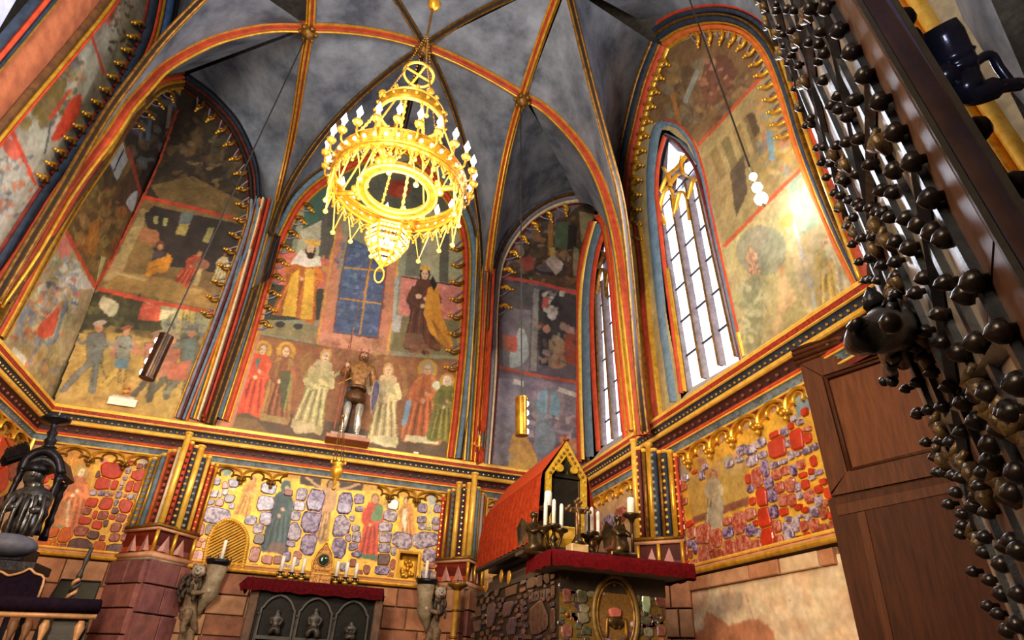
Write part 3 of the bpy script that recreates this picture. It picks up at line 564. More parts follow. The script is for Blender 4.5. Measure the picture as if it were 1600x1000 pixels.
f.poly([(222, 474), (252, 478), (250, 502), (215, 500)], '#c2553a'); f.poly([(252, 484), (275, 486), (262, 497), (250, 500)], '#d8c8a0'); f.dabs((225, 478, 248, 498), 8, ['#d8735a'], (2, 3)); f.poly([(280, 482), (306, 486), (300, 512), (275, 508)], '#b4a25c'); f.line([(286, 490), (284, 506)], 2, '#6a6234'); f.line([(292, 491), (290, 508)], 2, '#6a6234'); f.line([(285, 498), (292, 499)], 2, '#6a6234')
f.dabs((90, 520, 330, 640), 220, ['#b8964e', '#a8823e', '#c0a25c', '#94743c'], (6, 18), .4); f.dabs((255, 500, 325, 545), 46, ['#6a6c60', '#84847a', '#4c5048', '#a09a84'], (3, 8), .75)
for u in range(6): f.line([(268+u*10, 470+u*3), (262+u*10, 530)], 1.2, '#5c4a34', .7)
def soldier(u, v, body, leg, hat, s=1.0, sp=0):
    f.line([(u+2, v-52*s), (u-12*s-sp, v-25*s), (u-34*s-sp, v)], 11*s, '#4a4236', .8, True); f.line([(u+4, v-52*s), (u+2, v-26*s), (u-3, v+4*s)], 12*s, '#4a4236', .8, True); f.poly([(u-11*s, v-94*s), (u+19*s, v-94*s), (u+16*s, v-62*s), (u+15*s, v-44*s), (u-10*s, v-46*s)], '#453c30', .8, True)
    f.line([(u+2, v-52*s), (u-12*s-sp, v-25*s), (u-34*s-sp, v)], 8*s, leg, 1, True); f.line([(u+4, v-52*s), (u+2, v-26*s), (u-3, v+4*s)], 9*s, leg, 1, True); f.ell(u-3, v+5*s, 5, 3, leg); f.ell(u-36*s-sp, v+1, 6, 3, leg)
    f.poly([(u-9*s, v-92*s), (u+17*s, v-92*s), (u+14*s, v-62*s), (u+13*s, v-46*s), (u-8*s, v-48*s)], body, 1, True); f.line([(u+14*s, v-90*s), (u+22*s, v-72*s), (u+3*s, v-66*s)], 6*s, body, 1, True); f.line([(u-6*s, v-88*s), (u-18*s, v-76*s), (u-28*s, v-84*s)], 5*s, body, 1, True)
    f.ell(u+9*s, v-102*s, 6*s, 8*s, '#c08a64'); f.ell(u+10*s, v-110*s, 12*s, 4*s, hat, 1, -.2); f.line([(u-6*s, v-75*s), (u+8*s, v-70*s)], 2, '#4a443c'); f.line([(u+1, v-44*s), (u-2, v)], 1.5, '#3e3a34', .7)
soldier(146, 609, '#6c6a62', '#74726a', '#b09c84', .95, 14); f.line([(156, 562), (167, 597)], 2, '#4a4438')
soldier(190, 602, '#8a8a7c', '#c2a050', '#9a5c3c', .82); f.poly([(180, 560), (202, 562), (198, 577), (178, 574)], '#6a8490'); f.poly([(176, 540), (184, 532), (180, 556), (172, 560)], '#b07a64'); f.poly([(209, 530), (216, 538), (210, 556), (206, 552)], '#b07a64')
soldier(236, 622, '#b0765c', '#5c5444', '#8c6a54', .92); soldier(262, 618, '#bc6e52', '#68604c', '#9a8a74', .85); soldier(292, 612, '#6a6e62', '#7c765e', '#707468', .9); f.poly([(288, 530), (305, 532), (300, 580), (292, 578)], '#728078', .7); f.poly([(240, 525), (268, 520), (275, 588), (238, 590)], '#a86a54', .8); f.poly([(262, 570), (300, 562), (292, 594), (262, 592)], '#b4684c')
f.poly([(174, 617), (210, 621), (209, 632), (172, 627)], '#e2d6b4'); f.poly([(192, 606), (204, 606), (202, 616), (190, 616)], '#9c3a1c'); f.poly([(192, 609), (204, 610), (203, 613), (191, 612)], '#c8a838')
for P in ([(149, 449), (176, 403), (222, 309)], [(222, 309), (250, 246), (276, 172)], ): f.line(P, 6, '#a8452a')
f.line([(222, 308), (300, 325), (382, 345)], 6, '#b04028'); f.line([(149, 450), (240, 472), (338, 490)], 6, '#c04a30'); f.line([(386, 345), (350, 450), (318, 540), (274, 653)], 4, '#b84a28')
f.noise(.45, (30, 10, 4), .12); f.build('fresco', UB, FRES)
# ---- left corner bay, left wall
f = Wallpaint(PLL, [(-2, 540)]+lA_l[1:-1]+[(284, 137), (277, 170), (250, 250), (222, 309), (176, 403), (149, 449), (118, 540), (82, 640)], .018, '#8a6a38')
f.poly([(192, 212), (222, 309), (290, 160), (265, 130), (225, 165)], '#2c2620'); f.dabs((200, 150, 275, 280), 120, ['#3c3a38', '#4c5058', '#241f1a', '#5c4c34', '#3a3028', '#60686c'], (3, 12), .6); f.line([(266, 165), (262, 200)], 6, '#7c7060'); f.line([(235, 185), (230, 220)], 6, '#4c5c6c')
f.poly([(100, 358), (192, 212), (222, 309), (149, 449)], '#6a5630'); f.poly([(168, 252), (190, 215), (200, 250), (180, 288)], '#9aa0a0'); f.line([(194, 232), (174, 275)], 2.5, '#3c3020'); f.poly([(160, 260), (170, 250), (185, 290), (205, 262), (218, 300), (170, 380)], '#483a28'); f.poly([(205, 302), (215, 300), (208, 330), (197, 318)], '#a0aaac', 1, True)
f.dabs((115, 290, 190, 420), 120, ['#8a6c38', '#5a4628', '#a4884c', '#74502c', '#9a5c2c'], (4, 12), .6); f.poly([(140, 350), (155, 345), (148, 400), (135, 380)], '#b07430', 1, True); f.poly([(150, 445), (158, 400), (166, 402), (152, 445)], '#b0a070')
f.poly([(-2, 540), (100, 358), (149, 449), (82, 640)], '#a89870'); f.poly([(100, 362), (112, 385), (104, 410), (88, 390)], '#cc7a6c', 1, True); f.poly([(118, 408), (147, 452), (125, 452), (98, 445)], '#c8c4bc'); f.dabs((60, 400, 125, 490), 110, ['#74808c', '#9aa4a8', '#5c666c', '#c07060', '#b09a7c', '#c4c0b4'], (3, 8), .8)
f.dabs((20, 460, 100, 580), 150, ['#8a9098', '#b88c58', '#b0603c', '#6c7886', '#c8b48c', '#94845c', '#cc7a50'], (3, 10), .75); f.poly([(80, 490), (92, 480), (84, 520), (62, 528), (60, 510)], '#c65438', 1, True); f.line([(92, 520), (75, 550), (55, 588)], 6, '#74787a'); f.line([(66, 530), (48, 560)], 5, '#7c8078'); f.line([(105, 470), (85, 530)], 5, '#7c848c'); f.dabs((20, 540, 90, 620), 60, ['#b8a068', '#a88c50', '#c0aa74'], (5, 12), .5); f.poly([(22, 540), (42, 562), (38, 572), (18, 552)], '#e0d8bc'); f.poly([(30, 470), (42, 455), (38, 500), (26, 505)], '#7c98b4', .8, True)
f.line([(200, 230), (222, 309)], 5, '#8a3826'); f.line([(102, 360), (149, 449)], 6, '#c04a30'); f.line([(222, 309), (176, 403), (149, 449)], 6, '#b8452a'); f.line([(276, 172), (250, 250), (222, 309)], 6, '#6a2e20')
f.noise(.5, (26, 9, 4), .15); f.build('fresco', UL, FRES)
# ---- left wall, middle bay
f = Wallpaint(PLL, [(-60, 470)]+nA_r[:-1]+[(230, -40), (120, -40), (0, 150), (-60, 230)], .022, '#948c78')
f.poly([(5, 172), (130, 22), (160, 100), (54, 300)], '#aaa494'); f.dabs((30, 60, 120, 200), 90, ['#6a5a2c', '#8a7438', '#544826', '#9a8648'], (5, 14), .7); f.poly([(50, 110), (110, 70), (105, 130), (75, 190), (60, 195)], '#7c6630', .9, True); f.dabs((90, 40, 140, 130), 40, ['#b08468', '#5c4a3c', '#7c7c78', '#c08a6c'], (3, 8), .8)
f.poly([(80, 215), (112, 155), (128, 150), (118, 190), (90, 220)], '#c4432a', 1, True); f.line([(78, 185), (110, 140)], 6, '#b84a30'); f.line([(70, 240), (80, 190)], 3, '#4c4c48'); f.poly([(130, 22), (160, -20), (190, -20), (185, 60), (165, 115)], '#b0aa9c'); f.poly([(155, 0), (185, -5), (172, 40), (160, 20)], '#c86450', .9, True); f.dabs((170, 0, 205, 80), 30, ['#5c3c20', '#7c5a30', '#44301c'], (3, 6), .8)
f.poly([(0, 170), (54, 300), (-60, 470), (-60, 200)], '#b4b0a4'); f.poly([(0, 215), (25, 220), (32, 245), (20, 250), (5, 232)], '#cc6450', 1, True); f.dabs((-20, 245, 50, 340), 110, ['#84888c', '#5c646a', '#a4a8a4', '#c07850', '#707478'], (3, 8), .8)
f.line([(4, 172), (30, 230), (56, 290)], 6, '#cc4c34'); f.line([(130, 22), (148, 70), (163, 116)], 5, '#cc5038')
f.noise(.4, (20, 8, 4), .1); f.build('fresco', UL, FRES)
# ---- right corner bay, back wall (violet grey scenes)
f = Wallpaint(PLB, [(760, 742)]+rA_l[1:-1]+[(908, 317), (930, 327), (922, 380), (914, 440), (913, 520), (916, 620), (922, 730)], .0165, '#6c6068')
f.poly([(785, 422), (910, 317), (930, 330), (912, 455), (780, 430)], '#4a3a2c'); f.dabs((800, 340, 900, 440), 130, ['#5c4434', '#3a2c24', '#7a5c40', '#8a7458', '#2e2622'], (4, 11), .7); f.poly([(856, 350), (864, 348), (864, 400), (856, 400)], '#8a6434'); f.poly([(868, 348), (890, 345), (886, 390), (866, 385)], '#4a5844'); f.poly([(888, 352), (902, 352), (900, 390), (886, 390)], '#2c2420'); f.poly([(905, 330), (928, 335), (918, 370), (908, 380)], '#8a7c5c')
f.ell(858, 421, 22, 9, '#2c2830'); f.ell(858, 418, 20, 7, '#564c50'); f.poly([(858, 388), (866, 386), (872, 425), (868, 430), (862, 418)], '#b08c50'); f.poly([(852, 410), (862, 400), (880, 412), (870, 428)], '#a49c94', .9, True); f.poly([(812, 405), (830, 400), (834, 420), (815, 420)], '#8a4038', 1, True); f.poly([(896, 385), (905, 390), (905, 432), (895, 430)], '#8c7c60')
f.poly([(780, 436), (908, 460), (912, 600), (776, 578)], '#585058'); f.poly([(780, 440), (832, 448), (828, 570), (778, 575)], '#5c5454'); f.poly([(790, 480), (830, 485), (830, 500), (826, 580), (786, 575), (784, 500)], '#7c747a'); f.poly([(834, 450), (842, 452), (838, 580), (828, 578)], '#8c8684'); f.poly([(842, 452), (905, 462), (906, 560), (840, 540)], '#3c3638'); f.dabs((850, 455, 880, 500), 26, ['#b0a49c', '#8a8078', '#2c282c', '#c8c0b8'], (3, 9), .85); f.poly([(848, 464), (858, 466), (856, 482), (847, 480)], '#c05c54')
f.ell(814, 520, 6, 7, '#cfc8c4'); f.poly([(806, 525), (822, 522), (824, 560), (800, 575), (795, 560)], '#aab0b4', 1, True); f.poly([(796, 528), (806, 524), (808, 548), (796, 548)], '#b4584c', 1, True); f.poly([(786, 522), (798, 524), (796, 548), (786, 545)], '#b06c50')
f.poly([(846, 520), (860, 520), (855, 572), (842, 570)], '#2c2830'); f.poly([(858, 530), (880, 530), (885, 570), (858, 572)], '#8a7058', 1, True); f.ell(854, 514, 6, 6, '#b07c6c'); f.ell(887, 514, 5, 6, '#8a5c54'); f.poly([(884, 522), (904, 518), (906, 568), (882, 562)], '#8a4434', 1, True); f.dabs((840, 505, 905, 570), 40, ['#5c4c54', '#a08c80', '#3c343c', '#8a5044'], (3, 8), .6)
f.poly([(776, 582), (912, 604), (918, 730), (762, 742)], '#7c7484'); f.poly([(778, 590), (800, 592), (812, 610), (808, 720), (772, 720)], '#8c8694'); f.ell(856, 632, 26, 36, '#8c8088'); f.ell(856, 634, 20, 28, '#7894a8'); f.poly([(840, 612), (860, 610), (856, 660), (838, 660)], '#8aa6b8', .8); f.line([(858, 605), (856, 665)], 4, '#8c7478'); f.line([(872, 608), (908, 620)], 7, '#c8c0b8'); f.line([(802, 596), (818, 600)], 8, '#cac4be')
f.dabs((830, 650, 905, 700), 100, ['#6c6074', '#9c8c9c', '#8c6a70', '#5c5468', '#b0a0a8'], (3, 9), .75); f.poly([(800, 680), (815, 672), (832, 700), (838, 725), (800, 742), (795, 710)], '#c89c54', 1, True); f.poly([(838, 660), (858, 655), (868, 690), (850, 710), (835, 700)], '#7c8a98', 1, True); f.dabs((775, 660, 800, 730), 20, ['#8a8492', '#a09aa4'], (4, 9), .6); f.dabs((880, 680, 915, 725), 24, ['#b87c54', '#c09060', '#a0645c'], (3, 9), .8)
f.line([(783, 432), (845, 443), (905, 459)], 5, '#b84838'); f.line([(776, 573), (840, 587), (911, 599)], 4.5, '#b4543c'); f.noise(.4, (24, 9, 4), .14); f.build('fresco', UB, FRES)
# ---- right wall bay with the big window (pale ochre scenes)
WIN2 = [(1080, 612), (1067, 545), (1055, 470), (1046, 400), (1040, 340), (1037, 270), (1045, 213), (1072, 232), (1092, 268), (1104, 320), (1118, 380), (1134, 450), (1148, 515), (1163, 575)]
f = Wallpaint(PLR, [(1022, 700)]+wA_l[1:-1]+wA_r[:-1]+[(1352, 470)], .017, '#a89468')
f.poly([(1010, 190), (1042, 74), (1100, 50), (1182, 72), (1195, 118), (1090, 225), (1060, 195)], '#7a5c3c'); f.dabs((1030, 90, 1180, 190), 120, ['#6a5038', '#8a6c44', '#5a4430', '#9a8054', '#7c7460'], (4, 13), .6); f.poly([(1100, 100), (1130, 85), (1150, 110), (1135, 150), (1110, 165), (1095, 140)], '#6a4432', .9, True); f.line([(1090, 110), (1070, 160)], 8, '#8c8a80'); f.dabs((1098, 95, 1145, 150), 20, ['#9a6c54', '#b08060', '#4c3428'], (3, 7), .8); f.line([(1050, 145), (1062, 195)], 6, '#a06834')
f.poly([(1090, 228), (1195, 112), (1250, 220), (1265, 250), (1130, 385), (1105, 290)], '#a08a5c')
for k in range(4): f.poly([(1108+k*18, 240-k*18), (1120+k*18, 228-k*18), (1136+k*18, 272-k*14), (1126+k*18, 282-k*14)], '#7a6a44' if k % 2 else '#8a7448')
f.poly([(1165, 180), (1178, 175), (1190, 210), (1178, 215)], '#5c4c34'); f.dabs((1185, 150, 1250, 270), 90, ['#b08a4c', '#b06c54', '#8a8c84', '#c0a060', '#a47c44'], (4, 11), .7); f.poly([(1230, 185), (1246, 190), (1250, 225), (1236, 225)], '#c07a64', .8); f.poly([(1196, 205), (1206, 205), (1212, 250), (1202, 250)], '#7c94a0'); f.poly([(1140, 270), (1162, 240), (1168, 300), (1150, 340)], '#5c4e3c')
f.poly([(1130, 386), (1268, 250), (1310, 340), (1352, 455), (1165, 575)], '#b0a276'); f.poly([(1228, 288), (1262, 262), (1300, 330), (1252, 372)], '#8ea088'); f.dabs((1235, 285, 1290, 345), 50, ['#9cab94', '#86967c', '#aab49a'], (4, 10), .5)
f.ell(1190, 385, 46, 42, '#b8a878'); f.ell(1190, 392, 40, 40, '#8e8a74'); f.poly([(1225, 345), (1238, 340), (1272, 500), (1258, 505)], '#c4b48c'); f.line([(1240, 345), (1278, 498)], 4, '#a8b4bc'); f.poly([(1214, 345), (1236, 332), (1240, 352), (1222, 358)], '#b09a58')
f.person((1180, 430), (1172, 388), '#b89074', '#c8a484', '#7c6a44', None, None, .2); f.poly([(1160, 440), (1188, 435), (1192, 520), (1178, 560), (1168, 550)], '#8e8c6c', 1, True); f.dabs((1155, 440, 1200, 540), 50, ['#a8a284', '#7c7a60', '#c4b894'], (4, 10), .6); f.poly([(1215, 435), (1228, 432), (1240, 470), (1232, 485), (1222, 500), (1212, 530), (1205, 530), (1216, 480)], '#c8a880', 1, True); f.ell(1221, 423, 6, 8, '#c49c70'); f.line([(1232, 445), (1246, 478)], 5, '#c8a880'); f.poly([(1220, 490), (1250, 470), (1262, 500), (1230, 515)], '#a09668', .8, True)
f.person((1308, 480), (1290, 378), '#b49a54', '#c89c70', '#9c6c3c', '#a89460', None, .24); f.person((1330, 455), (1300, 360), '#b8ac8c', '#c4a07c', '#8a7048', None, None, .2); f.person((1265, 330), (1252, 288), '#9aa088', '#c4a480', '#a08c60', None, None, .22); f.dabs((1250, 340, 1340, 480), 70, ['#b4a274', '#9c8c5c', '#c4b490', '#a8a08c'], (4, 12), .5)
f.line([(1090, 228), (1140, 175), (1192, 118)], 5, '#b4502c'); f.line([(1130, 386), (1190, 325), (1266, 250)], 6, '#c45c3c'); f.noise(.32, (28, 9, 4), .1); f.build('fresco', UR, FRES, solid=[[(1066, 628), (1052, 545), (1038, 470), (1028, 400), (1022, 340), (1020, 255), (1032, 203), (1045, 205), (1072, 225), (1094, 264), (1108, 318), (1122, 378), (1138, 448), (1153, 515), (1170, 580)]])
# ---- piece of the next bay seen past the studded door
f = Wallpaint(PLR, [(1375, -50), (1470, -50), (1620, 230), (1700, 330), (1690, 380), (1520, 300), (1440, 150)], .02, '#a89c84')
f.poly([(1395, 0), (1440, 0), (1430, 25), (1400, 15)], '#b8821e'); f.line([(1410, 20), (1452, 40)], 6, '#b04a28'); f.line([(1430, 78), (1462, 50)], 10, '#c84a26'); f.ell(1535, 178, 24, 20, '#b88c34'); f.ell(1534, 176, 14, 14, '#a8744c'); f.ell(1570, 238, 34, 30, '#c09a30'); f.ell(1570, 238, 24, 22, '#b48a3c'); f.poly([(1540, 190), (1580, 190), (1570, 215), (1545, 215)], '#98a0a4'); f.line([(1580, 300), (1640, 270)], 10, '#e0b84c'); f.noise(.3, (10, 4), .1); f.build('fresco', UR, FRES)
# ================================================================== STONE-INLAID ZONE, ARCADES, PIERS, MASONRY
def px_list(lst, x0, y0, s): return [(x0+a/s, y0+b/s, c/s, d/s, k) for a, b, c, d, k in lst]
SM = {'P': mat('amethyst', '#422a54', '#9c84a8', .34, 0, 16, .2, ramp=(.42, .58), coat=.15), 'L': mat('pale lilac agate', '#5c486a', '#b8a4b0', .34, 0, 15, .2, ramp=(.42, .58), coat=.15),
      'R': mat('red jasper', '#c2361a', '#9c2a14', .32, 0, 10, .2, coat=.15), 'r': mat('flecked red jasper', '#943220', '#c88c78', .34, 0, 18, .2, ramp=(.42, .72), coat=.15),
      'd': mat('dull red jasper', '#7c2818', '#b0705a', .34, 0, 20, .2, ramp=(.45, .75), coat=.15), 'D': mat('dark plum agate', '#3a2430', '#74483f', .32, 0, 11, .2, coat=.15), 'O': mat('orange carnelian', '#cc5c18', '#a04414', .32, 0, 9, .2, coat=.15), 'G': mat('green chrysoprase', '#6a8a78', '#a8b090', .16, 0, 14, .1)}
SMNAMES = {}
def stone(par, plane, u, v, w_, h_, k, proud=.03, name='stone', rot=None):
    n = np.array(plane[0], float); c = on(u, v, *plane); n = n if n@(EYE-c) > 0 else -n
    e1 = (on(u+w_/2, v, *plane)-on(u-w_/2, v, *plane))/2; e2 = (on(u, v+h_/2, *plane)-on(u, v-h_/2, *plane))/2
    # follow the wall's own upright, not the picture's
    if n[1] != 0: e1 = np.array([np.linalg.norm(e1), 0, 0]); e2 = np.array([0, 0, -np.linalg.norm(e2)])
    else: e1 = np.array([0, -np.linalg.norm(e1) if plane[1] > 0 else np.linalg.norm(e1), 0]); e2 = np.array([0, 0, -np.linalg.norm(e2)])
    q = 9; V = []; ph = rng.random()*6
    for ring, hgt in ((1.0, .002), (.97, proud*.6), (.80, proud)):
        for i in range(q):
            if ring == 1.0: 
                if i == 0: jit = [.88+.20*rng.random() for _ in range(q)]
            a = 2*PI*i/q+ph; ca, sa = math.cos(a), math.sin(a); r = jit[i]*ring/max(abs(ca), abs(sa))**.8
            V.append(c+e1*ca*r*1.10+e2*sa*r*1.10+n*hgt)
    F = [[j*q+i, j*q+(i+1) % q, (j+1)*q+(i+1) % q, (j+1)*q+i] for j in range(2) for i in range(q)]+[list(range(2*q, 3*q))]
    return ob(name, V, F, SM[k], par)
def mosaic(par, plane, lst, grow=1.32, gap=.014, proud=.03, name='stone'):
    """each listed stone keeps its own place and size and grows until the gilt joints between neighbours are narrow"""
    n = np.array(plane[0], float); ax = 0 if n[1] != 0 else 1; S = []
    for u, v, w_, h_, k in lst:
        c = on(u, v, *plane); hw = np.linalg.norm(on(u+w_/2, v, *plane)-on(u-w_/2, v, *plane))/2; hh_ = np.linalg.norm(on(u, v+h_/2, *plane)-on(u, v-h_/2, *plane))/2
        if any(abs(c[ax]-t[0]) < .6*max(hw, t[2]) and abs(c[2]-t[1]) < .6*max(hh_, t[3]) for t in S): continue
        S.append((c[ax], c[2], hw, hh_, k, c))
    n = n if n@(EYE-S[0][5]) > 0 else -n; e = np.zeros(3); e[ax] = 1; flip = np.cross(e, [0, 0, 1.0])@n < 0
    for i, (a, z, hw, hh_, k, c) in enumerate(S):
        g = grow; P = [np.array([a+sx*hw*g*(1-.16*rng.random())*q1, z+sz*hh_*g*(1-.16*rng.random())*q2]) for sx, sz, q1, q2 in ((-1, -1, .62, 1), (1, -1, .62, 1), (1, -1, 1, .62), (1, 1, 1, .62), (1, 1, .62, 1), (-1, 1, .62, 1), (-1, 1, 1, .62), (-1, -1, 1, .62))]
        for j, t in enumerate(S):
            if j == i or abs(t[0]-a) > (t[2]+hw)*1.5 or abs(t[1]-z) > (t[3]+hh_)*1.5: continue
            d = np.array([t[0]-a, t[1]-z]); D_ = np.linalg.norm(d); d /= D_; ri = 1/max(abs(d[0])/hw, abs(d[1])/hh_, 1e-6); rj = 1/max(abs(d[0])/t[2], abs(d[1])/t[3], 1e-6)
            lim = D_*ri/(ri+rj)-gap*.5; Q = []
            for m in range(len(P)):
                p, q = P[m], P[(m+1) % len(P)]; sp_ = (p-[a, z])@d-lim; sq = (q-[a, z])@d-lim
                if sp_ <= 0: Q.append(p)
                if sp_*sq < 0: Q.append(p+(q-p)*sp_/(sp_-sq))
            if len(Q) < 3: break
            P = Q
        if len(P) < 3: continue
        cc_ = np.mean(P, 0); rings = ((1.0, .002), (.985, proud*.7), (.86, proud*(1+.2*rng.random()))); V = []; q = len(P); base = c[1-ax]
        for rg, hgt in rings:
            for p in P:
                r2 = cc_+(p-cc_)*rg; x = np.zeros(3); x[ax] = r2[0]; x[2] = r2[1]; x[1-ax] = base; V.append(x+n*hgt)
        F = [[j*q+m, j*q+(m+1) % q, (j+1)*q+(m+1) % q, (j+1)*q+m] for j in range(2) for m in range(q)]+[list(range(2*q, 3*q))]
        if flip: F = [f_[::-1] for f_ in F]
        ob(name, V, F, SM[k], par)
def filler(lst, poly, excl, n, cols, r=(8, 13)):
    """small chips between the larger stones, kept off the painted figures"""
    out = list(lst); P = np.array(poly, float); lo, hi = P.min(0), P.max(0)
    for _ in range(n*14):
        u, v = lo[0]+(hi[0]-lo[0])*rng.random(), lo[1]+(hi[1]-lo[1])*rng.random(); c = False
        for k in range(len(P)):
            (xa, ya), (xb, yb) = P[k], P[(k+1) % len(P)]
            if (ya > v) != (yb > v) and u < (xb-xa)*(v-ya)/(yb-ya)+xa: c = not c
        w_, h_ = r[0]+(r[1]-r[0])*rng.random(), r[0]+(r[1]-r[0])*rng.random()
        if not c or any(((u-e[0])/(e[2]+w_/2))**2+((v-e[1])/(e[3]+h_/2))**2 < 1 for e in excl): continue
        if any(abs(u-t[0]) < (t[2]+w_)*.5 and abs(v-t[1]) < (t[3]+h_)*.5 for t in out): continue
        out.append((u, v, w_, h_, cols[int(rng.integers(len(cols)))])); n -= 1
        if n <= 0: break
    return out
GB = '#e6b640'
# ---- centre panel behind the altar
PC = Wallpaint(PLB, [(292, 884), (302, 830), (322, 760), (335, 712), (400, 720), (560, 745), (702, 770), (694, 830), (684, 914), (560, 905), (400, 896)], .0145, GB)
f = PC; f.dabs((290, 700, 705, 915), 500, ['#c8942c', '#e4b848', '#d0a034', '#b98226'], (2, 7), .35)
f.poly([(333, 712), (702, 770), (700, 790), (560, 765), (400, 738), (330, 728)], '#b98a34'); f.poly([(345, 720), (372, 722), (372, 737), (343, 738)], '#b85c38', .8); f.ell(354, 735, 8, 10, '#7c9080')
f.poly([(470, 742), (502, 746), (502, 764), (468, 756)], '#33261c'); f.poly([(526, 750), (567, 756), (566, 768), (530, 764)], '#33261c'); f.poly([(505, 760), (523, 762), (512, 850), (498, 848)], '#a8803c')
f.person((496, 846), (517, 757), '#a88058', '#a07a54', '#2c2018', None, '#b8862c', .12, arms=0); f.poly([(506, 764), (526, 766), (524, 790), (520, 800), (509, 798), (508, 780)], '#ad8660', 1, True); f.line([(478, 745), (492, 757), (508, 764)], 4, '#ad8660', 1, True); f.line([(526, 766), (545, 762), (562, 756)], 4, '#ad8660', 1, True); f.line([(516, 800), (503, 848)], 2, '#7c5c3a')
f.person((428, 864), (446, 762), '#3c4c50', '#c0a080', '#3a5054', '#34464a', None, .17); f.ell(447, 760, 8, 10, '#40565a'); f.ell(449, 764, 4, 5, '#c0a484'); f.poly([(415, 862), (445, 866), (447, 850), (425, 846)], '#6a4c44', .8)
f.person((573, 874), (586, 780), '#b9402a', '#c49c74', '#8a5c34', None, '#d0a440', .17, hem='#4c6c54'); f.poly([(586, 790), (598, 790), (596, 812), (580, 812)], '#5c7c54', 1, True)
f.person((377, 806), (396, 750), '#c08a44', '#c49a70', '#a07038', None, None, .2); f.person((636, 840), (634, 782), '#b07438', '#c8a684', '#7c5430', '#c08a40', None, .2); f.poly([(630, 795), (636, 795), (634, 835), (628, 815)], '#c8bca8'); f.ell(675, 772, 8, 7, '#8a9498'); f.poly([(668, 780), (682, 780), (680, 790), (670, 790)], '#8a9498'); f.ell(675, 770, 3, 4, '#c89c80')
for (a, b) in ((343, 768), (350, 762), (357, 763), (364, 765), (352, 774), (349, 781), (674, 794), (673, 802), (672, 812), (664, 806), (680, 807), (671, 820)): f.ell(a, b, 3, 2.5, '#a4b498')
f.poly([(613, 856), (664, 860), (659, 912), (606, 908)], '#d8b048'); f.noise(.35, (16, 6, 3), .08); WBp = f.build('stone_panel', WB, GILTW, .012, solid=[[(623, 861), (656, 864), (652, 908), (617, 906)]])
C1 = px_list([(205, 180, 70, 55, 'P'), (360, 195, 85, 60, 'P'), (190, 290, 90, 50, 'L'), (240, 300, 30, 40, 'L'), (325, 330, 75, 60, 'D'), (160, 360, 70, 40, 'P'), (345, 395, 40, 40, 'P'), (195, 470, 240, 125, 'L'), (70, 600, 60, 100, 'r'), (150, 600, 60, 80, 'D'), (85, 690, 50, 30, 'R'), (60, 730, 40, 35, 'R'), (115, 730, 40, 60, 'r'), (45, 825, 90, 80, 'r'),
    (670, 240, 115, 80, 'L'), (640, 370, 130, 110, 'L'), (640, 500, 90, 100, 'L'), (510, 515, 90, 70, 'L'), (575, 590, 75, 70, 'L'), (585, 680, 80, 75, 'D'), (545, 810, 75, 110, 'r'), (655, 860, 90, 60, 'r'), (740, 860, 70, 60, 'd'), (950, 300, 80, 100, 'L'), (1070, 350, 130, 170, 'P'), (930, 390, 85, 80, 'L'), (900, 480, 70, 70, 'L'), (1030, 530, 140, 170, 'P'), (890, 620, 95, 150, 'L'), (855, 720, 70, 45, 'P'), (1010, 730, 110, 160, 'P'),
    (1330, 370, 110, 160, 'P'), (1300, 570, 120, 170, 'L'), (1275, 750, 110, 150, 'P'), (1355, 670, 45, 55, 'P'), (1400, 745, 70, 60, 'P')], 300, 720, 5.554)
C2 = px_list([(240, 40, 70, 60, 'L'), (245, 130, 80, 100, 'L'), (550, 25, 120, 95, 'L'), (550, 135, 120, 105, 'L'), (540, 245, 120, 90, 'L'), (720, 165, 190, 140, 'L'), (980, 165, 250, 160, 'L'), (630, 275, 50, 70, 'L'), (530, 365, 110, 120, 'D'), (620, 410, 50, 90, 'r'), (520, 470, 140, 80, 'P'), (600, 530, 50, 60, 'r'), (350, 470, 60, 80, 'd'), (1010, 310, 120, 150, 'L'), (1020, 430, 130, 50, 'r'), (985, 520, 110, 90, 'L'), (1055, 545, 40, 100, 'L'), (1085, 260, 40, 60, 'L'), (1080, 30, 80, 60, 'L'), (930, 20, 70, 60, 'L'), (1000, 40, 40, 35, 'G')], 520, 820, 6.667)
C3 = px_list([(855, 155, 60, 60, 'L'), (840, 225, 70, 60, 'L'), (1040, 175, 50, 50, 'P'), (1140, 180, 50, 45, 'P'), (1035, 250, 50, 40, 'P'), (1130, 260, 50, 40, 'L'), (1040, 295, 40, 30, 'L'), (645, 120, 50, 50, 'P'), (645, 182, 40, 30, 'P'), (600, 240, 30, 30, 'L'), (20, 305, 45, 50, 'L'), (62, 60, 0, 0, 'L')], 400, 750, 4)
mosaic(WBp, (PLB[0], YB-.012), filler([t for t in C1+C2+C3 if t[2] > 1], [(296, 880), (308, 820), (328, 748), (380, 752), (450, 764), (600, 788), (695, 796), (690, 850), (682, 910), (600, 902), (560, 898), (400, 890)], [(430, 815, 24, 60), (380, 778, 22, 36), (510, 800, 17, 62), (580, 828, 22, 54), (636, 810, 15, 36), (352, 852, 42, 48), (638, 886, 32, 34), (502, 888, 24, 40), (512, 756, 60, 14)], 90, 'PLLrdPD'))
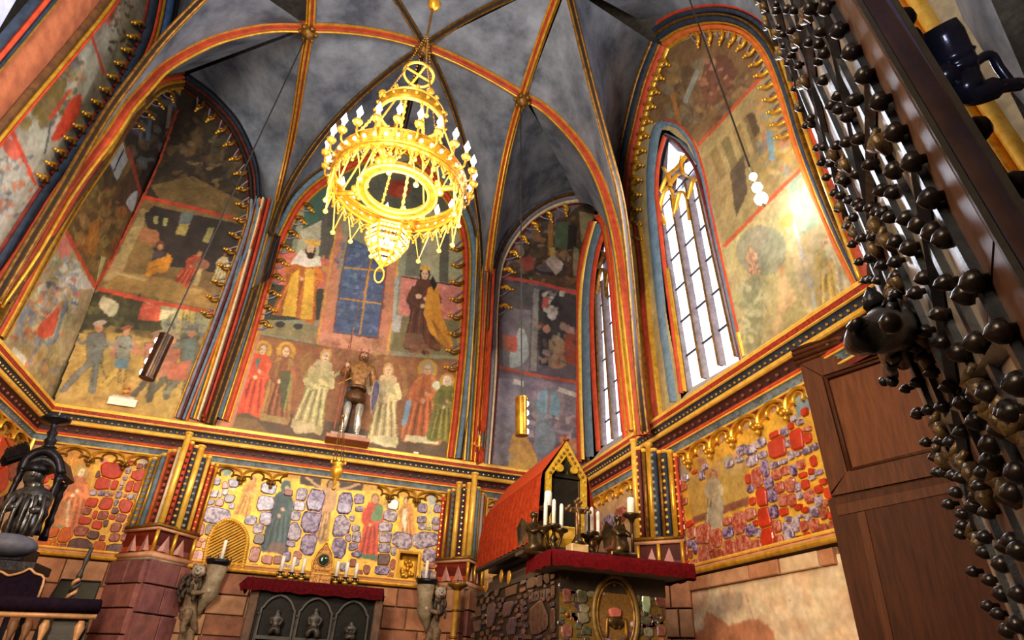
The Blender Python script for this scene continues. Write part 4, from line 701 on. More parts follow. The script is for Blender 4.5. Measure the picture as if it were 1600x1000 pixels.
# ---- left corner panel (back wall) and the sliver on the left wall
PL_ = Wallpaint(PLB, [(58, 862), (62, 780), (80, 690), (92, 668), (180, 680), (262, 690), (240, 760), (205, 868), (130, 866)], .0145, '#d09a34')
f = PL_; f.dabs((60, 660, 260, 870), 260, ['#c08a2c', '#e0b040', '#c89430', '#b07c24'], (2, 7), .35); f.poly([(80, 690), (92, 660), (262, 690), (255, 720), (160, 715)], '#b98434'); f.ell(163, 722, 7, 6, '#b86c54'); f.ell(225, 722, 8, 9, '#b09a88'); f.dabs((95, 695, 118, 718), 10, ['#b85c3c', '#5c7c84'], (2, 4))
f.poly([(92, 700), (150, 712), (140, 770), (120, 830), (75, 830), (80, 770)], '#b97c34', .8); f.person((100, 826), (128, 738), '#b86a40', '#d8c09c', '#a8845c', '#a85c38', '#a8823c', .24); f.ell(96, 802, 18, 22, '#b87848', .8); f.line([(108, 782), (104, 826)], 4, '#c8ae88'); f.line([(76, 822), (100, 824)], 5, '#6c7c54', .8)
f.noise(.4, (16, 6, 3), .08); o1 = f.build('stone_panel', WB, GILTW, .012)
S1 = px_list([(960, 35, 110, 80, 'R'), (1105, 50, 110, 100, 'R'), (910, 125, 70, 60, 'd'), (990, 165, 40, 70, 'R'), (1075, 170, 90, 80, 'd'), (890, 225, 110, 60, 'R'), (1015, 270, 90, 70, 'R'), (850, 335, 130, 80, 'd'), (970, 375, 110, 70, 'D'), (1065, 405, 55, 50, 'd'), (1305, 75, 120, 110, 'R'), (1430, 100, 90, 100, 'R'), (1260, 195, 90, 70, 'd'), (1385, 205, 90, 60, 'd'), (1210, 295, 90, 80, 'd'), (1320, 300, 60, 80, 'd'), (1200, 400, 90, 70, 'd'), (1310, 400, 80, 65, 'd'), (1215, 520, 190, 95, 'D'), (1025, 510, 120, 110, 'O'), (840, 490, 230, 125, 'D'), (690, 375, 120, 130, 'O'), (555, 350, 90, 90, 'O'), (455, 470, 130, 95, 'O'), (570, 430, 30, 50, 'O'), (575, 490, 50, 60, 'O'), (655, 495, 60, 60, 'd')], 0, 780, 6.667)
S2 = px_list([(1160, 640, 210, 140, 'R'), (1465, 680, 160, 110, 'R'), (1070, 775, 130, 110, 'R'), (1195, 790, 60, 80, 'R'), (1355, 800, 60, 100, 'R'), (1475, 810, 150, 105, 'R'), (1340, 640, 50, 50, 'L'), (1305, 715, 40, 40, 'L'), (1275, 770, 30, 40, 'L'), (1265, 820, 25, 30, 'L'), (975, 865, 60, 50, 'L'), (1060, 870, 60, 50, 'L'), (1125, 880, 30, 45, 'L'), (1170, 885, 28, 28, 'r'), (1240, 890, 50, 60, 'P'), (1305, 900, 28, 28, 'r'), (1360, 910, 60, 50, 'L'), (1440, 910, 65, 60, 'L'), (1210, 975, 40, 50, 'L')], 0, 640, 6.667)
S3 = px_list([(310, 390, 80, 70, 'R'), (330, 465, 50, 30, 'r'), (310, 535, 80, 70, 'R'), (285, 615, 60, 40, 'd'), (240, 690, 50, 50, 'O'), (385, 370, 50, 60, 'R')], 0, 660, 4.544)
mosaic(o1, (PLB[0], YB-.012), filler(S1+S2+S3, [(62, 858), (140, 760), (165, 722), (252, 722), (240, 780), (205, 866), (130, 862)], [(110, 790, 42, 56)], 40, 'RrOdD', (6, 10)))
f = Wallpaint(PLL, [(-120, 560), (-20, 640), (40, 680), (70, 700), (60, 862), (-60, 900), (-160, 860)], .03, '#c89434'); f.noise(.4, (8, 3), .1); o2 = f.build('stone_panel', WL, GILTW, .012)
mosaic(o2, (PLL[0], XL+.012), ((5, 705, 22, 34, 'R'), (20, 730, 18, 24, 'd'), (2, 748, 20, 26, 'R'), (25, 775, 20, 24, 'O'), (0, 800, 20, 30, 'D'), (36, 715, 12, 18, 'O'), (14, 690, 16, 18, 'O'), (40, 752, 12, 20, 'R')))
# ---- right wall panels
f = Wallpaint(PLR, [(1045, 742), (1090, 715), (1180, 665), (1262, 612), (1292, 740), (1308, 838), (1200, 862), (1070, 893), (1056, 815)], .0145, '#dfae40')
f.dabs((1040, 600, 1310, 900), 420, ['#d09a30', '#ecc050', '#d8a83c', '#c08a2c'], (2, 7), .35)
f.poly([(1074, 745), (1090, 742), (1100, 754), (1116, 720), (1165, 700), (1172, 788), (1130, 805), (1084, 820), (1077, 770)], '#c09c54'); f.poly([(1084, 808), (1172, 776), (1172, 790), (1082, 820)], '#8c5848'); f.ell(1150, 725, 13, 16, '#c08a78', .8); f.ell(1152, 731, 9, 12, '#c4a468'); f.ell(1140, 722, 9, 8, '#7ca08c', .6)
f.person((1118, 824), (1116, 742), '#a89a84', '#b48c6c', '#7c5c3c', None, '#c88c50', .17); f.poly([(1108, 800), (1122, 770), (1132, 790), (1124, 826), (1112, 826)], '#b0a592', 1, True)
f.poly([(1046, 742), (1080, 722), (1080, 738), (1052, 752)], '#a89878'); f.ell(1098, 722, 8, 8, '#a86c60', .8); f.poly([(1238, 620), (1262, 612), (1270, 640), (1248, 655)], '#7c94a0'); f.dabs((1060, 700, 1240, 740), 30, ['#a89478', '#b87c60', '#98a898'], (3, 6), .6)
f.noise(.35, (16, 6, 3), .08); o3 = f.build('stone_panel', WR, GILTW, .012)
R1s = px_list([(400, 510, 60, 80, 'R'), (480, 450, 60, 70, 'L'), (410, 625, 55, 50, 'R'), (410, 720, 60, 60, 'R'), (425, 805, 70, 60, 'R'), (435, 890, 60, 50, 'R'), (445, 970, 60, 60, 'R'), (685, 335, 50, 50, 'L'), (650, 420, 50, 80, 'L'), (575, 385, 40, 30, 'R'), (1065, 160, 90, 90, 'L'), (1165, 150, 90, 90, 'L'), (1265, 85, 90, 80, 'L'), (1180, 265, 100, 100, 'L'), (1290, 205, 70, 70, 'L'), (1440, 120, 160, 190, 'R'), (1550, 85, 40, 70, 'L'), (1310, 350, 60, 160, 'P'), (1420, 310, 90, 60, 'L'), (1505, 275, 60, 50, 'L'), (1230, 450, 100, 180, 'r'), (1435, 410, 80, 90, 'r'), (1530, 370, 80, 80, 'r'), (1350, 500, 70, 110, 'P'), (1465, 545, 80, 100, 'r'), (1580, 520, 90, 130, 'r'), (1280, 640, 90, 180, 'R'), (1385, 625, 80, 120, 'P'), (1500, 680, 80, 100, 'r'), (1595, 680, 60, 120, 'r'), (1405, 800, 70, 120, 'P'), (1305, 860, 110, 180, 'R'), (1510, 800, 70, 70, 'R'), (1160, 560, 50, 70, 'P'), (1180, 690, 50, 70, 'R'), (1135, 460, 40, 90, 'R'), (1045, 250, 60, 60, 'L'), (940, 300, 70, 60, 'L')], 1000, 680, 6.667)
R2s_ = px_list([(550, 290, 80, 110, 'r'), (665, 300, 125, 185, 'r'), (795, 345, 110, 155, 'r'), (915, 165, 80, 70, 'r'), (1040, 180, 120, 190, 'r'), (1160, 90, 100, 105, 'r'), (1215, 185, 35, 50, 'R'), (925, 285, 90, 100, 'P'), (1160, 260, 100, 110, 'P'), (1240, 285, 45, 80, 'L'), (945, 460, 110, 180, 'r'), (1090, 420, 145, 190, 'r'), (1225, 430, 90, 120, 'r'), (1340, 345, 115, 200, 'R'), (1435, 215, 70, 115, 'r'), (1460, 375, 75, 120, 'r'), (1555, 270, 90, 240, 'L'), (460, 480, 80, 140, 'd'), (525, 400, 30, 70, 'P'), (585, 430, 40, 120, 'P'), (535, 510, 30, 70, 'd'), (670, 510, 110, 180, 'r'), (755, 440, 40, 65, 'r'), (810, 540, 100, 130, 'd'), (590, 600, 80, 70, 'r'), (500, 620, 60, 70, 'R'), (460, 350, 35, 60, 'L')], 1000, 790, 6.667)
R3 = px_list([(490, 85, 60, 55, 'L'), (565, 130, 75, 130, 'L'), (650, 150, 70, 90, 'r'), (690, 65, 50, 60, 'L'), (760, 30, 70, 60, 'r'), (755, 135, 80, 115, 'r'), (860, 30, 70, 70, 'd'), (930, 40, 40, 70, 'R'), (865, 190, 70, 110, 'd'), (955, 155, 50, 110, 'd'), (690, 250, 50, 70, 'R'), (780, 258, 80, 40, 'L'), (610, 45, 70, 30, 'L')], 1160, 800, 6.667)
R4 = px_list([(50, 720, 60, 40, 'R'), (55, 800, 90, 105, 'R'), (110, 700, 35, 50, 'L'), (150, 665, 25, 35, 'R'), (185, 750, 70, 115, 'R'), (253, 735, 40, 60, 'R'), (125, 775, 35, 40, 'L'), (150, 845, 30, 50, 'L'), (195, 835, 30, 30, 'L'), (250, 815, 50, 40, 'L'), (50, 900, 50, 40, 'L'), (105, 880, 30, 40, 'L'), (212, 905, 40, 50, 'r'), (290, 885, 30, 60, 'R'), (55, 970, 50, 60, 'R'), (120, 950, 50, 60, 'r'), (165, 940, 30, 60, 'P'), (225, 970, 40, 30, 'R')], 1200, 500, 4)
R5 = px_list([(15, 30, 40, 60, 'R'), (80, 45, 50, 70, 'R'), (138, 35, 45, 80, 'R'), (190, 45, 30, 50, 'L'), (240, 30, 40, 50, 'R'), (325, 60, 40, 45, 'R'), (385, 85, 40, 65, 'R'), (30, 110, 40, 70, 'L'), (95, 140, 45, 70, 'r'), (150, 130, 40, 80, 'r'), (205, 100, 30, 40, 'L'), (265, 105, 50, 70, 'r'), (325, 135, 40, 60, 'L'), (105, 200, 40, 40, 'R'), (295, 200, 50, 60, 'L'), (355, 205, 45, 65, 'd')], 1200, 750, 4)
mosaic(o3, (PLR[0], XR-.012), filler(R1s+R4+R5+R3+R2s_, [(1056, 760), (1075, 742), (1170, 698), (1262, 640), (1290, 740), (1304, 835), (1200, 858), (1072, 888)], [(1125, 765, 50, 62)], 80, 'RrdLPR', (7, 11)))
f = Wallpaint(PLR, [(915, 790), (985, 740), (992, 860), (930, 880)], .025, '#d8b080'); f.dabs((915, 740, 990, 880), 80, ['#c89c74', '#b87c60', '#d8bc90', '#b0a0a0'], (3, 8), .6); f.noise(.3, (8, 3), .1); o4 = f.build('stone_panel', WR, GILTW, .012)
mosaic(o4, (PLR[0], XR-.012), ((970, 805, 14, 20, 'r'), (952, 815, 14, 18, 'L'), (935, 830, 14, 20, 'r'), (975, 845, 14, 16, 'L'), (955, 850, 14, 16, 'r')))
f = Wallpaint(PLB, [(752, 755), (800, 765), (790, 900), (742, 905)], .025, '#d8b060'); f.noise(.4, (8, 3), .1); o5 = f.build('stone_panel', WB, GILTW, .012)
mosaic(o5, (PLB[0], YB-.012), ((772, 803, 13, 16, 'r'), (766, 822, 14, 16, 'L'), (768, 843, 13, 18, 'r'), (762, 868, 14, 16, 'd'), (778, 785, 12, 10, 'L')))
# ---- small wall niche right of the altar, and its gilt lining
q0 = [bk(623, 861), bk(656, 864), bk(652, 908), bk(617, 906)]; bq = [p+np.array([.02, .22, 0]) for p in q0]
NI = root('trim_10', q0[0], kind='structure')
ob('niche_side', [*q0, *bq], [[0, 1, 5, 4], [1, 2, 6, 5], [2, 3, 7, 6], [3, 0, 4, 7]], GOLDD, NI); ob('niche_back', bq, [[0, 1, 2, 3]], GOLD, NI)
for a, b_ in ((0, 1), (1, 2), (3, 0)): ob('niche_frame', *tube([q0[a]+np.array([0, -.02, 0]), q0[b_]+np.array([0, -.02, 0])], .035, 6), GOLDL, NI)
b = B()
for k in range(16): b.add(*ball(bq[3]*.5+bq[2]*.5+np.array([(rng.random()-.5)*.26, -.05, .06+.34*rng.random()]), .04, 6, 4))
b.ob('relief', GOLD, NI, True, kind='stuff')
# ---- blind arcade below the cornice
def wallframe(which):
    if which == 'b': return (lambda a, o, z: np.array([a, YB-o, z])), np.array([0, -1.0, 0])
    if which == 'r': return (lambda a, o, z: np.array([XR-o, a, z])), np.array([-1.0, 0, 0])
    return (lambda a, o, z: np.array([XL+o, a, z])), np.array([1.0, 0, 0])
ARC = root('trim_11', (0, YB, 3.6), kind='structure')
def tref(a0, a1, which, zf=3.50, zt=3.69, half=0, end0=None, end1=None):
    fr_, n = wallframe(which); m = (a0+a1)/2; hw = (a1-a0)/2
    def P(x, z, o=.05): return fr_(m+hw*x, o, zf+(zt-zf)*z)
    out = [(-1, 0), (-.97, .35), (-.8, .68), (-.5, .88), (0, 1.0), (.5, .88), (.8, .68), (.97, .35), (1, 0)]
    tre = [(-.98, .02), (-.80, .22), (-.52, .27), (-.36, .12), (-.42, .38), (-.34, .62), (0, .80), (.34, .62), (.42, .38), (.36, .12), (.52, .27), (.80, .22), (.98, .02)]
    if half: out = [(x, z) for x, z in out if x*half <= 0]; tre = [(x, z) for x, z in tre if x*half <= 0]
    t1 = sweep([P(x, z, .0) for x, z in cat([(x, z) for x, z in out], 3)], [(-.024, .0), (-.02, .07), (0, .088), (.02, .07), (.024, .0)], n)
    o_ = ob('arch', *t1, GOLD, ARC)
    ob('trefoil', *sweep([P(x, z, .0) for x, z in cat(tre, 3)], [(-.015, .0), (-.012, .045), (0, .058), (.012, .045), (.015, .0)], n), GOLDD if which != 'r' else GOLD, o_)
    cp = []
    for s_ in (-1, 1):
        if half and s_*half > 0: continue
        ob('cusp', *ball(P(.37*s_, .12, .05), .02, 6, 4), GOLDD, o_)
    return o_
def knob(a, which, z=3.46):
    fr_, n = wallframe(which); c = fr_(a, .09, z); b = B()
    for d in ((-.05, .02), (.05, .02), (0, -.05), (0, .035)): b.add(*ball(fr_(a+d[0], .09, z+d[1]), .036, 6, 4))
    b.add(*ball(c+n*.05, .03, 6, 4)); b.ob('pendant', GOLDD if which == 'b' else GOLD, ARC, True)
sb = [bk(u, v, YB-.07)[0] for u, v in ((91, 694), (142, 715), (196, 721), (250, 712))]
for i in range(3): tref(sb[i], sb[i+1], 'b')
for i in (1, 2): knob(sb[i], 'b')
sc_ = [bk(u, v, YB-.07)[0] for u, v in ((332, 724), (379, 742), (425, 749), (609, 776), (651, 780), (699, 764))]
tref(sc_[0], sc_[1], 'b'); tref(sc_[1], sc_[2], 'b'); tref(sc_[2], sc_[2]+.5, 'b', half=1); tref(sc_[3]-.5, sc_[3], 'b', half=-1); tref(sc_[3], sc_[4], 'b'); tref(sc_[4], sc_[5], 'b')
for i in (1, 2, 3, 4): knob(sc_[i], 'b')
x0 = 3.2
for i in range(3): tref(x0+i*.55, x0+.55+i*.55, 'b')
yr = [sd(u, v, XR-.07)[1] for u, v in ((1046, 748), (1077, 735), (1111, 720), (1145, 699), (1186, 678), (1230, 655), (1264, 625))]
for i in range(6): tref(yr[i], yr[i+1], 'r')
for i in range(1, 6): knob(yr[i], 'r', 3.44)
yc = [sd(u, v, XR-.07)[1] for u, v in ((922, 800), (940, 783), (962, 768), (985, 755))]
for i in range(3): tref(yc[i], yc[i+1], 'r'); 
yl = [12.0, 11.45, 10.9, 10.35, 9.8, 9.25]
for i in range(5): tref(yl[i], yl[i+1], 'l')
ob('corner_post', *tube([(XL+.08, YB-.08, 3.3), (XL+.08, YB-.08, 3.72)], .03, 6), GOLDL, ARC)
# ---- bundled piers of the lower zone: colonettes on a pedestal
def pier(name, A, Lp, Rp, seq, zb=2.47, tops=None):
    A, Lp, Rp = (np.array(p, float) for p in (A, Lp, Rp)); r = root(name, (*A, ZL), kind='structure')
    nL = sum(1 for s in seq if s[0] == 'L'); nR = sum(1 for s in seq if s[0] == 'R')
    ob('core', *prism([(*A, zb-.3), (*Rp, zb-.3), (Rp[0]+.0, Rp[1]+.5 if abs(Rp[0]-XR) > .6 else Rp[1], zb-.3), (Lp[0], Lp[1]+.5 if abs(Lp[0]-XR) > .6 else Lp[1], zb-.3), (*Lp, zb-.3)], (0, 0, 3.66-zb+.3)), REDD, r)
    il = ir = 0; mid = (Lp+Rp)/2; of = (A-mid); of /= np.linalg.norm(of)
    for side, m, rad, dm, top in seq:
        if side == 'A': p = A+of*.02
        elif side == 'L': il += 1; p = A+(Lp-A)*il/(nL+.3)+of*.03
        else: ir += 1; p = A+(Rp-A)*ir/(nR+.3)+of*.03
        c = ob('shaft', *tube([(*p, zb), (*p, top)], rad, 8), m, r, True)
        if dm:
            b = B()
            for z in np.arange(zb+.08, top-.05, .105): b.add(*ball((p[0]+of[0]*rad*.8, p[1]+of[1]*rad*.8, z), rad*.75, 5, 3))
            b.ob('painted_dot', dm, c, False, kind='stuff')
        if top > 3.6: ob('capital', *lathe([(rad*1.0, -.02), (rad*1.35, .0), (rad*1.2, .03)], (*p, top), 8), GOLDL, c)
    o = of*.09
    for dz, k, m in ((0, .09, GOLDD), (-.045, .06, PKL)):
        o = of*k; ob('bracket', *tube([(*(Lp+o*.5), zb+dz), (*(A+o), zb+dz), (*(Rp+o*.5), zb+dz)], .032, 6), m, r, True)
    for s_, Q in ((0, Lp), (1, Rp)):
        V, F = prism([(*A, ZL+.02), (*Q, ZL+.02), (*Q, zb-.05), (*A, zb-.05)], (*(-of*.1), 0)); ob('pedestal_face', V, F, RED if s_ == 0 else mat('maroon paint', '#7c3a34', '#5c2a2c', .65), r)
        for t in (.25, .62):
            c0 = A+(Q-A)*t+of*.015; w2 = (Q-A)*.15
            ob('pedestal_spur', [(*(c0-w2), ZL+.06), (*(c0+w2), ZL+.06), (*(c0+w2*.2), zb-.12), (*(c0+of*.10), ZL+.06)], [[0, 3, 2], [3, 1, 2], [0, 1, 3]], mat('pale pink paint', '#c08a80', '#a87468', .7), r)
    for t, Q in ((0, Lp), (.45, Rp), (.95, Rp)): p = A+(Q-A)*t+of*.03; ob('pedestal_roll', *tube([(*p, ZL+.03), (*p, zb-.03)], .03, 6), GOLD, r, True)
    for oo, dz, rr, m in ((.05, .04, .022, GOLDD), (.09, -.01, .05, PKL), (.08, -.06, .035, mat('grey gilt ledge', '#a89078', '#7c6654', .6))):
        o = of*oo; ob('ledge', *tube([(*(Lp+o*.4), ZL+dz), (*(A+o), ZL+dz), (*(Rp+o*.4), ZL+dz)], rr, 6), m, r, True)
    return r
GD, RDt, WHt = GOLDL, REDD, WHITEP
TOPR = 3.98
P1 = pier('pillar_1', (-2.30, 11.55), (-2.92, YB), (-1.80, YB), [('L', WHITEP, .03, None, 3.72), ('L', mat('red shaft paint', '#b8482c', '#8c2c1c', .55), .045, mat('dark dot paint', '#3c1614', None, .6), 3.70), ('L', ORANGE, .035, None, 3.70), ('L', BLUE, .05, None, 3.66), ('L', GOLD, .025, None, 3.66), ('L', BLUE, .045, GOLD, 3.62), ('L', GOLD, .03, None, 3.62), ('A', GOLDL, .05, None, TOPR), ('R', RED, .035, mat('dark dot paint', '#3c1614', None, .6), 3.85), ('R', BLUED, .035, GD, 3.82), ('R', GOLDL, .055, None, 3.86), ('R', BLUED, .04, mat('grey dot paint', '#8a8a80', None, .6), 3.72), ('R', GOLDL, .035, None, 3.74), ('R', RED, .03, GD, 3.66), ('R', GOLD, .025, None, 3.66)])
P2 = pier('pillar_2', (2.78, 11.62), (2.30, YB), (3.22, YB), [('L', GOLDL, .04, None, 3.80), ('L', BLUED, .03, GD, 3.78), ('L', GOLDL, .05, None, 3.84), ('L', mat('green grey shaft paint', '#5c6a58', '#404a40', .6), .035, mat('dark dot paint', '#3c1614', None, .6), 3.72), ('L', GOLD, .03, None, 3.72), ('L', RED, .03, GD, 3.64), ('A', GOLDL, .055, None, TOPR), ('R', BLUE, .06, None, 3.74), ('R', GOLDL, .03, None, 3.74), ('R', mat('mottled shaft paint', '#b8907c', '#98a0a0', .6), .045, None, 3.70), ('R', ORANGE, .03, None, 3.70), ('R', GOLDL, .03, None, 3.66)])
P3 = pier('pillar_3', (4.62, 8.62), (XR-.02, 9.15), (XR-.02, 8.08), [('L', RED, .04, GD, 3.8), ('L', GOLDL, .04, None, 3.8), ('A', GOLDL, .05, None, TOPR), ('R', mat('dark red shaft paint', '#6a2418', '#4a1812', .6), .04, GD, 3.84), ('R', GOLDD, .03, None, 3.8), ('R', GOLD, .05, None, 3.88), ('R', BLUED, .045, mat('grey dot paint', '#8a8a80', None, .6), 3.78), ('R', GOLDD, .03, None, 3.74), ('R', BLUED, .04, GD, 3.74), ('R', GOLD, .045, None, 3.72), ('R', RED, .03, GD, 3.66)])
# ---- sandstone blocks under the ledge
SBm = [mat('sandstone a', '#a5694a', '#7c4c38', .8, 0, 5, .5), mat('sandstone b', '#b87a54', '#96603f', .8, 0, 5, .5), mat('sandstone c', '#8a5244', '#6a3c34', .8, 0, 5, .5), mat('sandstone d', '#c08c66', '#9a6a4a', .8, 0, 4, .5)]
SBp = [mat('red sandstone a', '#8c5450', '#6c3c3c', .8, 0, 5, .4), mat('red sandstone b', '#9a5c50', '#744440', .8, 0, 5, .4)]
def ashlar(par, p0, p1, ztop, zbot, mats, hrow=.33, wmin=.42, wmax=.75, name='stone_block'):
    p0 = np.array(p0, float); p1 = np.array(p1, float); L_ = np.linalg.norm(p1-p0); d = (p1-p0)/L_; n = np.array([d[1], -d[0]]); z = ztop
    while z > zbot+.05:
        h = min(hrow*(.9+.25*rng.random()), z-zbot); a = -wmin*rng.random()*.6
        while a < L_:
            w_ = wmin+(wmax-wmin)*rng.random(); lo = max(a, 0); hi = min(a+w_, L_)
            if hi-lo > .06:
                c = p0+d*(lo+hi)/2; pr = .03+.02*rng.random()
                ob(name, *box((c[0]+n[0]*pr/2, c[1]+n[1]*pr/2, z-h/2), (hi-lo-.022, pr+.04, h-.022), (*d, 0), (*(-n), 0), bev=.008), mats[int(rng.integers(len(mats)))], par)
            a += w_
        z -= h
ashlar(WB, (XL, YB), (-2.9, YB), ZL-.1, .6, [SBm[0], SBm[1], SBm[3]]); ashlar(WB, (-1.82, YB), (-.75, YB), ZL-.1, .6, SBm); ashlar(WB, (1.1, YB), (2.32, YB), ZL-.1, .6, [SBm[0], SBm[1], SBm[3]]); ashlar(WB, (3.2, YB), (XR, YB), ZL-.1, .9, SBm, wmax=1.1)
ashlar(P1, (-2.92, YB), (-2.30, 11.5), ZL-.08, .6, SBp, .36); ashlar(P1, (-2.30, 11.5), (-1.80, YB), ZL-.08, .6, SBp, .36); ashlar(P2, (2.30, YB), (2.78, 11.6), ZL-.08, .6, SBm, .36); ashlar(P2, (2.78, 11.6), (3.22, YB), ZL-.08, .6, SBm, .36)
for pr_, pts in ((P1, [(-2.92, YB+.1), (-2.3, 11.52), (-1.8, YB+.1)]), (P2, [(2.3, YB+.1), (2.78, 11.62), (3.22, YB+.1)])): ob('pier_core', *prism([(*p, 0) for p in pts], (0, 0, ZL)), MORTAR, pr_)
ashlar(P3, (4.62, 8.6), (XR, 8.06), ZL-.08, .6, [SBm[1], SBm[3]], .36); ashlar(P3, (XR, 9.15), (4.62, 8.6), ZL-.08, .6, SBm, .36)
ashlar(WR, (XR, 8.05), (XR, 5.35), ZL-.10, ZL-.28, [SBm[1], SBm[3], mat('pale block', '#d4b490', '#b8906a', .8, 0, 4, .4)], .18, .5, .9)
# plaster patch on the right wall with bare red stone showing below
f = Wallpaint(PLR, [(1070, 925), (1316, 866), (1365, 1040), (1060, 1040)], .02, '#d8b898')
f.dabs((1070, 860, 1350, 1040), 260, ['#e0c8ac', '#d0aa84', '#dcc4a0', '#c89c78', '#e4d0b4'], (6, 20), .4); f.poly([(1105, 955), (1130, 968), (1140, 978), (1165, 970), (1185, 966), (1210, 985), (1215, 1010), (1060, 1010), (1072, 990), (1100, 985)], '#b87858'); f.ell(1235, 939, 1.8, 2.2, '#2a1c16'); f.ell(1155, 950, 1.6, 2, '#2a1c16'); f.poly([(1075, 915), (1110, 908), (1108, 940), (1090, 960), (1075, 960)], '#c08864', .5); f.line([(1165, 925), (1180, 970)], 1.4, '#b88c6c')
f.noise(.3, (30, 9, 3), .06)
w5 = f.build('plaster_patch', WR, FRES, .014)
for z in (ZL-.72, ): ob('dado', *box((XR-.06, 6.5, .86), (.12, 3.0, .10)), BLACK, WR)
# ---- cusped hanging tracery (gilt buds) along the arches
def buds(par, px, plane, step, m, L_=16, side=1, mc=None):
    P0 = resamp(np.array(cat(px, 5)), max(3, int(np.sum(np.linalg.norm(np.diff(np.array(px, float), axis=0), axis=1))/step))); T = np.gradient(P0, axis=0); T /= np.linalg.norm(T, axis=1)[:, None]; N = np.c_[-T[:, 1], T[:, 0]]*side
    n = np.array(plane[0], float); n = n if n@(EYE-on(*P0[0], *plane)) > 0 else -n
    for p, t, q in zip(P0[1:-1], T[1:-1], N[1:-1]):
        A = on(*p, *plane)+n*.05; Mv = on(*(p+q*L_*.55+t*4), *plane)+n*.07; E = on(*(p+q*L_), *plane)+n*.05; C2 = on(*(p+q*L_*.5-t*7), *plane)+n*.04; s = px_size(A)
        o_ = ob('cusp', *tube(cat([A, Mv, E], 3), [3.0*s]*6+[1.8*s], 6), m, par, True)
        ob('cusp_arm', *tube(cat([on(*(p-t*step*.5), *plane)+n*.04, C2, E], 3), 1.5*s, 4), mc or m, o_, True)
        bl = B(); 
        for d, k in ((0, 3.4), (-5.5, 2.6), (4.5, 2.4)): bl.add(*ball(on(*(p+q*(L_+d)), *plane)+n*.06, k*s, 6, 4))
        bl.ob('bud', GOLD, o_, True)
buds(T4, wA_r[1:9], PLR, 19, GOLD, 20, 1, GREY); buds(T4, wA_l[2:], PLR, 22, GOLD, 14, 1); buds(T2, lA_r[1:12], PLB, 24, GOLDD, 15, 1, GREY); buds(T2, lA_l[6:], PLL, 18, GOLDD, 14, 1, GREY)
buds(T1, cAll[1:7], PLB, 21, GOLDD, 16, 1, GREY); buds(T1, cAll[15:20], PLB, 24, GOLDD, 16, 1, GREY); buds(T3, rA_l[3:], PLB, 24, GOLD, 14, 1, GREY); buds(T5, nA_r[2:9], PLL, 22, GOLD, 16, -1, BLUED)
# ================================================================== WINDOWS
GLS = mat('daylit leaded glass', '#f2f6ff', '#c4d4f8', .3, 0, 2.2, 0, 1.45, ramp=(.5, .75))
LEADM = mat('grey mullion stone', '#8c8490', '#6c6470', .6, 0, 9, .15); BAR = mat('iron saddle bar', '#2a2a34', None, .5, .3)
def lancet(name, glass, planex, mull, bars, tracery, jambs, sill):
    pl = ((1, 0, 0), planex); r = root(name, on(*glass[0], *pl), kind='structure')
    P = [on(u, v, *pl) for u, v in glass]
    ob('pane_backing', [p+np.array([.03, 0, 0]) for p in P], [list(range(len(P)))], LEADM, r)
    gc = np.mean(np.array(glass, float), 0); ob('reveal', [on(*(gc+(np.array(g_)-gc)*np.array([1.35, 1.06])), *pl)+np.array([.05, 0, 0]) for g_ in glass], [list(range(len(glass)))], BLUE, r)
    # panes between mullions and bars: cells of the glazing
    edges = [glass_edge for glass_edge in mull]
    for li in range(len(mull)-1):
        for bi in range(len(bars)-1):
            def pt(k, z):   # point on mullion line k at height z
                (u0, v0), (u1, v1) = mull[k]; A = on(u0, v0, *pl); Bq = on(u1, v1, *pl); t = (z-A[2])/(Bq[2]-A[2]); return A*(1-t)+Bq*t
            z0, z1 = bars[bi]+.012, bars[bi+1]-.012; zt = [max(on(*mull[li][0], *pl)[2], on(*mull[li][1], *pl)[2]), max(on(*mull[li+1][0], *pl)[2], on(*mull[li+1][1], *pl)[2])]
            a, b_, c, d = pt(li, z0), pt(li+1, z0), pt(li+1, min(z1, zt[1])), pt(li, min(z1, zt[0]))
            if min(z1, max(zt)) <= z0: continue
            ob('pane', [a, b_, c, d], [[0, 1, 2, 3]], GLS, r)
    for poly in tracery: ob('tracery_pane', [on(u, v, *pl) for u, v in poly], [list(range(len(poly)))], GLS, r)
    for k, m_ in enumerate(mull):
        strips(r, [m_[0], ((m_[0][0]+m_[1][0])/2, (m_[0][1]+m_[1][1])/2), m_[1]], pl, [(0, 7 if 0 < k < len(mull)-1 else 5, LEADM, .08), (-2.2, 2, GOLDD, .10)], 'mullion')
    for z in bars[1:-1]:
        A = [on(*m[0], *pl) for m in (mull[0], mull[-1])]; Bq = [on(*m[1], *pl) for m in (mull[0], mull[-1])]; pts = []
        for a, b_ in zip(A, Bq): t = (z-a[2])/(b_[2]-a[2]); pts.append(a*(1-t)+b_*t+np.array([-.02, 0, 0]))
        ob('saddle_bar', *tube(pts, .016, 5), BAR, r)
    for px, wd, m, pr in jambs: strips(r, px, ((1, 0, 0), planex-.1), [(0, wd, m, pr)], 'jamb')
    ob('window_sill', [on(u, v, (1, 0, 0), x) for (u, v), x in sill], [[0, 1, 2, 3]], mat('grey sill', '#b0a49c', '#9a8e88', .7), r)
    return r
zb = [sd(1104, 600, XR+.12)[2]+k*.66 for k in range(9)]
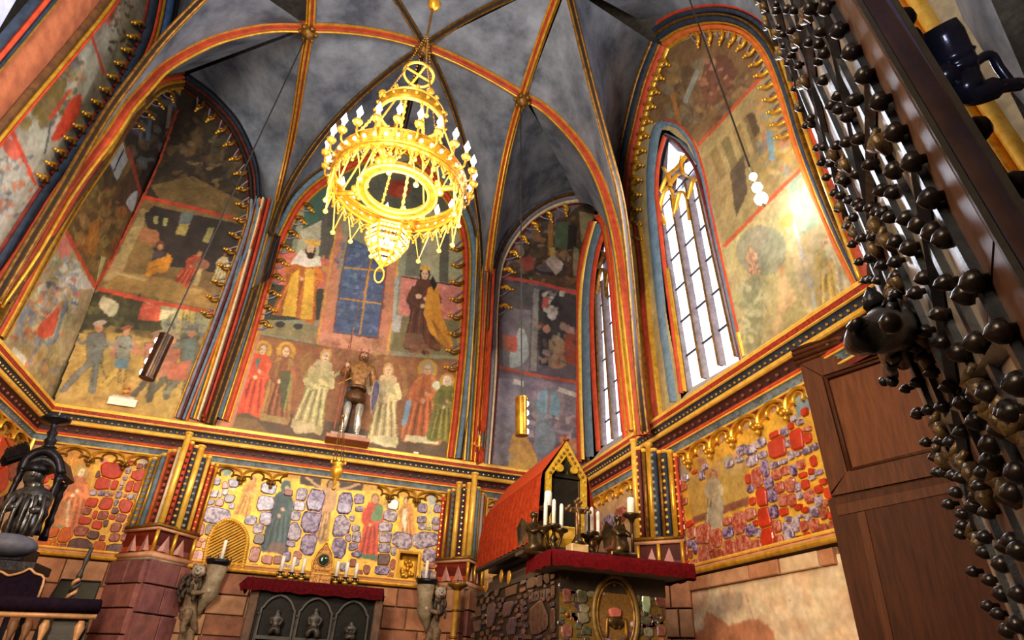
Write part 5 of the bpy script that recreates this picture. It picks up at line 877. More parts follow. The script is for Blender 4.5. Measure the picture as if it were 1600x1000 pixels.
W2 = lancet('window_2', [(1078, 612), (1066, 540), (1054, 460), (1044, 400), (1035, 330), (1034, 260), (1043, 214), (1068, 228), (1090, 262), (1104, 310), (1120, 380), (1136, 455), (1148, 515), (1162, 572)], XR+.12,
    [((1030, 300), (1081, 612)), ((1055, 305), (1106, 592)), ((1078, 285), (1132, 572)), ((1096, 285), (1158, 558))], [zb[0]-.35]+zb[1:8], 
    [[(1045, 222), (1058, 236), (1070, 240), (1058, 262), (1046, 275), (1042, 268)], [(1070, 256), (1082, 250), (1086, 265), (1078, 275), (1068, 268)], [(1058, 278), (1066, 282), (1064, 300), (1056, 296)], [(1040, 300), (1048, 296), (1044, 322), (1037, 326)]],
    [([(1054, 628), (1036, 500), (1025, 400), (1019, 330), (1018, 260), (1026, 205), (1041, 192)], 14, BLUE, .05), ([(1041, 192), (1062, 200), (1083, 226), (1098, 268), (1110, 320), (1122, 380), (1137, 450), (1150, 510), (1164, 566)], 8, BLUE, .05),
     ([(1066, 615), (1051, 500), (1040, 420), (1032, 350), (1027, 300), (1030, 250), (1040, 212)], 5, RED, .05), ([(1040, 212), (1060, 224), (1084, 256), (1096, 290), (1110, 345), (1124, 405), (1140, 475), (1152, 530), (1160, 566)], 3, REDD, .05), ([(1155, 520), (1165, 572)], 7, GOLDL, .05), ([(1166, 570), (1152, 505), (1138, 440), (1124, 378), (1113, 325), (1101, 268), (1086, 224), (1062, 195), (1040, 187)], 3, RED, .05), ([(1072, 612), (1056, 500), (1044, 420)], 3, GOLD, .06)],
    [((1050, 640), XR-.1), ((1170, 572), XR-.1), ((1160, 560), XR+.1), ((1080, 606), XR+.1)])
def gold_tracery(r, px, planex, m=GOLD, wd=3.2): strips(r, px, ((1, 0, 0), planex), [(0, wd, m, .07)], 'tracery')
for px in ([(1030, 345), (1036, 310), (1046, 292), (1054, 308), (1056, 340)], [(1056, 335), (1062, 306), (1068, 300), (1076, 312), (1080, 345)], [(1078, 312), (1084, 285), (1094, 282), (1102, 300)], [(1034, 300), (1044, 276), (1060, 262), (1074, 244)], [(1048, 290), (1062, 272), (1078, 278), (1092, 280)], [(1038, 262), (1046, 276), (1050, 292)], [(1068, 244), (1066, 258), (1070, 272)], [(1031, 330), (1037, 340), (1041, 352)]): gold_tracery(W2, px, XR+.08)
W1 = lancet('window_1', [(943, 700), (937, 600), (932, 520), (931, 460), (935, 400), (948, 366), (956, 390), (962, 440), (968, 510), (975, 590), (982, 676)], XR+.2,
    [((936, 445), (946, 697)), ((946, 440), (964, 687)), ((958, 420), (980, 676))], [sd(955, 700, XR+.2)[2]-.1+k*.7 for k in range(7)],
    [[(946, 372), (953, 392), (950, 402), (943, 398)], [(953, 408), (958, 402), (959, 425), (953, 430)], [(938, 420), (942, 412), (942, 436), (937, 440)]],
    [([(906, 722), (902, 600), (901, 500), (904, 440), (911, 395), (925, 346)], 6, RED, .05), ([(912, 718), (908, 600), (907, 500), (910, 440), (918, 395), (931, 346)], 3, GOLDL, .06), ([(922, 714), (917, 600), (915, 500), (918, 440), (925, 395), (937, 350)], 12, BLUE, .05), ([(936, 706), (929, 600), (925, 500), (927, 440), (934, 395), (944, 360)], 6, RED, .05), ([(944, 360), (954, 385), (960, 430), (967, 500), (974, 580), (984, 676)], 4, GREY, .05)],
    [((925, 720), XR-.1), ((985, 684), XR-.1), ((980, 674), XR+.15), ((942, 698), XR+.15)])
for px in ([(934, 460), (938, 430), (944, 420), (948, 440), (950, 465)], [(948, 455), (952, 425), (958, 418), (962, 440)], [(936, 420), (946, 398), (956, 392)], [(942, 392), (950, 404), (958, 402)]): gold_tracery(W1, px, XR+.14, GOLDD, 2.6)
# ================================================================== CHANDELIER
CX, CY = .22, 6.35
CH = root('chandelier', (CX, CY, 6.0), 'great gilded ring chandelier with lit candle bulbs hanging from the vault', 'chandelier')
def ringpts(c, R, n=48, ax=None): return [(c[0]+R*math.cos(t), c[1]+R*math.sin(t), c[2]) for t in np.linspace(0, 2*PI, n+1)[:-1]]
zR = 5.92; RB = .82
# main band and its fringe
b = B(); n = 48
for z0, z1, r0, r1 in ((zR, zR+.05, RB-.03, RB+.02), (zR+.05, zR+.18, RB+.02, RB+.05), (zR+.18, zR+.21, RB+.05, RB)): b.add(*lathe([(r0, z0), (r1, z1)], (CX, CY, 0), n)); b.F = [q for q in b.F if len(q) == 4]
b.ob('ring', mat('lit gilding', '#d8a030', '#a87018', .36, .6, 12, .15), CH, True)
CG = MATS['lit gilding']
for z, r in ((zR, RB), (zR+.21, RB+.02)): ob('ring_roll', *tube(ringpts((CX, CY, z), r), .028, 6, True), CG, CH, True)
b = B()
for k in range(36):     # pierced pointed fringe under the ring
    a0 = 2*PI*k/36; a1 = 2*PI*(k+.96)/36; am = (a0+a1)/2; P = lambda a, z, r=RB+.01: np.array([CX+r*math.cos(a), CY+r*math.sin(a), z])
    b.add(*tube([P(a0, zR), P(a0*.7+am*.3, zR-.09), P(am, zR-.17), P(a1*.7+am*.3, zR-.09), P(a1, zR)], .013, 4)); b.add(*ball(P(am, zR-.19), .022, 5, 3)); b.add(*tube([P(a0, zR-.03), P(am, zR-.08), P(a1, zR-.03)], .011, 4)); b.add(*ball(P(am, zR-.10), .018, 5, 3))
b.ob('fringe', CG, CH, kind='stuff')
b = B(); g = B()
for k in range(40):
    a = 2*PI*k/40; g.add(*ball((CX+(RB+.05)*math.cos(a), CY+(RB+.05)*math.sin(a), zR+.11), .032, 6, 4)); 
    for s_ in (-1, 1): b.add(*ball((CX+(RB+.05)*math.cos(a+s_*.05), CY+(RB+.05)*math.sin(a+s_*.05), zR+.11+s_*.05), .016, 5, 3))
g.ob('crystal_boss', mat('crystal boss', '#e8dcc0', '#b89050', .2, .2, 20), CH, True, kind='stuff'); b.ob('ring_jewel', GOLDD, CH, kind='stuff')
# candles on bobeches
def bulb(par, p, h=.17, r=.042, stem=.10, m=None):
    c = ob('candle_cup', *lathe([(.0, -.05), (.05, -.035), (.062, 0), (.04, .0)], p, 9), GOLD, par, True)
    ob('candle', *lathe([(.022, -.01), (.022, stem), (0, stem)], p, 7), WAX, c)
    ob('bulb', *lathe([(0, 0), (r*.7, .02), (r, .055), (r*.6, .10), (0, h)], (p[0], p[1], p[2]+stem), 8), m or BULB, c, True)
for k in range(24):
    a = 2*PI*(k+.3)/24; p = (CX+(RB+.13)*math.cos(a), CY+(RB+.13)*math.sin(a), zR+.28); bulb(CH, p)
    ob('candle_arm', *tube(cat([(CX+(RB+.04)*math.cos(a), CY+(RB+.04)*math.sin(a), zR+.10), (CX+(RB+.11)*math.cos(a), CY+(RB+.11)*math.sin(a), zR+.12), (p[0], p[1], p[2]-.06)], 4), .015, 5), CG, CH, True)
# inner ring with spokes
ob('inner_ring', *lathe([(.40, zR-.02), (.50, zR-.02), (.50, zR+.04), (.40, zR+.04), (.40, zR-.02)], (CX, CY, 0), 40, (0, 0, 1), True), CG, CH)
ob('inner_ring_bead', *tube(ringpts((CX, CY, zR-.03), .40, 40), .02, 5, True), GOLDL, CH, True); ob('inner_ring_bead', *tube(ringpts((CX, CY, zR-.03), .50, 40), .02, 5, True), GOLDL, CH, True)
for k in range(4):
    a = PI/4+k*PI/2+.35; d = np.array([math.cos(a), math.sin(a), 0]); c = np.array([CX, CY, zR+.01])
    ob('spoke', *tube([c+d*.49, c+d*RB], .038, 6), CG, CH, True); bl = B()
    for s_ in (-1, 0, 1): bl.add(*ball(c+d*.54+np.array([-d[1], d[0], 0])*.075*s_, .055, 7, 4))
    bl.ob('spoke_boss', CG, CH, True)
# small corbelled lanterns in front and behind, hanging pendants
LN = np.array([.23, 7.22, zR-.32])
b = B(); hx = [(LN[0]+.30*math.cos(t), LN[1]+.22*math.sin(t)) for t in np.linspace(0, 2*PI, 7)[:-1]]
for z, s_ in ((.34, 1.0), (.1, .95), (-.12, .55), (-.26, .1)):
    R_ = [(LN[0]+(x-LN[0])*s_, LN[1]+(y-LN[1])*s_, LN[2]+z) for x, y in hx]; b.add(*tube(R_, .016, 4, True))
for x, y in hx: b.add(*tube([(LN[0]+(x-LN[0])*s_, LN[1]+(y-LN[1])*s_, LN[2]+z) for z, s_ in ((.34, 1.0), (.1, .95), (-.12, .55), (-.26, .1))], .018, 5))
b.ob('basket_frame', CG, CH); b = B()
for i in range(6):
    x0_, y0_ = hx[i]; x1_, y1_ = hx[(i+1) % 6]
    for j in range(6):
        for z, s_ in ((.28, 1), (.2, .98), (.12, .95), (.03, .82), (-.05, .7), (-.13, .5), (-.19, .3)):
            t = (j+.5)/6; b.add(*ball((LN[0]+(x0_*(1-t)+x1_*t-LN[0])*s_, LN[1]+(y0_*(1-t)+y1_*t-LN[1])*s_, LN[2]+z), .022, 4, 3))
b.ob('basket_bead', mat('bright lace gilding', '#fff0c0', '#ffd880', .4, .2, 10), CH, kind='stuff')
for k in range(5): bulb(CH, (LN[0]-.16+.08*k, LN[1]+(.04 if k % 2 else -.04), LN[2]+.02), .11, .04, .05)
ob('drop_ring', *tube([(LN[0]-.02+.06*math.cos(t), LN[1], LN[2]-.42+.12*math.sin(t)) for t in np.linspace(0, 2*PI, 17)[:-1]], .013, 5, True), GOLD, CH, True); ob('drop', *tube([(LN[0]-.02, LN[1], LN[2]-.26), (LN[0]-.02, LN[1], LN[2]-.31)], .03, 6), GOLD, CH)
for k in range(16):
    a = 2*PI*(k+.5)/16; p = np.array([CX+RB*math.cos(a), CY+RB*math.sin(a), zR-.16]); tt = np.array([-math.sin(a), math.cos(a), 0])*.10; e = p+np.array([0, 0, -.26 if k % 2 else -.34])
    o_ = ob('drop_chain', *tube([p-tt+np.array([0, 0, .05]), e, p+tt+np.array([0, 0, .05])], .010, 4), GOLDL, CH); ob('drop_star', *ball(e-np.array([0, 0, .02]), .034, 6, 4), GOLDL, o_)
# upper ring
zU = 7.12; RU = .44
b = B(); b.add(*lathe([(RU, zU), (RU+.03, zU+.05), (RU+.04, zU+.14), (RU, zU+.18)], (CX, CY, 0), 36)); b.F = [q for q in b.F if len(q) == 4]; b.ob('upper_ring', CG, CH, True)
for z in (zU, zU+.18): ob('upper_ring_roll', *tube(ringpts((CX, CY, z), RU+.01, 36), .026, 6, True), GOLDL, CH, True)
b = B()
for k in range(20): a = 2*PI*k/20; b.add(*ball((CX+(RU+.05)*math.cos(a), CY+(RU+.05)*math.sin(a), zU+.09), .03, 5, 4)); b.add(*ball((CX+(RU+.03)*math.cos(a), CY+(RU+.03)*math.sin(a), zU+.22), .035, 5, 4)) if k % 2 else None
b.ob('upper_ring_jewel', GOLD, CH, True, kind='stuff')
for k in range(8):
    a = 2*PI*(k+.5)/8; p = np.array([CX+(RU+.02)*math.cos(a), CY+(RU+.02)*math.sin(a), zU-.02])
    o_ = ob('upper_drop', *tube([p, p-np.array([0, 0, .16])], .012, 4), GOLDL, CH); ob('drop_bead', *ball(p-np.array([0, 0, .19]), .032, 6, 4), GOLDL, o_)
    if k % 2 == 0: ob('upper_finial', *ball(p+np.array([0, 0, .27]), .06, 6, 5, (1, .6, 1)), GOLD, CH)
# chains between the rings, and up to the wheel
WZ = 8.12
for k in range(8):
    a = 2*PI*k/8+.2
    A = np.array([CX+(RB)*math.cos(a), CY+RB*math.sin(a), zR+.18]); C_ = np.array([CX+RU*math.cos(a), CY+RU*math.sin(a), zU]); b = B(); nn = 26
    if k % 2:
        b.add(*tube([A, C_], .013, 5)); b.ob('rod', GOLDL, CH)
    else:
        for i in range(nn): b.add(*ball(A+(C_-A)*(i+.5)/nn, .026 if i % 2 else .018, 5, 3))
        b.ob('chain', GOLDL, CH, kind='stuff')
for k in range(8):
    a = 2*PI*k/8+.5; A = np.array([CX+.40*math.cos(a), CY+.40*math.sin(a), zR+.03]); C_ = np.array([CX+(RU-.03)*math.cos(a), CY+(RU-.03)*math.sin(a), zU]); b = B()
    for i in range(30): b.add(*ball(A+(C_-A)*(i+.5)/30, .020 if i % 3 else .03, 5, 3))
    if k % 2: b.ob('inner_chain', GOLDL, CH, kind='stuff')
    A = np.array([CX+RU*math.cos(a), CY+RU*math.sin(a), zU+.18]); C_ = np.array([CX+.20*math.cos(a), CY+.20*math.sin(a), WZ]); b = B()
    for i in range(24): b.add(*ball(A+(C_-A)*(i+.5)/24, .018 if i % 2 else .012, 5, 3))
    if k % 2 == 0: b.ob('upper_chain', GOLDD, CH, kind='stuff')
ob('wheel', *tube(ringpts((CX, CY, WZ), .215, 32), .022, 7, True), GOLD, CH, True)
for a in (.35, .35+PI/2): ob('wheel_bar', *tube([(CX-.215*math.cos(a), CY-.215*math.sin(a), WZ), (CX+.215*math.cos(a), CY+.215*math.sin(a), WZ)], .018, 6), GOLD, CH)
b = B()
for k in range(4):
    a = .35+k*PI/2
    for i in range(16): t = (i+.5)/16; b.add(*ball((CX+.21*math.cos(a)*(1-t)+.02*t, CY+.21*math.sin(a)*(1-t), WZ+.95*t), .016, 5, 3))
b.ob('suspension_chain', GOLDD, CH, kind='stuff')
ob('suspension_rod', *tube([(CX+.02, CY, WZ+.9), (CX+.05, CY, 11.9)], .022, 6), GOLDD, CH); ob('rod_knop', *lathe([(.02, -.12), (.09, -.05), (.11, .03), (.05, .08), (.07, .13), (.02, .18)], (CX+.04, CY, 9.78), 10), GOLD, CH, True)
light('chandelier_light', 'POINT', (CX, CY, 6.6), 48, (1, .88, .68), None, .5)
light('chandelier_light_above', 'POINT', (CX, CY, 7.9), 30, (1, .92, .8), None, .3)
# ================================================================== PENDANT SPOT LAMPS ON CABLES
def pendant(lab, top, pos, h, rr, m, bulbs, bm, shell, aim, pw):
    r = root('pendant_lamp', pos, lab, 'lamp', 'tubular lamps hung on cables'); p = np.array(pos, float); ax = np.array(top)-p; ax /= np.linalg.norm(ax)
    ob('cable', *tube([top, p+ax*h*.5], .013, 5), BLACK, r)
    d = np.array(aim, float)-p; d -= ax*(d@ax); d /= np.linalg.norm(d); sdv = np.cross(ax, d); V = []; F = []; q = 12   # half shell open to the wall
    if shell:
        for z in (-h/2, h/2):
            for i in range(q+1): t = PI*.36+PI*1.28*i/q; V.append(p+ax*z+rr*(d*math.cos(t)+sdv*math.sin(t)))
        F = [[i, i+1, q+2+i, q+1+i] for i in range(q)]; ob('shade', V, F, m, r, True)
        for z in (-h/2, h/2): ob('shade_cap', *lathe([(0, -.01), (rr, -.01), (rr, .01), (0, .01)], p+ax*z, 12, ax), m, r)
    else: ob('lamp_bar', *tube([p-ax*h*.55, p+ax*h*.6], .022, 6), m, r, True)
    for i in range(bulbs):
        k = 1.0 if shell else (1.25, 1.0, .75)[i]; ob('bulb', *ball(p+ax*(-h/2+h*(i+.5)/bulbs)+d*rr*(.9 if shell else .0), rr*.5*k if shell else rr*k, 10, 7), bm, r, True)
    light('pendant_lamp_light', 'SPOT' if shell else 'POINT', p+d*rr*1.9, pw, (1, .93, .82), aim if shell else None, .08, 120, .8); return r
pendant('dark tubular lamp on a cable before the battle fresco of the left corner', (-1.95, 8.95, 11.3), (-2.50, 9.0, 4.25), .66, .10, mat('bronze lamp shade', '#4a3018', '#2a1a10', .3, .6), 4, BULBC, True, (-7.0, 11.0, 4.4), 60)
pendant('brass tubular lamp hanging above the red draped shrine', (2.5, 8.95, 11.2), (2.84, 9.0, 4.25), .62, .10, mat('brass lamp shade', '#c8922c', '#8a5c18', .25, .7), 4, BULB, True, (6.6, 10.4, 5.0), 60)
pendant('glaring cluster of three bare bulbs on a cable beside the tall right window', tuple(bk(1075, 0, 4.8)+np.array([-.30, 0, 2.0])), tuple(bk(1183, 293, 4.8)), .52, .065, mat('pale lamp shade', '#d8c89c', '#a89468', .3, .3), 3, mat('lit floodlight', '#ffffff', None, .3, 0, 1, 0, 30), False, (5.6, 5.2, 5.4), 22)
# ================================================================== FURNISHINGS
VEL = mat('crimson velvet', '#5a070e', '#36040a', .9, 0, 22, .3); VELS = mat('crimson velvet sheen', '#66060e', '#480409', .9, 0, 30, .3); dull(VEL); dull(VELS)
ALT = mat('dark carved limewood', '#15100d', '#0d0a08', .5, 0, 8, .3); ALTL = mat('edge of dark carving', '#38302a', '#241e1a', .5, 0, 8, .2); BRONZE = mat('dark bronze', '#2c2018', '#5a4424', .32, .7, 12, .2)
dull(ALT, .15)
# ---- high altar
ay = 11.2; aw = np.array([bk(404, 930, ay)[0], bk(586, 950, ay)[0]]); az = bk(490, 912, ay)[2]
A_ = root('altar', ((aw[0]+aw[1])/2, ay+.4, 0), 'stone altar with dark carved three-niche front below the crucifixion wall', 'altar')
ob('mensa', *box((aw.mean(), ay+.45, az-.05), (aw[1]-aw[0]+.30, .9, .10)), MORTAR, A_); ob('altar_body', *box((aw.mean(), ay+.5, (az-.1)/2), (aw[1]-aw[0]+.08, .80, az-.1)), ALT, A_)
for i, x in enumerate((aw[0]-.06, aw[1]+.06)): ob('altar_pilaster', *box((x, ay+.12, (az-.12)/2), (.13, .12, az-.12), bev=.015), mat('brown altar stone', '#6a4a36', '#4c3426', .75, 0, 7, .3), A_)
ax_ = np.linspace(aw[0]+.05, aw[1]-.05, 4)
for i in range(3):
    a0, a1 = ax_[i]+.03, ax_[i+1]-.03; m = (a0+a1)/2; hw = (a1-a0)/2; zt = az-.20; fr_ = lambda x, z, y=ay+.085: np.array([m+hw*x, y, z])
    pts = [fr_(-1, 0), fr_(-1, zt-.34), fr_(-.88, zt-.18), fr_(-.55, zt-.06), fr_(0, zt), fr_(.55, zt-.06), fr_(.88, zt-.18), fr_(1, zt-.34), fr_(1, 0)]
    o_ = ob('niche_arch', *sweep(cat(pts, 3), [(-.022, 0), (-.015, .05), (.015, .05), (.022, 0)], (0, -1, 0)), ALTL, A_)
    ob('niche_shaft', *tube([fr_(-1.08, 0, ay+.05), fr_(-1.08, zt-.3, ay+.05)], .022, 6), ALTL, A_, True); ob('niche_capital', *ball(fr_(-1.08, zt-.28, ay+.05), .035, 6, 4), ALTL, A_, True)
    zf = .98
    ob('relief_shelf', *box((m, ay+.05, zf), (hw*1.9, .12, .05)), ALTL, A_)
    # a seated robed carving in each niche
    k = (.95, 1.1, .72)[i]
    skin('carved_figure', [(m, ay+.02, zf+.12, .09*k, .07), (m, ay+.0, zf+.28*k, .075*k, .06), (m, ay+.0, zf+.36*k, .03), (m, ay-.01, zf+.42*k, .062*k), (m-.10*k, ay-.02, zf+.27*k, .03), (m-.05*k, ay-.08, zf+.18*k, .025), (m+.10*k, ay-.02, zf+.27*k, .03), (m+.05*k, ay-.08, zf+.17*k, .025), (m-.06*k, ay-.08, zf+.12*k, .05), (m-.07*k, ay-.06, zf+.03, .045), (m+.06*k, ay-.08, zf+.12*k, .05), (m+.07*k, ay-.06, zf+.03, .05)],
         [(0, 1), (1, 2), (2, 3), (1, 4), (4, 5), (1, 6), (6, 7), (0, 8), (8, 9), (0, 10), (10, 11)], mat('worn carving', '#3c342c', '#261f1a', .45, 0, 12, .2), A_, 1)
ob('frieze', *box((aw.mean(), ay+.08, az-.13), (aw[1]-aw[0], .08, .05)), ALTL, A_)
# velvet altar cloth: top and drooping front/side edges with a scalloped sag
cx0, cx1 = bk(386, 905, ay-.05)[0], bk(600, 920, ay-.05)[0]; V = []; F = []; nx = 28; rows = [(ay+.85, az+.015), (ay-.04, az+.015), (ay-.065, az-.01), (ay-.07, az-.10), (ay-.068, az-.165)]
for j, (y, z) in enumerate(rows):
    for i in range(nx+1): t = i/nx; V.append((cx0+(cx1-cx0)*t, y+(.012*math.sin(i*1.9) if j > 2 else 0), z-(.012*math.sin(i*1.3) if j == 4 else 0)))
for j in range(len(rows)-1):
    for i in range(nx): a = j*(nx+1)+i; F.append([a, a+1, a+nx+2, a+nx+1])
cl = ob('altar_cloth', V, F, VEL, None, True, label='crimson velvet cloth over the high altar under its six candles', category='cloth')
for s_, x in ((-1, cx0), (1, cx1)):
    V = [(x, ay+.85, az+.015), (x, ay-.04, az+.015), (x+s_*.02, ay+.85, az-.12), (x+s_*.03, ay-.05, az-.17), (x+s_*.02, ay+.4, az-.20), (x, ay+.4, az+.015)]
    ob('cloth_drop', V, [[0, 5, 4, 2], [5, 1, 3, 4]], VEL, cl, True)
ob('cloth_fold', *prism([(cx0, ay-.06, az+.01), (cx0-.10, ay-.04, az-.10), (cx0-.05, ay-.04, az-.20), (cx0+.02, ay-.06, az-.15)], (0, .02, 0)), VEL, cl)
def altar_candle(px, lab):
    p = bk(*px, ay+.12); p[2] = az+.015; r = root('altar_candlestick', p, lab, 'candlestick', 'candlesticks on the high altar')
    ob('base', *lathe([(.055, 0), (.06, .015), (.03, .03), (.04, .06), (.05, .085), (.025, .11), (.045, .125), (.05, .135), (.0, .135)], p, 10), BRONZE, r, True); ob('knop', *ball(p+np.array([0, 0, .05]), .048, 8, 5, (1, 1, .7)), GOLD, r, True)
    cnd = ob('candle', *lathe([(.030, .13), (.030, .36), (.020, .37), (0, .368)], p, 9), WAX, r, True); ob('wick', *tube([p+np.array([0, 0, .365]), p+np.array([.004, 0, .385])], .004, 4), BLACK, cnd)
    for s_ in (-1, 1): ob('handle', *tube(cat([p+np.array([.03*s_, 0, .05]), p+np.array([.058*s_, 0, .09]), p+np.array([.048*s_, 0, .14])], 4), .006, 4), BRONZE, r, True)
ords = ['farthest from the reliquary on the grille side', 'middle one on the grille side of the reliquary', 'nearest the reliquary on the grille side', 'nearest the reliquary on the wall niche side', 'middle one on the wall niche side of the reliquary', 'farthest from the reliquary on the wall niche side']
for px, o_ in zip(((438, 896), (455, 899), (471, 901), (524, 906), (539, 908), (554, 910)), ords): altar_candle(px, 'altar candle in low holder, '+o_)
# reliquary between the candles
p = bk(500, 905, ay+.15); p[2] = az+.015; RQ = root('reliquary', p, 'small pointed gilt reliquary with dark oval crystal between the altar candles', 'reliquary')
GJ = mat('jewelled gilding', '#b07a34', '#6a3c1c', .4, .4, 26, .3)
ob('foot', *box(p+np.array([0, 0, .07]), (.34, .16, .14), bev=.012), GJ, RQ)
pr = [(-.15, .14), (.15, .14), (.165, .30), (.13, .46), (.06, .56), (0, .66), (-.06, .56), (-.13, .46), (-.165, .30)]
ob('body', *prism([p+np.array([x, -.05, z]) for x, z in pr], (0, .10, 0)), GJ, RQ); ob('frame', *tube([p+np.array([x, -.06, z]) for x, z in pr], .018, 6, True), GOLD, RQ, True)
ob('crystal', *ball(p+np.array([0, -.05, .36]), .085, 12, 8, (1, .3, 1)), mat('dark oval crystal', '#14201e', '#26423c', .08, 0, 20), RQ, True); ob('crystal_rim', *tube([p+np.array([.09*math.cos(t), -.06, .36+.09*math.sin(t)]) for t in np.linspace(0, 2*PI, 25)[:-1]], .014, 5, True), GOLDD, RQ, True)
b = B()
for x, z in pr: b.add(*ball(p+np.array([x*.86, -.065, z*.9+.03]), .014, 5, 3))
for k in range(5): b.add(*ball(p+np.array([-.10+.05*k, -.07, .21]), .018, 5, 3)); b.add(*ball(p+np.array([-.12+.06*k, -.09, .07]), .02, 5, 3))
b.ob('gem', GOLD, RQ, True, kind='stuff'); ob('finial', *ball(p+np.array([0, -.02, .68]), .022, 6, 4), GOLD, RQ, True)
# ---- gilt arched grille door
G_ = root('grille_door', bk(350, 885), 'gilded arched grille door with diagonal bars in the stone wall', 'grille'); yG = YB-.06
gp = [(318, 886), (324, 850), (334, 826), (350, 814), (362, 813), (376, 820), (385, 834), (386, 850), (378, 890)]
gq = [bk(u, v, yG) for u, v in cat(gp, 4)]
ob('backing', [q+np.array([0, .035, 0]) for q in gq], [list(range(len(gq)))], GOLDD, G_); ob('frame', *tube(gq, .035, 6, True), GOLDL, G_, True)
b = B()
for q in resamp(np.array(gq), 46): b.add(*ball(q+np.array([0, -.035, 0]), .026, 6, 4))
b.ob('frame_bead', GOLDL, G_, True, kind='stuff')
Gp = np.array([(q[0], q[2]) for q in gq])
def clip_line(c, d):
    ts = []
    for i in range(len(Gp)):
        a, e = Gp[i], Gp[(i+1) % len(Gp)]-Gp[i]; M_ = np.array([[d[0], -e[0]], [d[1], -e[1]]]); dt = np.linalg.det(M_)
        if abs(dt) < 1e-9: continue
        t, s_ = np.linalg.solve(M_, a-c)
        if 0 <= s_ < 1: ts.append(t)
    return (min(ts), max(ts)) if len(ts) >= 2 else None
dd = np.array([math.cos(.62), math.sin(.62)]); nn_ = np.array([-dd[1], dd[0]]); cc = Gp.mean(0)
for k in range(-22, 23):
    r_ = clip_line(cc+nn_*k*.046, dd)
    if r_ and r_[1]-r_[0] > .04: a = cc+nn_*k*.046+dd*r_[0]; e = cc+nn_*k*.046+dd*r_[1]; ob('grille_bar', *tube([(a[0], yG, a[1]), (e[0], yG, e[1])], .014, 5), GOLDL, G_)
# ---- hanging sanctuary lamp before the altar
p = bk(526, 738, 9.6); HL = root('sanctuary_lamp', p, 'small gilt hanging lamp on chains before the statue ledge', 'lamp')
ob('bowl', *lathe([(.0, -.20), (.03, -.17), (.02, -.12), (.07, -.06), (.095, .02), (.07, .08), (.05, .10), (.10, .13), (.085, .14)], p, 12), GOLD, HL, True)
tp = bk(536, 650, 9.6); 
for k in range(4): a = k*PI/2+.4; ob('lamp_chain', *tube([p+np.array([.09*math.cos(a), .09*math.sin(a), .13]), tp+np.array([.02*math.cos(a), .02*math.sin(a), 0])], .006, 4), GOLDD, HL)
ob('crown_cap', *lathe([(0, -.05), (.035, -.02), (.03, .02), (0, .05)], tp, 8), GOLDD, HL, True); ob('lamp_cord', *tube([tp, bk(540, 560, 9.6), bk(662, 80, 8.9)], .006, 4), BROWN, HL); ob('drip_pan', *ball(p-np.array([0, 0, .24]), .03, 6, 4), GOLD, HL, True)
for k in range(4): a = k*PI/2; ob('palmette', *ball(p+np.array([.10*math.cos(a), .10*math.sin(a), .15]), .03, 6, 4, (.6, .6, 1)), GOLDL, HL)
# ---- statue of the knight on the cornice
s0 = bk(545, 693, 11.86); top = bk(562, 549, 11.86)[2]; hh = top-(s0[2]+.12); X0 = (s0[0]+bk(562, 549, 11.86)[0])/2+.02; Y0 = 11.80; Z0 = s0[2]+.12
ST = root('statue', (X0, Y0, s0[2]), 'painted stone statue of a crowned knight with lance and shield on the cornice', 'statue')
PALE = mat('pale statue stone', '#b09a88', '#8c7868', .7, 0, 12, .2)
ob('plinth', *box((X0, Y0, s0[2]+.03), (.80, .40, .07), bev=.01), PINK, ST); ob('plinth_top', *box((X0, Y0, s0[2]+.09), (.66, .34, .06), bev=.01), PALE, ST)
def sp(x, y, z, r, r2=None): return (X0+x*hh, Y0+y*hh, Z0+z*hh, r*hh, (r2 or r)*hh)
ARM = mat('gilt brown armour', '#a8743c', '#6a4624', .45, .3, 16, .3); STEEL = mat('bright steel greave', '#cfc6b8', '#8c8880', .3, .5, 10, .1)
skin('body', [sp(0, 0, .50, .095, .075), sp(0, 0, .62, .085, .07), sp(0, -.01, .74, .115, .08), sp(0, 0, .825, .05), sp(0, -.01, .87, .04), sp(-.12, 0, .80, .05), sp(-.18, -.03, .66, .045), sp(-.135, -.12, .72, .035), sp(.12, 0, .80, .05), sp(.17, .01, .64, .045), sp(.17, -.08, .52, .035)],
     [(0, 1), (1, 2), (2, 3), (3, 4), (2, 5), (5, 6), (6, 7), (2, 8), (8, 9), (9, 10)], ARM, ST)
skin('skirt', [sp(0, 0, .52, .10, .085), sp(0, -.005, .44, .125, .10), sp(0, -.005, .36, .135, .11)], [(0, 1), (1, 2)], mat('mail skirt', '#6a4220', '#3c2614', .5, .3, 40, .4), ST)
for x, y in ((-.065, -.02), (.065, .0)): skin('leg', [sp(x, 0, .38, .055), sp(x, y-.015, .22, .042), sp(x*1.1, y, .12, .045), sp(x*1.15, y, .03, .03), sp(x*1.3, y-.075, .015, .028)], [(0, 1), (1, 2), (2, 3), (3, 4)], STEEL, ST)
skin('cloak', [sp(-.02, .06, .78, .09, .03), sp(-.05, .07, .55, .13, .035), sp(-.06, .07, .28, .14, .04), sp(-.06, .06, .03, .14, .04)], [(0, 1), (1, 2), (2, 3)], mat('dark blue cloak', '#1c2434', '#2e3848', .7, 0, 9, .2), ST)
hd = skin('head', [sp(.012, -.015, .90, .040, .045), sp(.012, -.02, .935, .046, .052), sp(.012, -.015, .97, .038, .042)], [(0, 1), (1, 2)], mat('painted face', '#c89878', '#a87858', .6), ST)
ob('hair', *ball((X0+.012*hh, Y0+.022*hh, Z0+.93*hh), .056*hh, 10, 7, (1, .7, 1.1)), mat('brown painted hair', '#7a4c2a', '#5a3820', .7), ST, True)
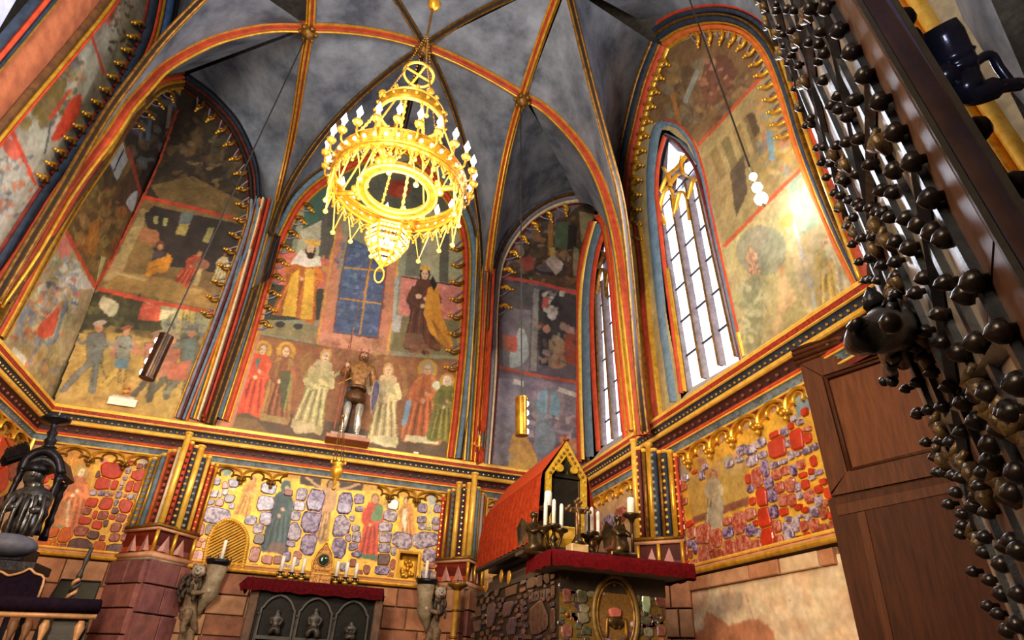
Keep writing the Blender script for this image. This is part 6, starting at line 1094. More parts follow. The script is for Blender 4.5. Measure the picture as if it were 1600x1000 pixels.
ob('beard', *ball((X0+.012*hh, Y0-.045*hh, Z0+.898*hh), .024*hh, 8, 6, (1, .7, 1.0)), MATS['brown painted hair'], ST, True); ob('nose', *ball((X0+.012*hh, Y0-.075*hh, Z0+.932*hh), .012*hh, 6, 4, (.7, 1, 1.3)), MATS['painted face'], ST, True)
for s_ in (-1, 1): ob('eye', *ball((X0+(.012+.017*s_)*hh, Y0-.066*hh, Z0+.945*hh), .007*hh, 6, 4), BLACK, ST)
ob('crown', *lathe([(.050*hh, 0), (.052*hh, .025*hh), (.056*hh, .045*hh), (.046*hh, .05*hh)], (X0+.012*hh, Y0-.01*hh, Z0+.965*hh), 10), PINK, ST); ob('crown_cap', *ball((X0+.012*hh, Y0-.01*hh, Z0+.985*hh), .045*hh, 8, 5, (1, 1, .6)), GOLD, ST, True)
ob('lance', *tube([sp(-.155, -.16, .0, 0)[:3], sp(-.15, -.13, .75, 0)[:3], sp(-.16, -.12, 1.17, 0)[:3]], [.014, .014, .010], 6), mat('faded red lance', '#a85448', '#7c3a30', .6), ST); ob('lance_head', *lathe([(.0, 0), (.02, .03), (0, .10)], sp(-.16, -.12, 1.17, 0)[:3], 6), STEEL, ST)
ob('hand', *ball(sp(-.15, -.135, .735, 0)[:3], .032*hh, 7, 5, (1, 1, .9)), MATS['painted face'], ST, True); ob('hand', *ball(sp(.16, -.11, .53, 0)[:3], .028*hh, 7, 5), MATS['painted face'], ST, True)
shp = [(.0, .60), (.075, .57), (.09, .48), (.07, .36), (.0, .22), (-.055, .36), (-.06, .48), (-.05, .57)]
ob('shield', *prism([sp(.185+x*.55, -.15+x*.5, z, 0)[:3] for x, z in shp], (.01, -.03, 0)), mat('grey violet shield', '#6c6478', '#4a4458', .5, 0, 10, .2), ST); ob('shield_rim', *tube([np.array(sp(.185+x*.55, -.15+x*.5, z, 0)[:3])+np.array([0, -.03, 0]) for x, z in shp], .013, 5, True), PALE, ST)
ob('sword_hilt', *tube([sp(-.20, -.09, .52, 0)[:3], sp(-.08, -.11, .61, 0)[:3]], .012, 5), GOLD, ST); ob('belt', *lathe([(.105*hh, 0), (.108*hh, .02*hh), (.1*hh, .035*hh)], (X0, Y0, Z0+.52*hh), 12), BROWN, ST)
# ---- lion sconces
LION = mat('carved sandstone lion', '#8c7458', '#5c4634', .7, 0, 14, .3); LIONF = mat('pale lion face', '#b8a894', '#8c7c6c', .7, 0, 14, .2)
def lion(lab, o, flip, candle_lab):
    o = np.array(o, float); r = root('lion_sconce', o, lab, 'sconce'); s_ = flip
    def q(x, y, z, rr, r2=None): return (o[0]+s_*x, o[1]+y, o[2]+z, rr, r2 or rr)
    skin('lion', [q(-.06, -.16, .10, .12, .10), q(-.07, -.20, .34, .11, .10), q(-.07, -.24, .54, .115, .11), q(-.06, -.28, .70, .075, .08), q(-.05, -.40, .72, .04), q(.0, -.30, .46, .05), q(.16, -.38, .50, .04), q(.26, -.30, .56, .035), q(-.14, -.30, .44, .05), q(-.02, -.42, .40, .042), q(.16, -.42, .44, .034), q(-.10, -.28, .06, .085), q(-.02, -.40, .16, .07), q(-.06, -.36, -.10, .05), q(-.02, -.44, -.16, .045), q(.05, -.20, .02, .06), q(.12, -.12, -.15, .045)],
         [(0, 1), (1, 2), (2, 3), (3, 4), (2, 5), (5, 6), (6, 7), (2, 8), (8, 9), (9, 10), (0, 11), (11, 12), (12, 13), (13, 14), (0, 15), (15, 16)], LION, r)
    b = B()
    for k in range(26):
        a = k*2.4; t = k/26; z = .72-.34*t; rad = .14+.05*math.sin(t*PI); b.add(*tube(cat([np.array(q(-.06+rad*math.cos(a)*.9, -.27+rad*.6*math.sin(a), z, 0)[:3]), np.array(q(-.06+(rad+.035)*math.cos(a), -.28+rad*.7*math.sin(a), z-.07, 0)[:3]), np.array(q(-.06+rad*math.cos(a), -.28+rad*.65*math.sin(a), z-.14, 0)[:3])], 3), [.03]*6+[.012], 5))
    b.ob('mane', mat('dark lion mane', '#4c3c30', '#2e241e', .7, 0, 20, .3), r, True, kind='stuff')
    fc = o+np.array([s_*-.05, -.385, .73]); ob('face', *ball(fc, .105, 10, 7, (1, .8, .95)), LIONF, r, True); ob('muzzle', *ball(fc+np.array([0, -.075, -.03]), .055, 8, 6, (1, .9, .8)), LIONF, r, True); ob('nose', *ball(fc+np.array([0, -.115, -.012]), .016, 6, 4), BLACK, r)
    for e in (-1, 1):
        ob('eye', *ball(fc+np.array([.035*e, -.07, .025]), .012, 6, 4), BLACK, r); ob('ear', *ball(fc+np.array([.075*e, .0, .075]), .032, 7, 5, (1, .5, 1.2)), LION, r, True); ob('paw', *ball(np.array(q(.27 if e > 0 else .18, -.32 if e > 0 else -.43, .56 if e > 0 else .45, 0)[:3]), .04, 7, 5), LIONF, r, True)
    ob('mouth', *ball(fc+np.array([0, -.09, -.065]), .024, 7, 4, (1.2, .6, .5)), BLACK, r)
    hc = o+np.array([s_*.20, -.31, 0])
    ob('horn', *tube([o+np.array([s_*.10, -.16, .10]), o+np.array([s_*.10, -.18, .2]), o+np.array([s_*.14, -.22, .32]), hc+np.array([-.02*s_, 0, .44]), hc+np.array([0, 0, .60]), hc+np.array([s_*.01, 0, .84])], [.02, .05, .10, .15, .125, .165], 12), mat('horn stone', '#a08e70', '#7c6850', .6, 0, 9, .2), r, True)
    ob('pan', *lathe([(.15, .84), (.19, .88), (.20, .93), (.17, .93), (.15, .90), (0, .90)], hc, 14), IRON, r, True)
    for k in range(8): a = k*PI/4; ob('pan_spike', *lathe([(.02, 0), (.015, .03), (0, .07)], hc+np.array([.18*math.cos(a), .18*math.sin(a), .92]), 5), IRON, r)
    cd = ob('candle', *lathe([(.032, .90), (.030, 1.24), (.02, 1.25), (0, 1.245)], hc+np.array([s_*.03, 0, 0]), 9), WAX, r, True); ob('wick', *tube([hc+np.array([s_*.03, 0, 1.24]), hc+np.array([s_*.03, 0, 1.265])], .004, 4), BLACK, cd)
    ob('bracket', *box(o+np.array([0, -.06, -.25]), (.22, .20, .5), bev=.02), LION, r)
pL = bk(300, 960, 11.9); lion('stone lion sconce under the gilt grille holding a horn with a candle', (pL[0]-.02, YB, 1.15), 1, '')
pR = bk(672, 965, 11.9); lion('stone lion sconce below the wall niche holding a horn with a candle', (pR[0]+.08, YB, 1.15), -1, '')
# ---- tall gilt pricket pole by the pier
pp = bk(712, 950, 11.1); PK = root('candle_pole', (pp[0], 11.1, 0), 'slender gilt pricket pole before the pier beside the tomb', 'candlestick'); zt = bk(712, 917, 11.1)[2]
ob('pole', *tube([(pp[0], 11.1, 0), (pp[0], 11.1, zt)], .055, 8), mat('ochre gilt pole', '#b8862c', '#8a601c', .5, .2, 8), PK, True)
for z in (.75, 1.15, 1.55): ob('pole_ring', *lathe([(.055, -.02), (.075, 0), (.055, .02)], (pp[0], 11.1, z), 10), GOLDD, PK, True)
ob('pan', *lathe([(.05, -.06), (.10, -.02), (.17, .02), (.17, .05), (0, .04)], (pp[0], 11.1, zt), 14), GOLDD, PK, True)
for k in range(7): a = k*PI*2/7; ob('pan_spike', *lathe([(.012, 0), (0, .10)], (pp[0]+.13*math.cos(a), 11.1+.13*math.sin(a), zt+.04), 5), BRONZE, PK)
# ---- tomb
tz = 1.70; f0, f1 = np.array([2.68, 6.86]), np.array([3.95, 6.86]); yb_ = 10.4
TM = root('tomb', (3.3, 8.6, 0), 'tomb chest faced with gilt gemstone mosaic and an oval medallion', 'tomb')
TG = mat('dull gilt mosaic bed', '#7a5c24', '#5a4018', .5, .25, 20, .3); TD = mat('brown mosaic bed', '#3a2e24', '#2a201a', .5, .1, 16, .3)
dull(TD, .15); ob('chest', *box(((f0[0]+f1[0])/2, (f0[1]+yb_)/2, tz/2), (f1[0]-f0[0], yb_-f0[1], tz)), TD, TM)
fp = ((0, 1, 0), f0[1]-.012); ob('front_panel', *box((3.315, f0[1]-.005, tz/2), (f1[0]-f0[0], .015, tz)), TG, TM); ob('front_frieze', *box((3.315, f0[1]-.02, tz-.11), (f1[0]-f0[0], .03, .20)), mat('dark tomb frieze', '#33261a', '#241a14', .5), TM)
def gem(u, v, w_, h_, k, proud=.02): stone(TM, fp, u, v, w_, h_, k, proud, 'gem')
b = B()
mo = on(961, 962, *fp); a_, b__ = .26, .40
for nm, k, rr, m in (('medallion_rim', 1.0, .03, TG), ('medallion_rim', .86, .018, GOLDD)): ob(nm, *tube([(mo[0]+a_*k*math.cos(t), fp[1]-.02, mo[2]+b__*k*math.sin(t)) for t in np.linspace(0, 2*PI, 37)[:-1]], rr, 6, True), m, TM, True)
ob('medallion_field', *prism([(mo[0]+a_*.86*math.cos(t), fp[1]-.015, mo[2]+b__*.86*math.sin(t)) for t in np.linspace(0, 2*PI, 29)[:-1]], (0, .01, 0)), mat('bronze field', '#6a4a24', '#8a6430', .45, .3, 30, .3), TM)
SM['t'] = mat('dim brown jasper', '#3a241e', '#5c4238', .25, 0, 18, .1); SM['T'] = mat('shaded red jasper', '#5a2c24', '#84564a', .25, 0, 18, .1); SM['K'] = mat('smoky gem', '#241c22', '#5c4c58', .12, 0, 18, .1); SM['S'] = mat('pink coral gem', '#b86456', '#a05046', .2, 0, 8); SM['M'] = mat('shaded mossy agate', '#36382a', '#5a5640', .2, 0, 14, .1); SM['W'] = mat('shaded milky agate', '#5c5444', '#80765e', .2, 0, 12, .1)  # front agates and red jasper darkened to put the tomb's shade into colour
for k in range(16):
    t = 2*PI*k/16; uu = 961+30*math.cos(t); vv = 958+46*math.sin(t)
    if vv < 1010: gem(uu, vv, 9, 9, 'KLP'[k % 3])

for k in range(150):
    u, v = 876+160*rng.random(), 905+95*rng.random(); t_ = math.hypot((u-961)/38, (v-962)/54)
    if t_ > 1.06 and not (880 < u < 892 and v < 990): gem(u, v, 6+4*rng.random(), 5+5*rng.random(), 'MKKMDdK'[int(rng.integers(7))], .012)
gem(960, 957, 18, 16, 'S', .05); ob('figure_relief', *ball((mo[0], fp[1]-.02, mo[2]-.06), .10, 10, 6, (1.1, .4, .7)), BRONZE, TM, True)
for s_ in (-1, 1): ob('relief_wing', *tube(cat([(mo[0]+.02*s_, fp[1]-.03, mo[2]-.12), (mo[0]+.10*s_, fp[1]-.03, mo[2]-.03), (mo[0]+.12*s_, fp[1]-.02, mo[2]-.22)], 4), .02, 5), GOLDD, TM, True)
for u, v, w_, h_, k in px_list([(735, 440, 55, 110, 'T'), (735, 690, 75, 90, 'T'), (840, 455, 65, 90, 'M'), (905, 440, 60, 45, 'W'), (855, 540, 70, 60, 'W'), (850, 605, 75, 65, 'W'), (870, 690, 60, 60, 'M'), (1220, 460, 40, 90, 'W'), (1285, 490, 60, 150, 'G'), (1380, 470, 70, 100, 'T'), (1390, 690, 60, 80, 'T'), (1280, 620, 80, 60, 'M'), (1300, 700, 70, 60, 'W'), (1255, 575, 30, 30, 'W'), (820, 400, 30, 50, 'G'), (1180, 420, 40, 40, 'M'), (1240, 690, 50, 60, 'M')], 720, 830, 4.444): gem(u, v, w_, h_, k)
for u, v in px_list([(735, 580, 1, 1, 0), (1390, 605, 1, 1, 0), (1060, 375, 1, 1, 0), (735, 325, 1, 1, 0)], 720, 830, 4.444) and [(885.4, 960.5), (1032.8, 966), (958.5, 914), (885.4, 903)]:
    c = on(u, v, *fp); ob('stud', *ball(c, .03, 8, 5), GOLDD, TM, True)
    for d in ((-.05, .04), (.05, .04), (-.05, -.04), (.05, -.04)): ob('stud', *ball(c+np.array([d[0], 0, d[1]]), .012, 6, 4), GOLDD, TM, True)
SM['G'] = mat('shaded green gem', '#3c4c42', '#5e6c5a', .25, 0, 14, .1); lp = ((1, 0, 0), f0[0]-.012)      # side facing the altar aisle
rl = random.Random(3)
mosaic(TM, lp, filler(px_list([(490, 360, 60, 75, 't'), (550, 345, 40, 75, 't'), (600, 330, 45, 70, 't'), (350, 415, 110, 60, 't'), (540, 600, 120, 220, 't'), (640, 420, 25, 90, 't'), (640, 620, 30, 150, 't'), (330, 540, 80, 90, 'K'), (350, 660, 90, 100, 'K'), (210, 580, 60, 150, 'K'), (120, 560, 50, 60, 't'), (110, 660, 70, 70, 'K'), (250, 430, 60, 40, 't')], 720, 830, 4.444), [(742, 936), (866, 893), (866, 1000), (733, 1000)], [], 150, 'KtKtT', (5, 9)), 1.2, .012, .010, 'gem')
for k in range(7):
    c = on(828+k*4.6, 934-k*1.2, *lp); ob('dark_pane', *box(c, (.02, .055, .10)), SM['K'], TM)
    c = on(815+k*.5, 940+k*9, *lp); ob('dark_pane', *box(c, (.02, .07, .055)), SM['K'], TM)
# sloping stone mouldings above the chest, towards the back
mz = [(tz, .0), (tz+.06, .0), (tz+.10, -.10), (tz+.18, -.12), (tz+.24, -.20), (tz+.30, -.20)]
STN = mat('tomb moulding stone', '#5c4c40', '#7c6a58', .65, 0, 7, .2)
for i in range(len(mz)-1):
    (z0, o0), (z1, o1) = mz[i], mz[i+1]; A0 = [(f0[0]-o0*1.0-.02, 7.3), (f1[0]+o0+.02, 7.3), (f1[0]+o0+.02, yb_+o0), (f0[0]-o0-.02, yb_+o0)]; A1 = [(f0[0]-o1-.02, 7.3), (f1[0]+o1+.02, 7.3), (f1[0]+o1+.02, yb_+o1), (f0[0]-o1-.02, yb_+o1)]
    V = [(*p, z0) for p in A0]+[(*p, z1) for p in A1]; ob('moulding', V, [[0, 1, 5, 4], [1, 2, 6, 5], [2, 3, 7, 6], [3, 0, 4, 7], [4, 5, 6, 7], [3, 2, 1, 0]], STN if i % 2 else mat('dark tomb moulding', '#362c26', '#4c4036', .6), TM)
for (u, v) in ((760, 916), (783, 900), (795, 902)): ob('gilt_leaf', *ball(on(u, v, (1, 0, 0), f0[0]-.03), .06, 8, 5, (.15, 1.6, 1.5)), GOLD, TM, True)
# mensa cloth on the tomb altar
c0, c1, cf, cb_ = 2.42, 4.10, 6.42, 7.22; V = []; F = []; rows = [(cb_, tz+.115, 0), (cf+.02, tz+.115, 0), (cf, tz+.10, 0), (cf-.012, tz+.0, .4), (cf-.010, tz-.045, 1)]
for j, (y, z, k) in enumerate(rows):
    for i in range(31): t = i/30; V.append((c0+(c1-c0)*t, y+.010*k*math.sin(i*2.1), z-.008*k*math.sin(i*1.5)))
for j in range(4):
    for i in range(30): a = j*31+i; F.append([a, a+1, a+32, a+31])
TC = ob('tomb_cloth', V, F, VELS, None, True, label='crimson velvet cloth over the tomb altar under the candelabra', category='cloth')
for s_, x in ((-1, c0), (1, c1)):
    V = []; n_ = 12
    for z in (tz+.115, tz+.02, tz-.05):
        for i in range(n_+1): V.append((x+s_*(.01 if z < tz+.1 else 0)+s_*.008*math.sin(i*2.2)*(z < tz), cf+(cb_-cf)*i/n_, z-.01*(z < tz)*math.sin(i*1.7)))
    ob('cloth_drop', V, [[j*(n_+1)+i, j*(n_+1)+i+1, (j+1)*(n_+1)+i+1, (j+1)*(n_+1)+i] for j in range(2) for i in range(n_)], VELS, TC, True)
ob('mensa', *box(((c0+c1)/2+.02, (cf+cb_)/2+.03, tz+.04), (c1-c0-.08, cb_-cf-.08, .13)), STN, TM)
# ---- shrine with draped roof
gy = 7.45; sx0, sx1 = bk(849, 800, gy)[0], bk(914, 800, gy)[0]; sm = (sx0+sx1)/2+.01; sb_ = tz+.31; se = bk(848, 738, gy)[2]; sa = bk(880, 690, gy)[2]; sl = 10.0
SH = root('shrine', (sm, 8.6, sb_), 'gabled gilt shrine draped in orange red velvet on the tomb', 'shrine')
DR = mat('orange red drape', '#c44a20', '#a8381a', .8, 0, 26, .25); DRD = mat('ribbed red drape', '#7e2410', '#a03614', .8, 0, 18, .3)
GP = mat('punched gilt plate', '#e8bc38', '#c4942c', .38, .4, 24, .25)
ob('body', *box((sm, (gy+sl)/2+.05, (sb_+se)/2), (sx1-sx0-.06, sl-gy-.1, se-sb_)), BLACK, SH)
w2_ = (sx1-sx0)/2; dull(DR, .1); dull(DRD, .1)
outer = [(-w2_, sb_), (-w2_, se), (0, sa), (w2_, se), (w2_, sb_)]; iw = w2_-.075
inner = [(-iw, sb_+.26), (-iw, se-.02), (-.10, se+.24), (-.16, se+.17), (-.075, se+.25), (0, sa-.22), (.075, se+.25), (.16, se+.17), (.10, se+.24), (iw, se-.02), (iw, sb_+.26)]
V = [(sm+x, gy, z) for x, z in outer]; 
inn = [(-iw, sb_+.26), (-iw, se-.03), (0, sa-.20), (iw, se-.03), (iw, sb_+.26)]
V += [(sm+x, gy, z) for x, z in inn]; V += [(x, y-.045, z) for x, y, z in V]; n_ = 10
F = [[10+i, 11+i, 16+i, 15+i] for i in range(4)]+[[14, 10, 15, 19]]+[[5+i, 15+i, 16+i, 6+i] for i in range(4)]+[[0+i, 1+i, 11+i, 10+i] for i in range(4)]+[[9, 19, 15, 5]]
ob('gable_frame', V, F, GP, SH); ob('dark_glass', *box((sm, gy+.02, (sb_+se)/2), (iw*2.05, .02, se-sb_-.06)), mat('dark shrine glass', '#0c0c0e', '#24221f', .12, 0, 1.2, 0, coat=.3), SH)
ob('dark_glass', [(sm-iw, gy+.01, se-.05), (sm+iw, gy+.01, se-.05), (sm, gy+.01, sa-.18)], [[0, 1, 2]], MATS['dark shrine glass'], SH)
ob('lower_plate', *box((sm, gy-.03, sb_+.13), (iw*2, .05, .26), bev=.01), GP, SH); ob('plate_inset', *box((sm+.0, gy-.06, sb_+.16), (iw*1.4, .02, .10)), GOLDL, SH)
for s_ in (-1, 1):
    ob('cusp_disc', *lathe([(0, -.02), (.05, -.02), (.05, .02), (0, .02)], (sm+s_*.10, gy-.05, se+.07), 14, (0, 1, 0)), GP, SH)
    for k in range(7): t = (k+.5)/7; ob('plate_flower', *ball((sm+s_*(w2_-.03)*(1-t)-s_*.012, gy-.048, se+(sa-se-.06)*t-.03), .024, 7, 4, (1, .3, 1)), GOLDD, SH)
    for k in range(5): ob('plate_flower', *ball((sm+s_*(w2_-.04), gy-.048, sb_+.12+k*(se-sb_)/5), .018, 6, 4, (1, .3, 1)), GOLD, SH)
ob('ridge_knob', *lathe([(.03, 0), (.045, .02), (.03, .05), (.02, .06), (.035, .09), (0, .11)], (sm, gy-.02, sa), 9), mat('red brown knob', '#7c3418', '#4a200f', .5), SH, True)
# drape: two roof slopes then pleated falls
for s_ in (-1, 1):
    R0 = [(sm, y, sa+.015) for y in np.linspace(gy+.0, sl, 14)]; E0 = [(sm+s_*(w2_+.03), y, se+.02) for y in np.linspace(gy+.0, sl, 14)]
    patch(R0, E0, DR, 'drape_slope', SH, 4)
    V = []; nn2 = 200; xs = w2_+.03
    for j, (z, k) in enumerate(((se+.02, 0), (se-.08, .5), ((se+sb_)/2, 1), (sb_+.04, 1.2))):
        for i in range(nn2+1): V.append((sm+s_*(xs+.02*j+.10*min(k, 1)*(abs(math.sin(i*.22))**.5)), gy+(sl-gy)*i/nn2, z))
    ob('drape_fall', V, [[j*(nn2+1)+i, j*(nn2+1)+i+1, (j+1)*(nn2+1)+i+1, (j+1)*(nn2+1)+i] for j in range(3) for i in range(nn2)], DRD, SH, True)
ob('rope_hem', *tube([(sm-w2_-.12, gy-.02, sb_+.03), (sm-w2_-.14, sl, sb_+.03)], .045, 7), BLACK, SH)
# ---- candelabra, angels and cross on the tomb altar
TY = 6.72; tzz = tz+.115
def cup(par, p, nm='socket'): return ob(nm, *lathe([(.015, -.07), (.03, -.03), (.075, -.01), (.08, .015), (.05, .02), (0, .02)], p, 10), BRONZE, par, True)
def candelabrum(lab, uv, y, zc):
    m = np.array([bk(*uv[1], y)[0], y, tzz]); r = root('candelabrum', m, lab, 'candelabrum', 'three-branched candelabra on the tomb altar')
    ob('foot', *lathe([(.10, 0), (.09, .02), (.03, .05), (.025, .12), (.05, .15), (.025, .19), (.02, .22)], m, 12), BRONZE, r, True)
    for i, (u, v) in enumerate(uv):
        p = bk(u, v, y); p[2] = zc+(0.03 if i == 1 else 0)-.01*(i == 2); c = cup(r, p)
        ob('branch', *tube(cat([m+np.array([0, 0, .16]), (m+p)/2+np.array([0, 0, -.06]), p-np.array([0, 0, .07])], 5), .016, 6), BRONZE, r, True)
        L_ = .30; cd = ob('candle', *lathe([(.024, .0), (.022, L_-.03), (.014, L_-.01), (0, L_)], p, 9), WAX, c, True)
candelabrum('three-branched candelabrum below the dark shrine window, left of the crucifix', ((852, 830), (865, 830), (877, 832)), TY, tzz+.26)
candelabrum('three-branched candelabrum between the crucifix and the kneeling angel by the pier', ((916, 834), (925, 832), (935, 838)), TY+.05, tzz+.24)
def angel(lab, uv, y, hgt, flip, tall):
    p = bk(*uv, y); p[2] = tzz+.004; r = root('angel_candlestick', p, lab, 'candlestick'); s_ = flip; k = hgt
    def q(x, yy, z, rr, r2=None): return (p[0]+s_*x*k, p[1]+yy*k, p[2]+z*k, rr*k, (r2 or rr)*k)
    ob('base', *box(p+np.array([0, 0, .02]), (.30*k/.45, .26, .04), bev=.01), BRONZE, r)
    skin('body', [q(0, 0, .22, .16, .15), q(.0, -.02, .46, .14, .12), q(0, -.02, .64, .15, .10), q(0, -.02, .76, .05), q(.0, -.04, .88, .085, .09), q(-.16, -.04, .62, .06), q(-.10, -.18, .50, .05), q(.08, -.24, .56, .04), q(.17, -.04, .62, .06), q(.26, -.16, .48, .05), q(.22, -.24, .60, .04), q(-.10, -.18, .14, .11), q(-.14, .04, .07, .09), q(.10, -.20, .16, .11), q(.14, .0, .07, .09)],
         [(0, 1), (1, 2), (2, 3), (3, 4), (2, 5), (5, 6), (6, 7), (2, 8), (8, 9), (9, 10), (0, 11), (11, 12), (0, 13), (13, 14)], BRONZE, r)
    ob('hair', *ball(q(0, .0, .91, 0)[:3], .10*k, 9, 6, (1, 1, .9)), BRONZE, r, True); ob('nose', *ball(q(0, -.13, .88, 0)[:3], .02*k, 6, 4), BRONZE, r, True)
    for e in (-1, 1): ob('wing', *prism([np.array(q(e*.06, .12, .70, 0)[:3]), np.array(q(e*.24, .16, .86, 0)[:3]), np.array(q(e*.34, .18, .62, 0)[:3]), np.array(q(e*.28, .18, .22, 0)[:3]), np.array(q(e*.14, .14, .30, 0)[:3])], (0, .03, 0)), BRONZE, r)
    hp = np.array(q(.26, -.22, .0, 0)[:3]); zc = p[2]+k*tall
    ob('holder_stem', *tube([hp+np.array([0, 0, .12*k]), (hp[0], hp[1], zc-.05)], .018, 6), BRONZE, r, True); ob('pan', *lathe([(.02, -.08), (.04, -.03), (.10, -.005), (.10, .02), (0, .02)], (hp[0], hp[1], zc), 12), BRONZE, r, True)
    cd = ob('candle', *lathe([(.046, .02), (.043, .19), (.03, .205), (0, .20)], (hp[0], hp[1], zc), 10), WAX, r, True); ob('wick', *tube([(hp[0], hp[1], zc+.20), (hp[0], hp[1], zc+.225)], .005, 4), BLACK, cd)
angel('bronze angel with tall candle kneeling in front of the red drape', (833, 850), 7.05, .50, 1, 1.04)
angel('bronze angel with stout candle kneeling beside the pier on the tomb altar', (967, 859), 6.58, .46, 1, .96)
p = bk(903, 840, 6.62); p[2] = tzz; CR = root('altar_cross', p, 'small bronze budded crucifix standing on a pale block before the shrine', 'cross')
ob('block', *box(p+np.array([0, .02, .05]), (.20, .16, .10), bev=.01), mat('pale gilt block', '#d8b480', '#b08c58', .5, .1, 9), CR); ob('foot', *lathe([(.09, .10), (.06, .14), (.03, .20), (.025, .24)], p, 8), BRONZE, CR, True)
CB = mat('worn gilt bronze', '#8a6438', '#4c3420', .4, .5, 18, .3)
cu = bk(903, 785, 6.62)[2]; mzc = bk(903, 798, 6.62)[2]
ob('upright', *box((p[0], p[1], (p[2]+.2+cu)/2), (.055, .035, cu-p[2]-.2), bev=.008), CB, CR); ob('crossbar', *box((p[0], p[1], mzc), (.20, .035, .05), bev=.008), CB, CR)
for d in ((-.11, 0, mzc), (.11, 0, mzc), (0, 0, cu)):
    for e in ((-.03, 0), (.03, 0), (0, .03)): ob('bud', *ball((p[0]+d[0]+e[0], p[1]-.01, d[2]+e[1]), .026, 6, 4), CB, CR, True)
skin('corpus', [(p[0], p[1]-.03, mzc-.06, .022), (p[0], p[1]-.03, mzc-.0, .024), (p[0], p[1]-.035, mzc+.035, .017), (p[0]-.08, p[1]-.03, mzc+.02, .009), (p[0]+.08, p[1]-.03, mzc+.02, .009), (p[0], p[1]-.035, mzc-.17, .012)], [(0, 1), (1, 2), (1, 3), (1, 4), (0, 5)], CB, CR, 1)
# ================================================================== STUDDED DOOR
dA, dB, e2 = np.array([2.53, 2.12, 2.50]), np.array([1.22, .78, 1.39]), np.array([.0282, .1228, .992])
dn = np.cross(e2, dA-dB); dn /= np.linalg.norm(dn); dn = dn if dn@(EYE-dA) > 0 else -dn
dh = np.cross(dn, e2); dh /= np.linalg.norm(dh); dh = dh if dh@(dB-dA) > 0 else -dh     # along the leaf, towards its near edge
dc = float(dn@dA)
def dp(u, v, out=0.0): return on(u, v, dn, dc+out)
def ds(p): q = np.asarray(p)-dA; return float(q@dh), float(q@e2)
def dl(s_, t, out=0.0): return dA+dh*s_+e2*t+dn*out
DO = root('studded_door', dl(.4, -2.4), 'tall open door leaf covered with dark iron studs and straps', 'door')
DW = mat('worn oak and iron plate', '#4c3428', '#b0a494', .38, .25, 5, .3, ramp=(.32, .62), detail=6); DW2 = mat('red brown oak', '#44291c', '#64412e', .5, 0, 6, .3); STUD = mat('dark iron stud', '#2a201c', '#1a1618', .28, .5, 14, .15); EDGE = mat('violet black door edge', '#34304e', '#26223a', .5, .1, 10, .25)
s0_ = ds(dp(1280, 220))[0]-.03; s1_ = np.mean([ds(dp(u, v))[0] for u, v in ((1340, 0), (1488, 250), (1600, 440))]); tb, tt = -2.7, 3.6
ob('leaf', *box(dl((s0_+s1_)/2, (tb+tt)/2, -.03), (s1_-s0_, .04, tt-tb), dh, dn, e2), DW2, DO)
bd = [np.mean([ds(dp(u, v))[0] for u, v in L_]) for L_ in ([(1257, 10), (1375, 250), (1472, 462), (1537, 597)], [(1304, 0), (1437, 240), (1587, 500)])]
pk = sorted([s0_, s0_+.22*(bd[0]-s0_), s0_+.45*(bd[0]-s0_), s0_+.72*(bd[0]-s0_), bd[0], (bd[0]+bd[1])/2, bd[1], s1_])
for i in range(len(pk)-1):
    for j in range(5):
        t0 = tb+(tt-tb)*j/5; ob('plank', *box(dl((pk[i]+pk[i+1])/2, t0+(tt-tb)/10, -.004+.004*rng.random()), (pk[i+1]-pk[i]-.012, .02, (tt-tb)/5-.008), dh, dn, e2), DW if i not in (2, 6) else DW2, DO)
for i, x in enumerate(pk[1:-1]):
    wd = .05 if x in (bd[0], bd[1]) else .035
    ob('strap', *box(dl(x, (tb+tt)/2, .016), (wd*.6 if x == bd[1] else wd, .02, tt-tb), dh, dn, e2), mat('blue black strap', '#22262e', '#3a3a40', .35, .6, 16, .2), DO)
for k in range(8):
    t0 = tb+.4+k*.78; ob('strap', *tube([dl(s0_+.02, t0, .012), dl(bd[1], t0+.42, .012)], .022, 4), MATS['blue black strap'], DO)
    ob('strap', *tube([dl(s0_+.02, t0+.40, .012), dl(bd[1], t0-.02, .012)], .022, 4), MATS['blue black strap'], DO)
# leaf's near edge seen end on
hn = dh; hc_ = float(hn@dl(s1_, 0))
eg = [on(u, v, hn, hc_) for u, v in ((1305, -60), (1340, 0), (1488, 250), (1600, 440), (1720, 645), (1770, 610), (1600, 335), (1395, 0), (1360, -60))]
ob('leaf_edge', *prism(eg, -hn*.03), EDGE, DO)
for a, b_ in (((1305, -60), (1720, 645)), ((1360, -60), (1770, 610))): ob('edge_iron', *tube([on(*a, hn, hc_), on(*b_, hn, hc_)], .008, 4), BLACK, DO)
for u, v in ((1412, 30), (1422, 62), (1526, 203), (1588, 290)): ob('stud', *ball(on(u, v, hn, hc_-.05), .028, 8, 6), STUD, DO, True)
def stud(u, v, big=0):
    r_ = .0235 if big else .0195; c = dp(u, v, .03); nrm_ = dn
    ob('stud', *lathe([(r_*.4, -.03), (r_*.5, -.012), (r_*1.0, -.008), (r_*1.04, .0), (r_*.92, .011), (r_*.55, .021), (0, .028)], c, 9, nrm_), STUD, DO, True)
D1 = [(70, 85), (75, 25), (95, 205), (155, 70), (215, 75), (130, 350), (120, 265), (185, 235), (160, 485), (180, 430), (210, 375), (245, 510), (270, 195), (335, 65, 1), (460, 60, 1), (425, 240), (330, 325), (410, 340), (450, 415), (405, 470), (560, 235, 1), (655, 405, 1), (760, 590, 1), (885, 790, 1), (560, 745), (505, 820), (560, 850), (630, 910), (680, 780), (440, 625), (260, 635), (215, 690), (260, 850), (340, 920), (300, 980), (350, 970)]
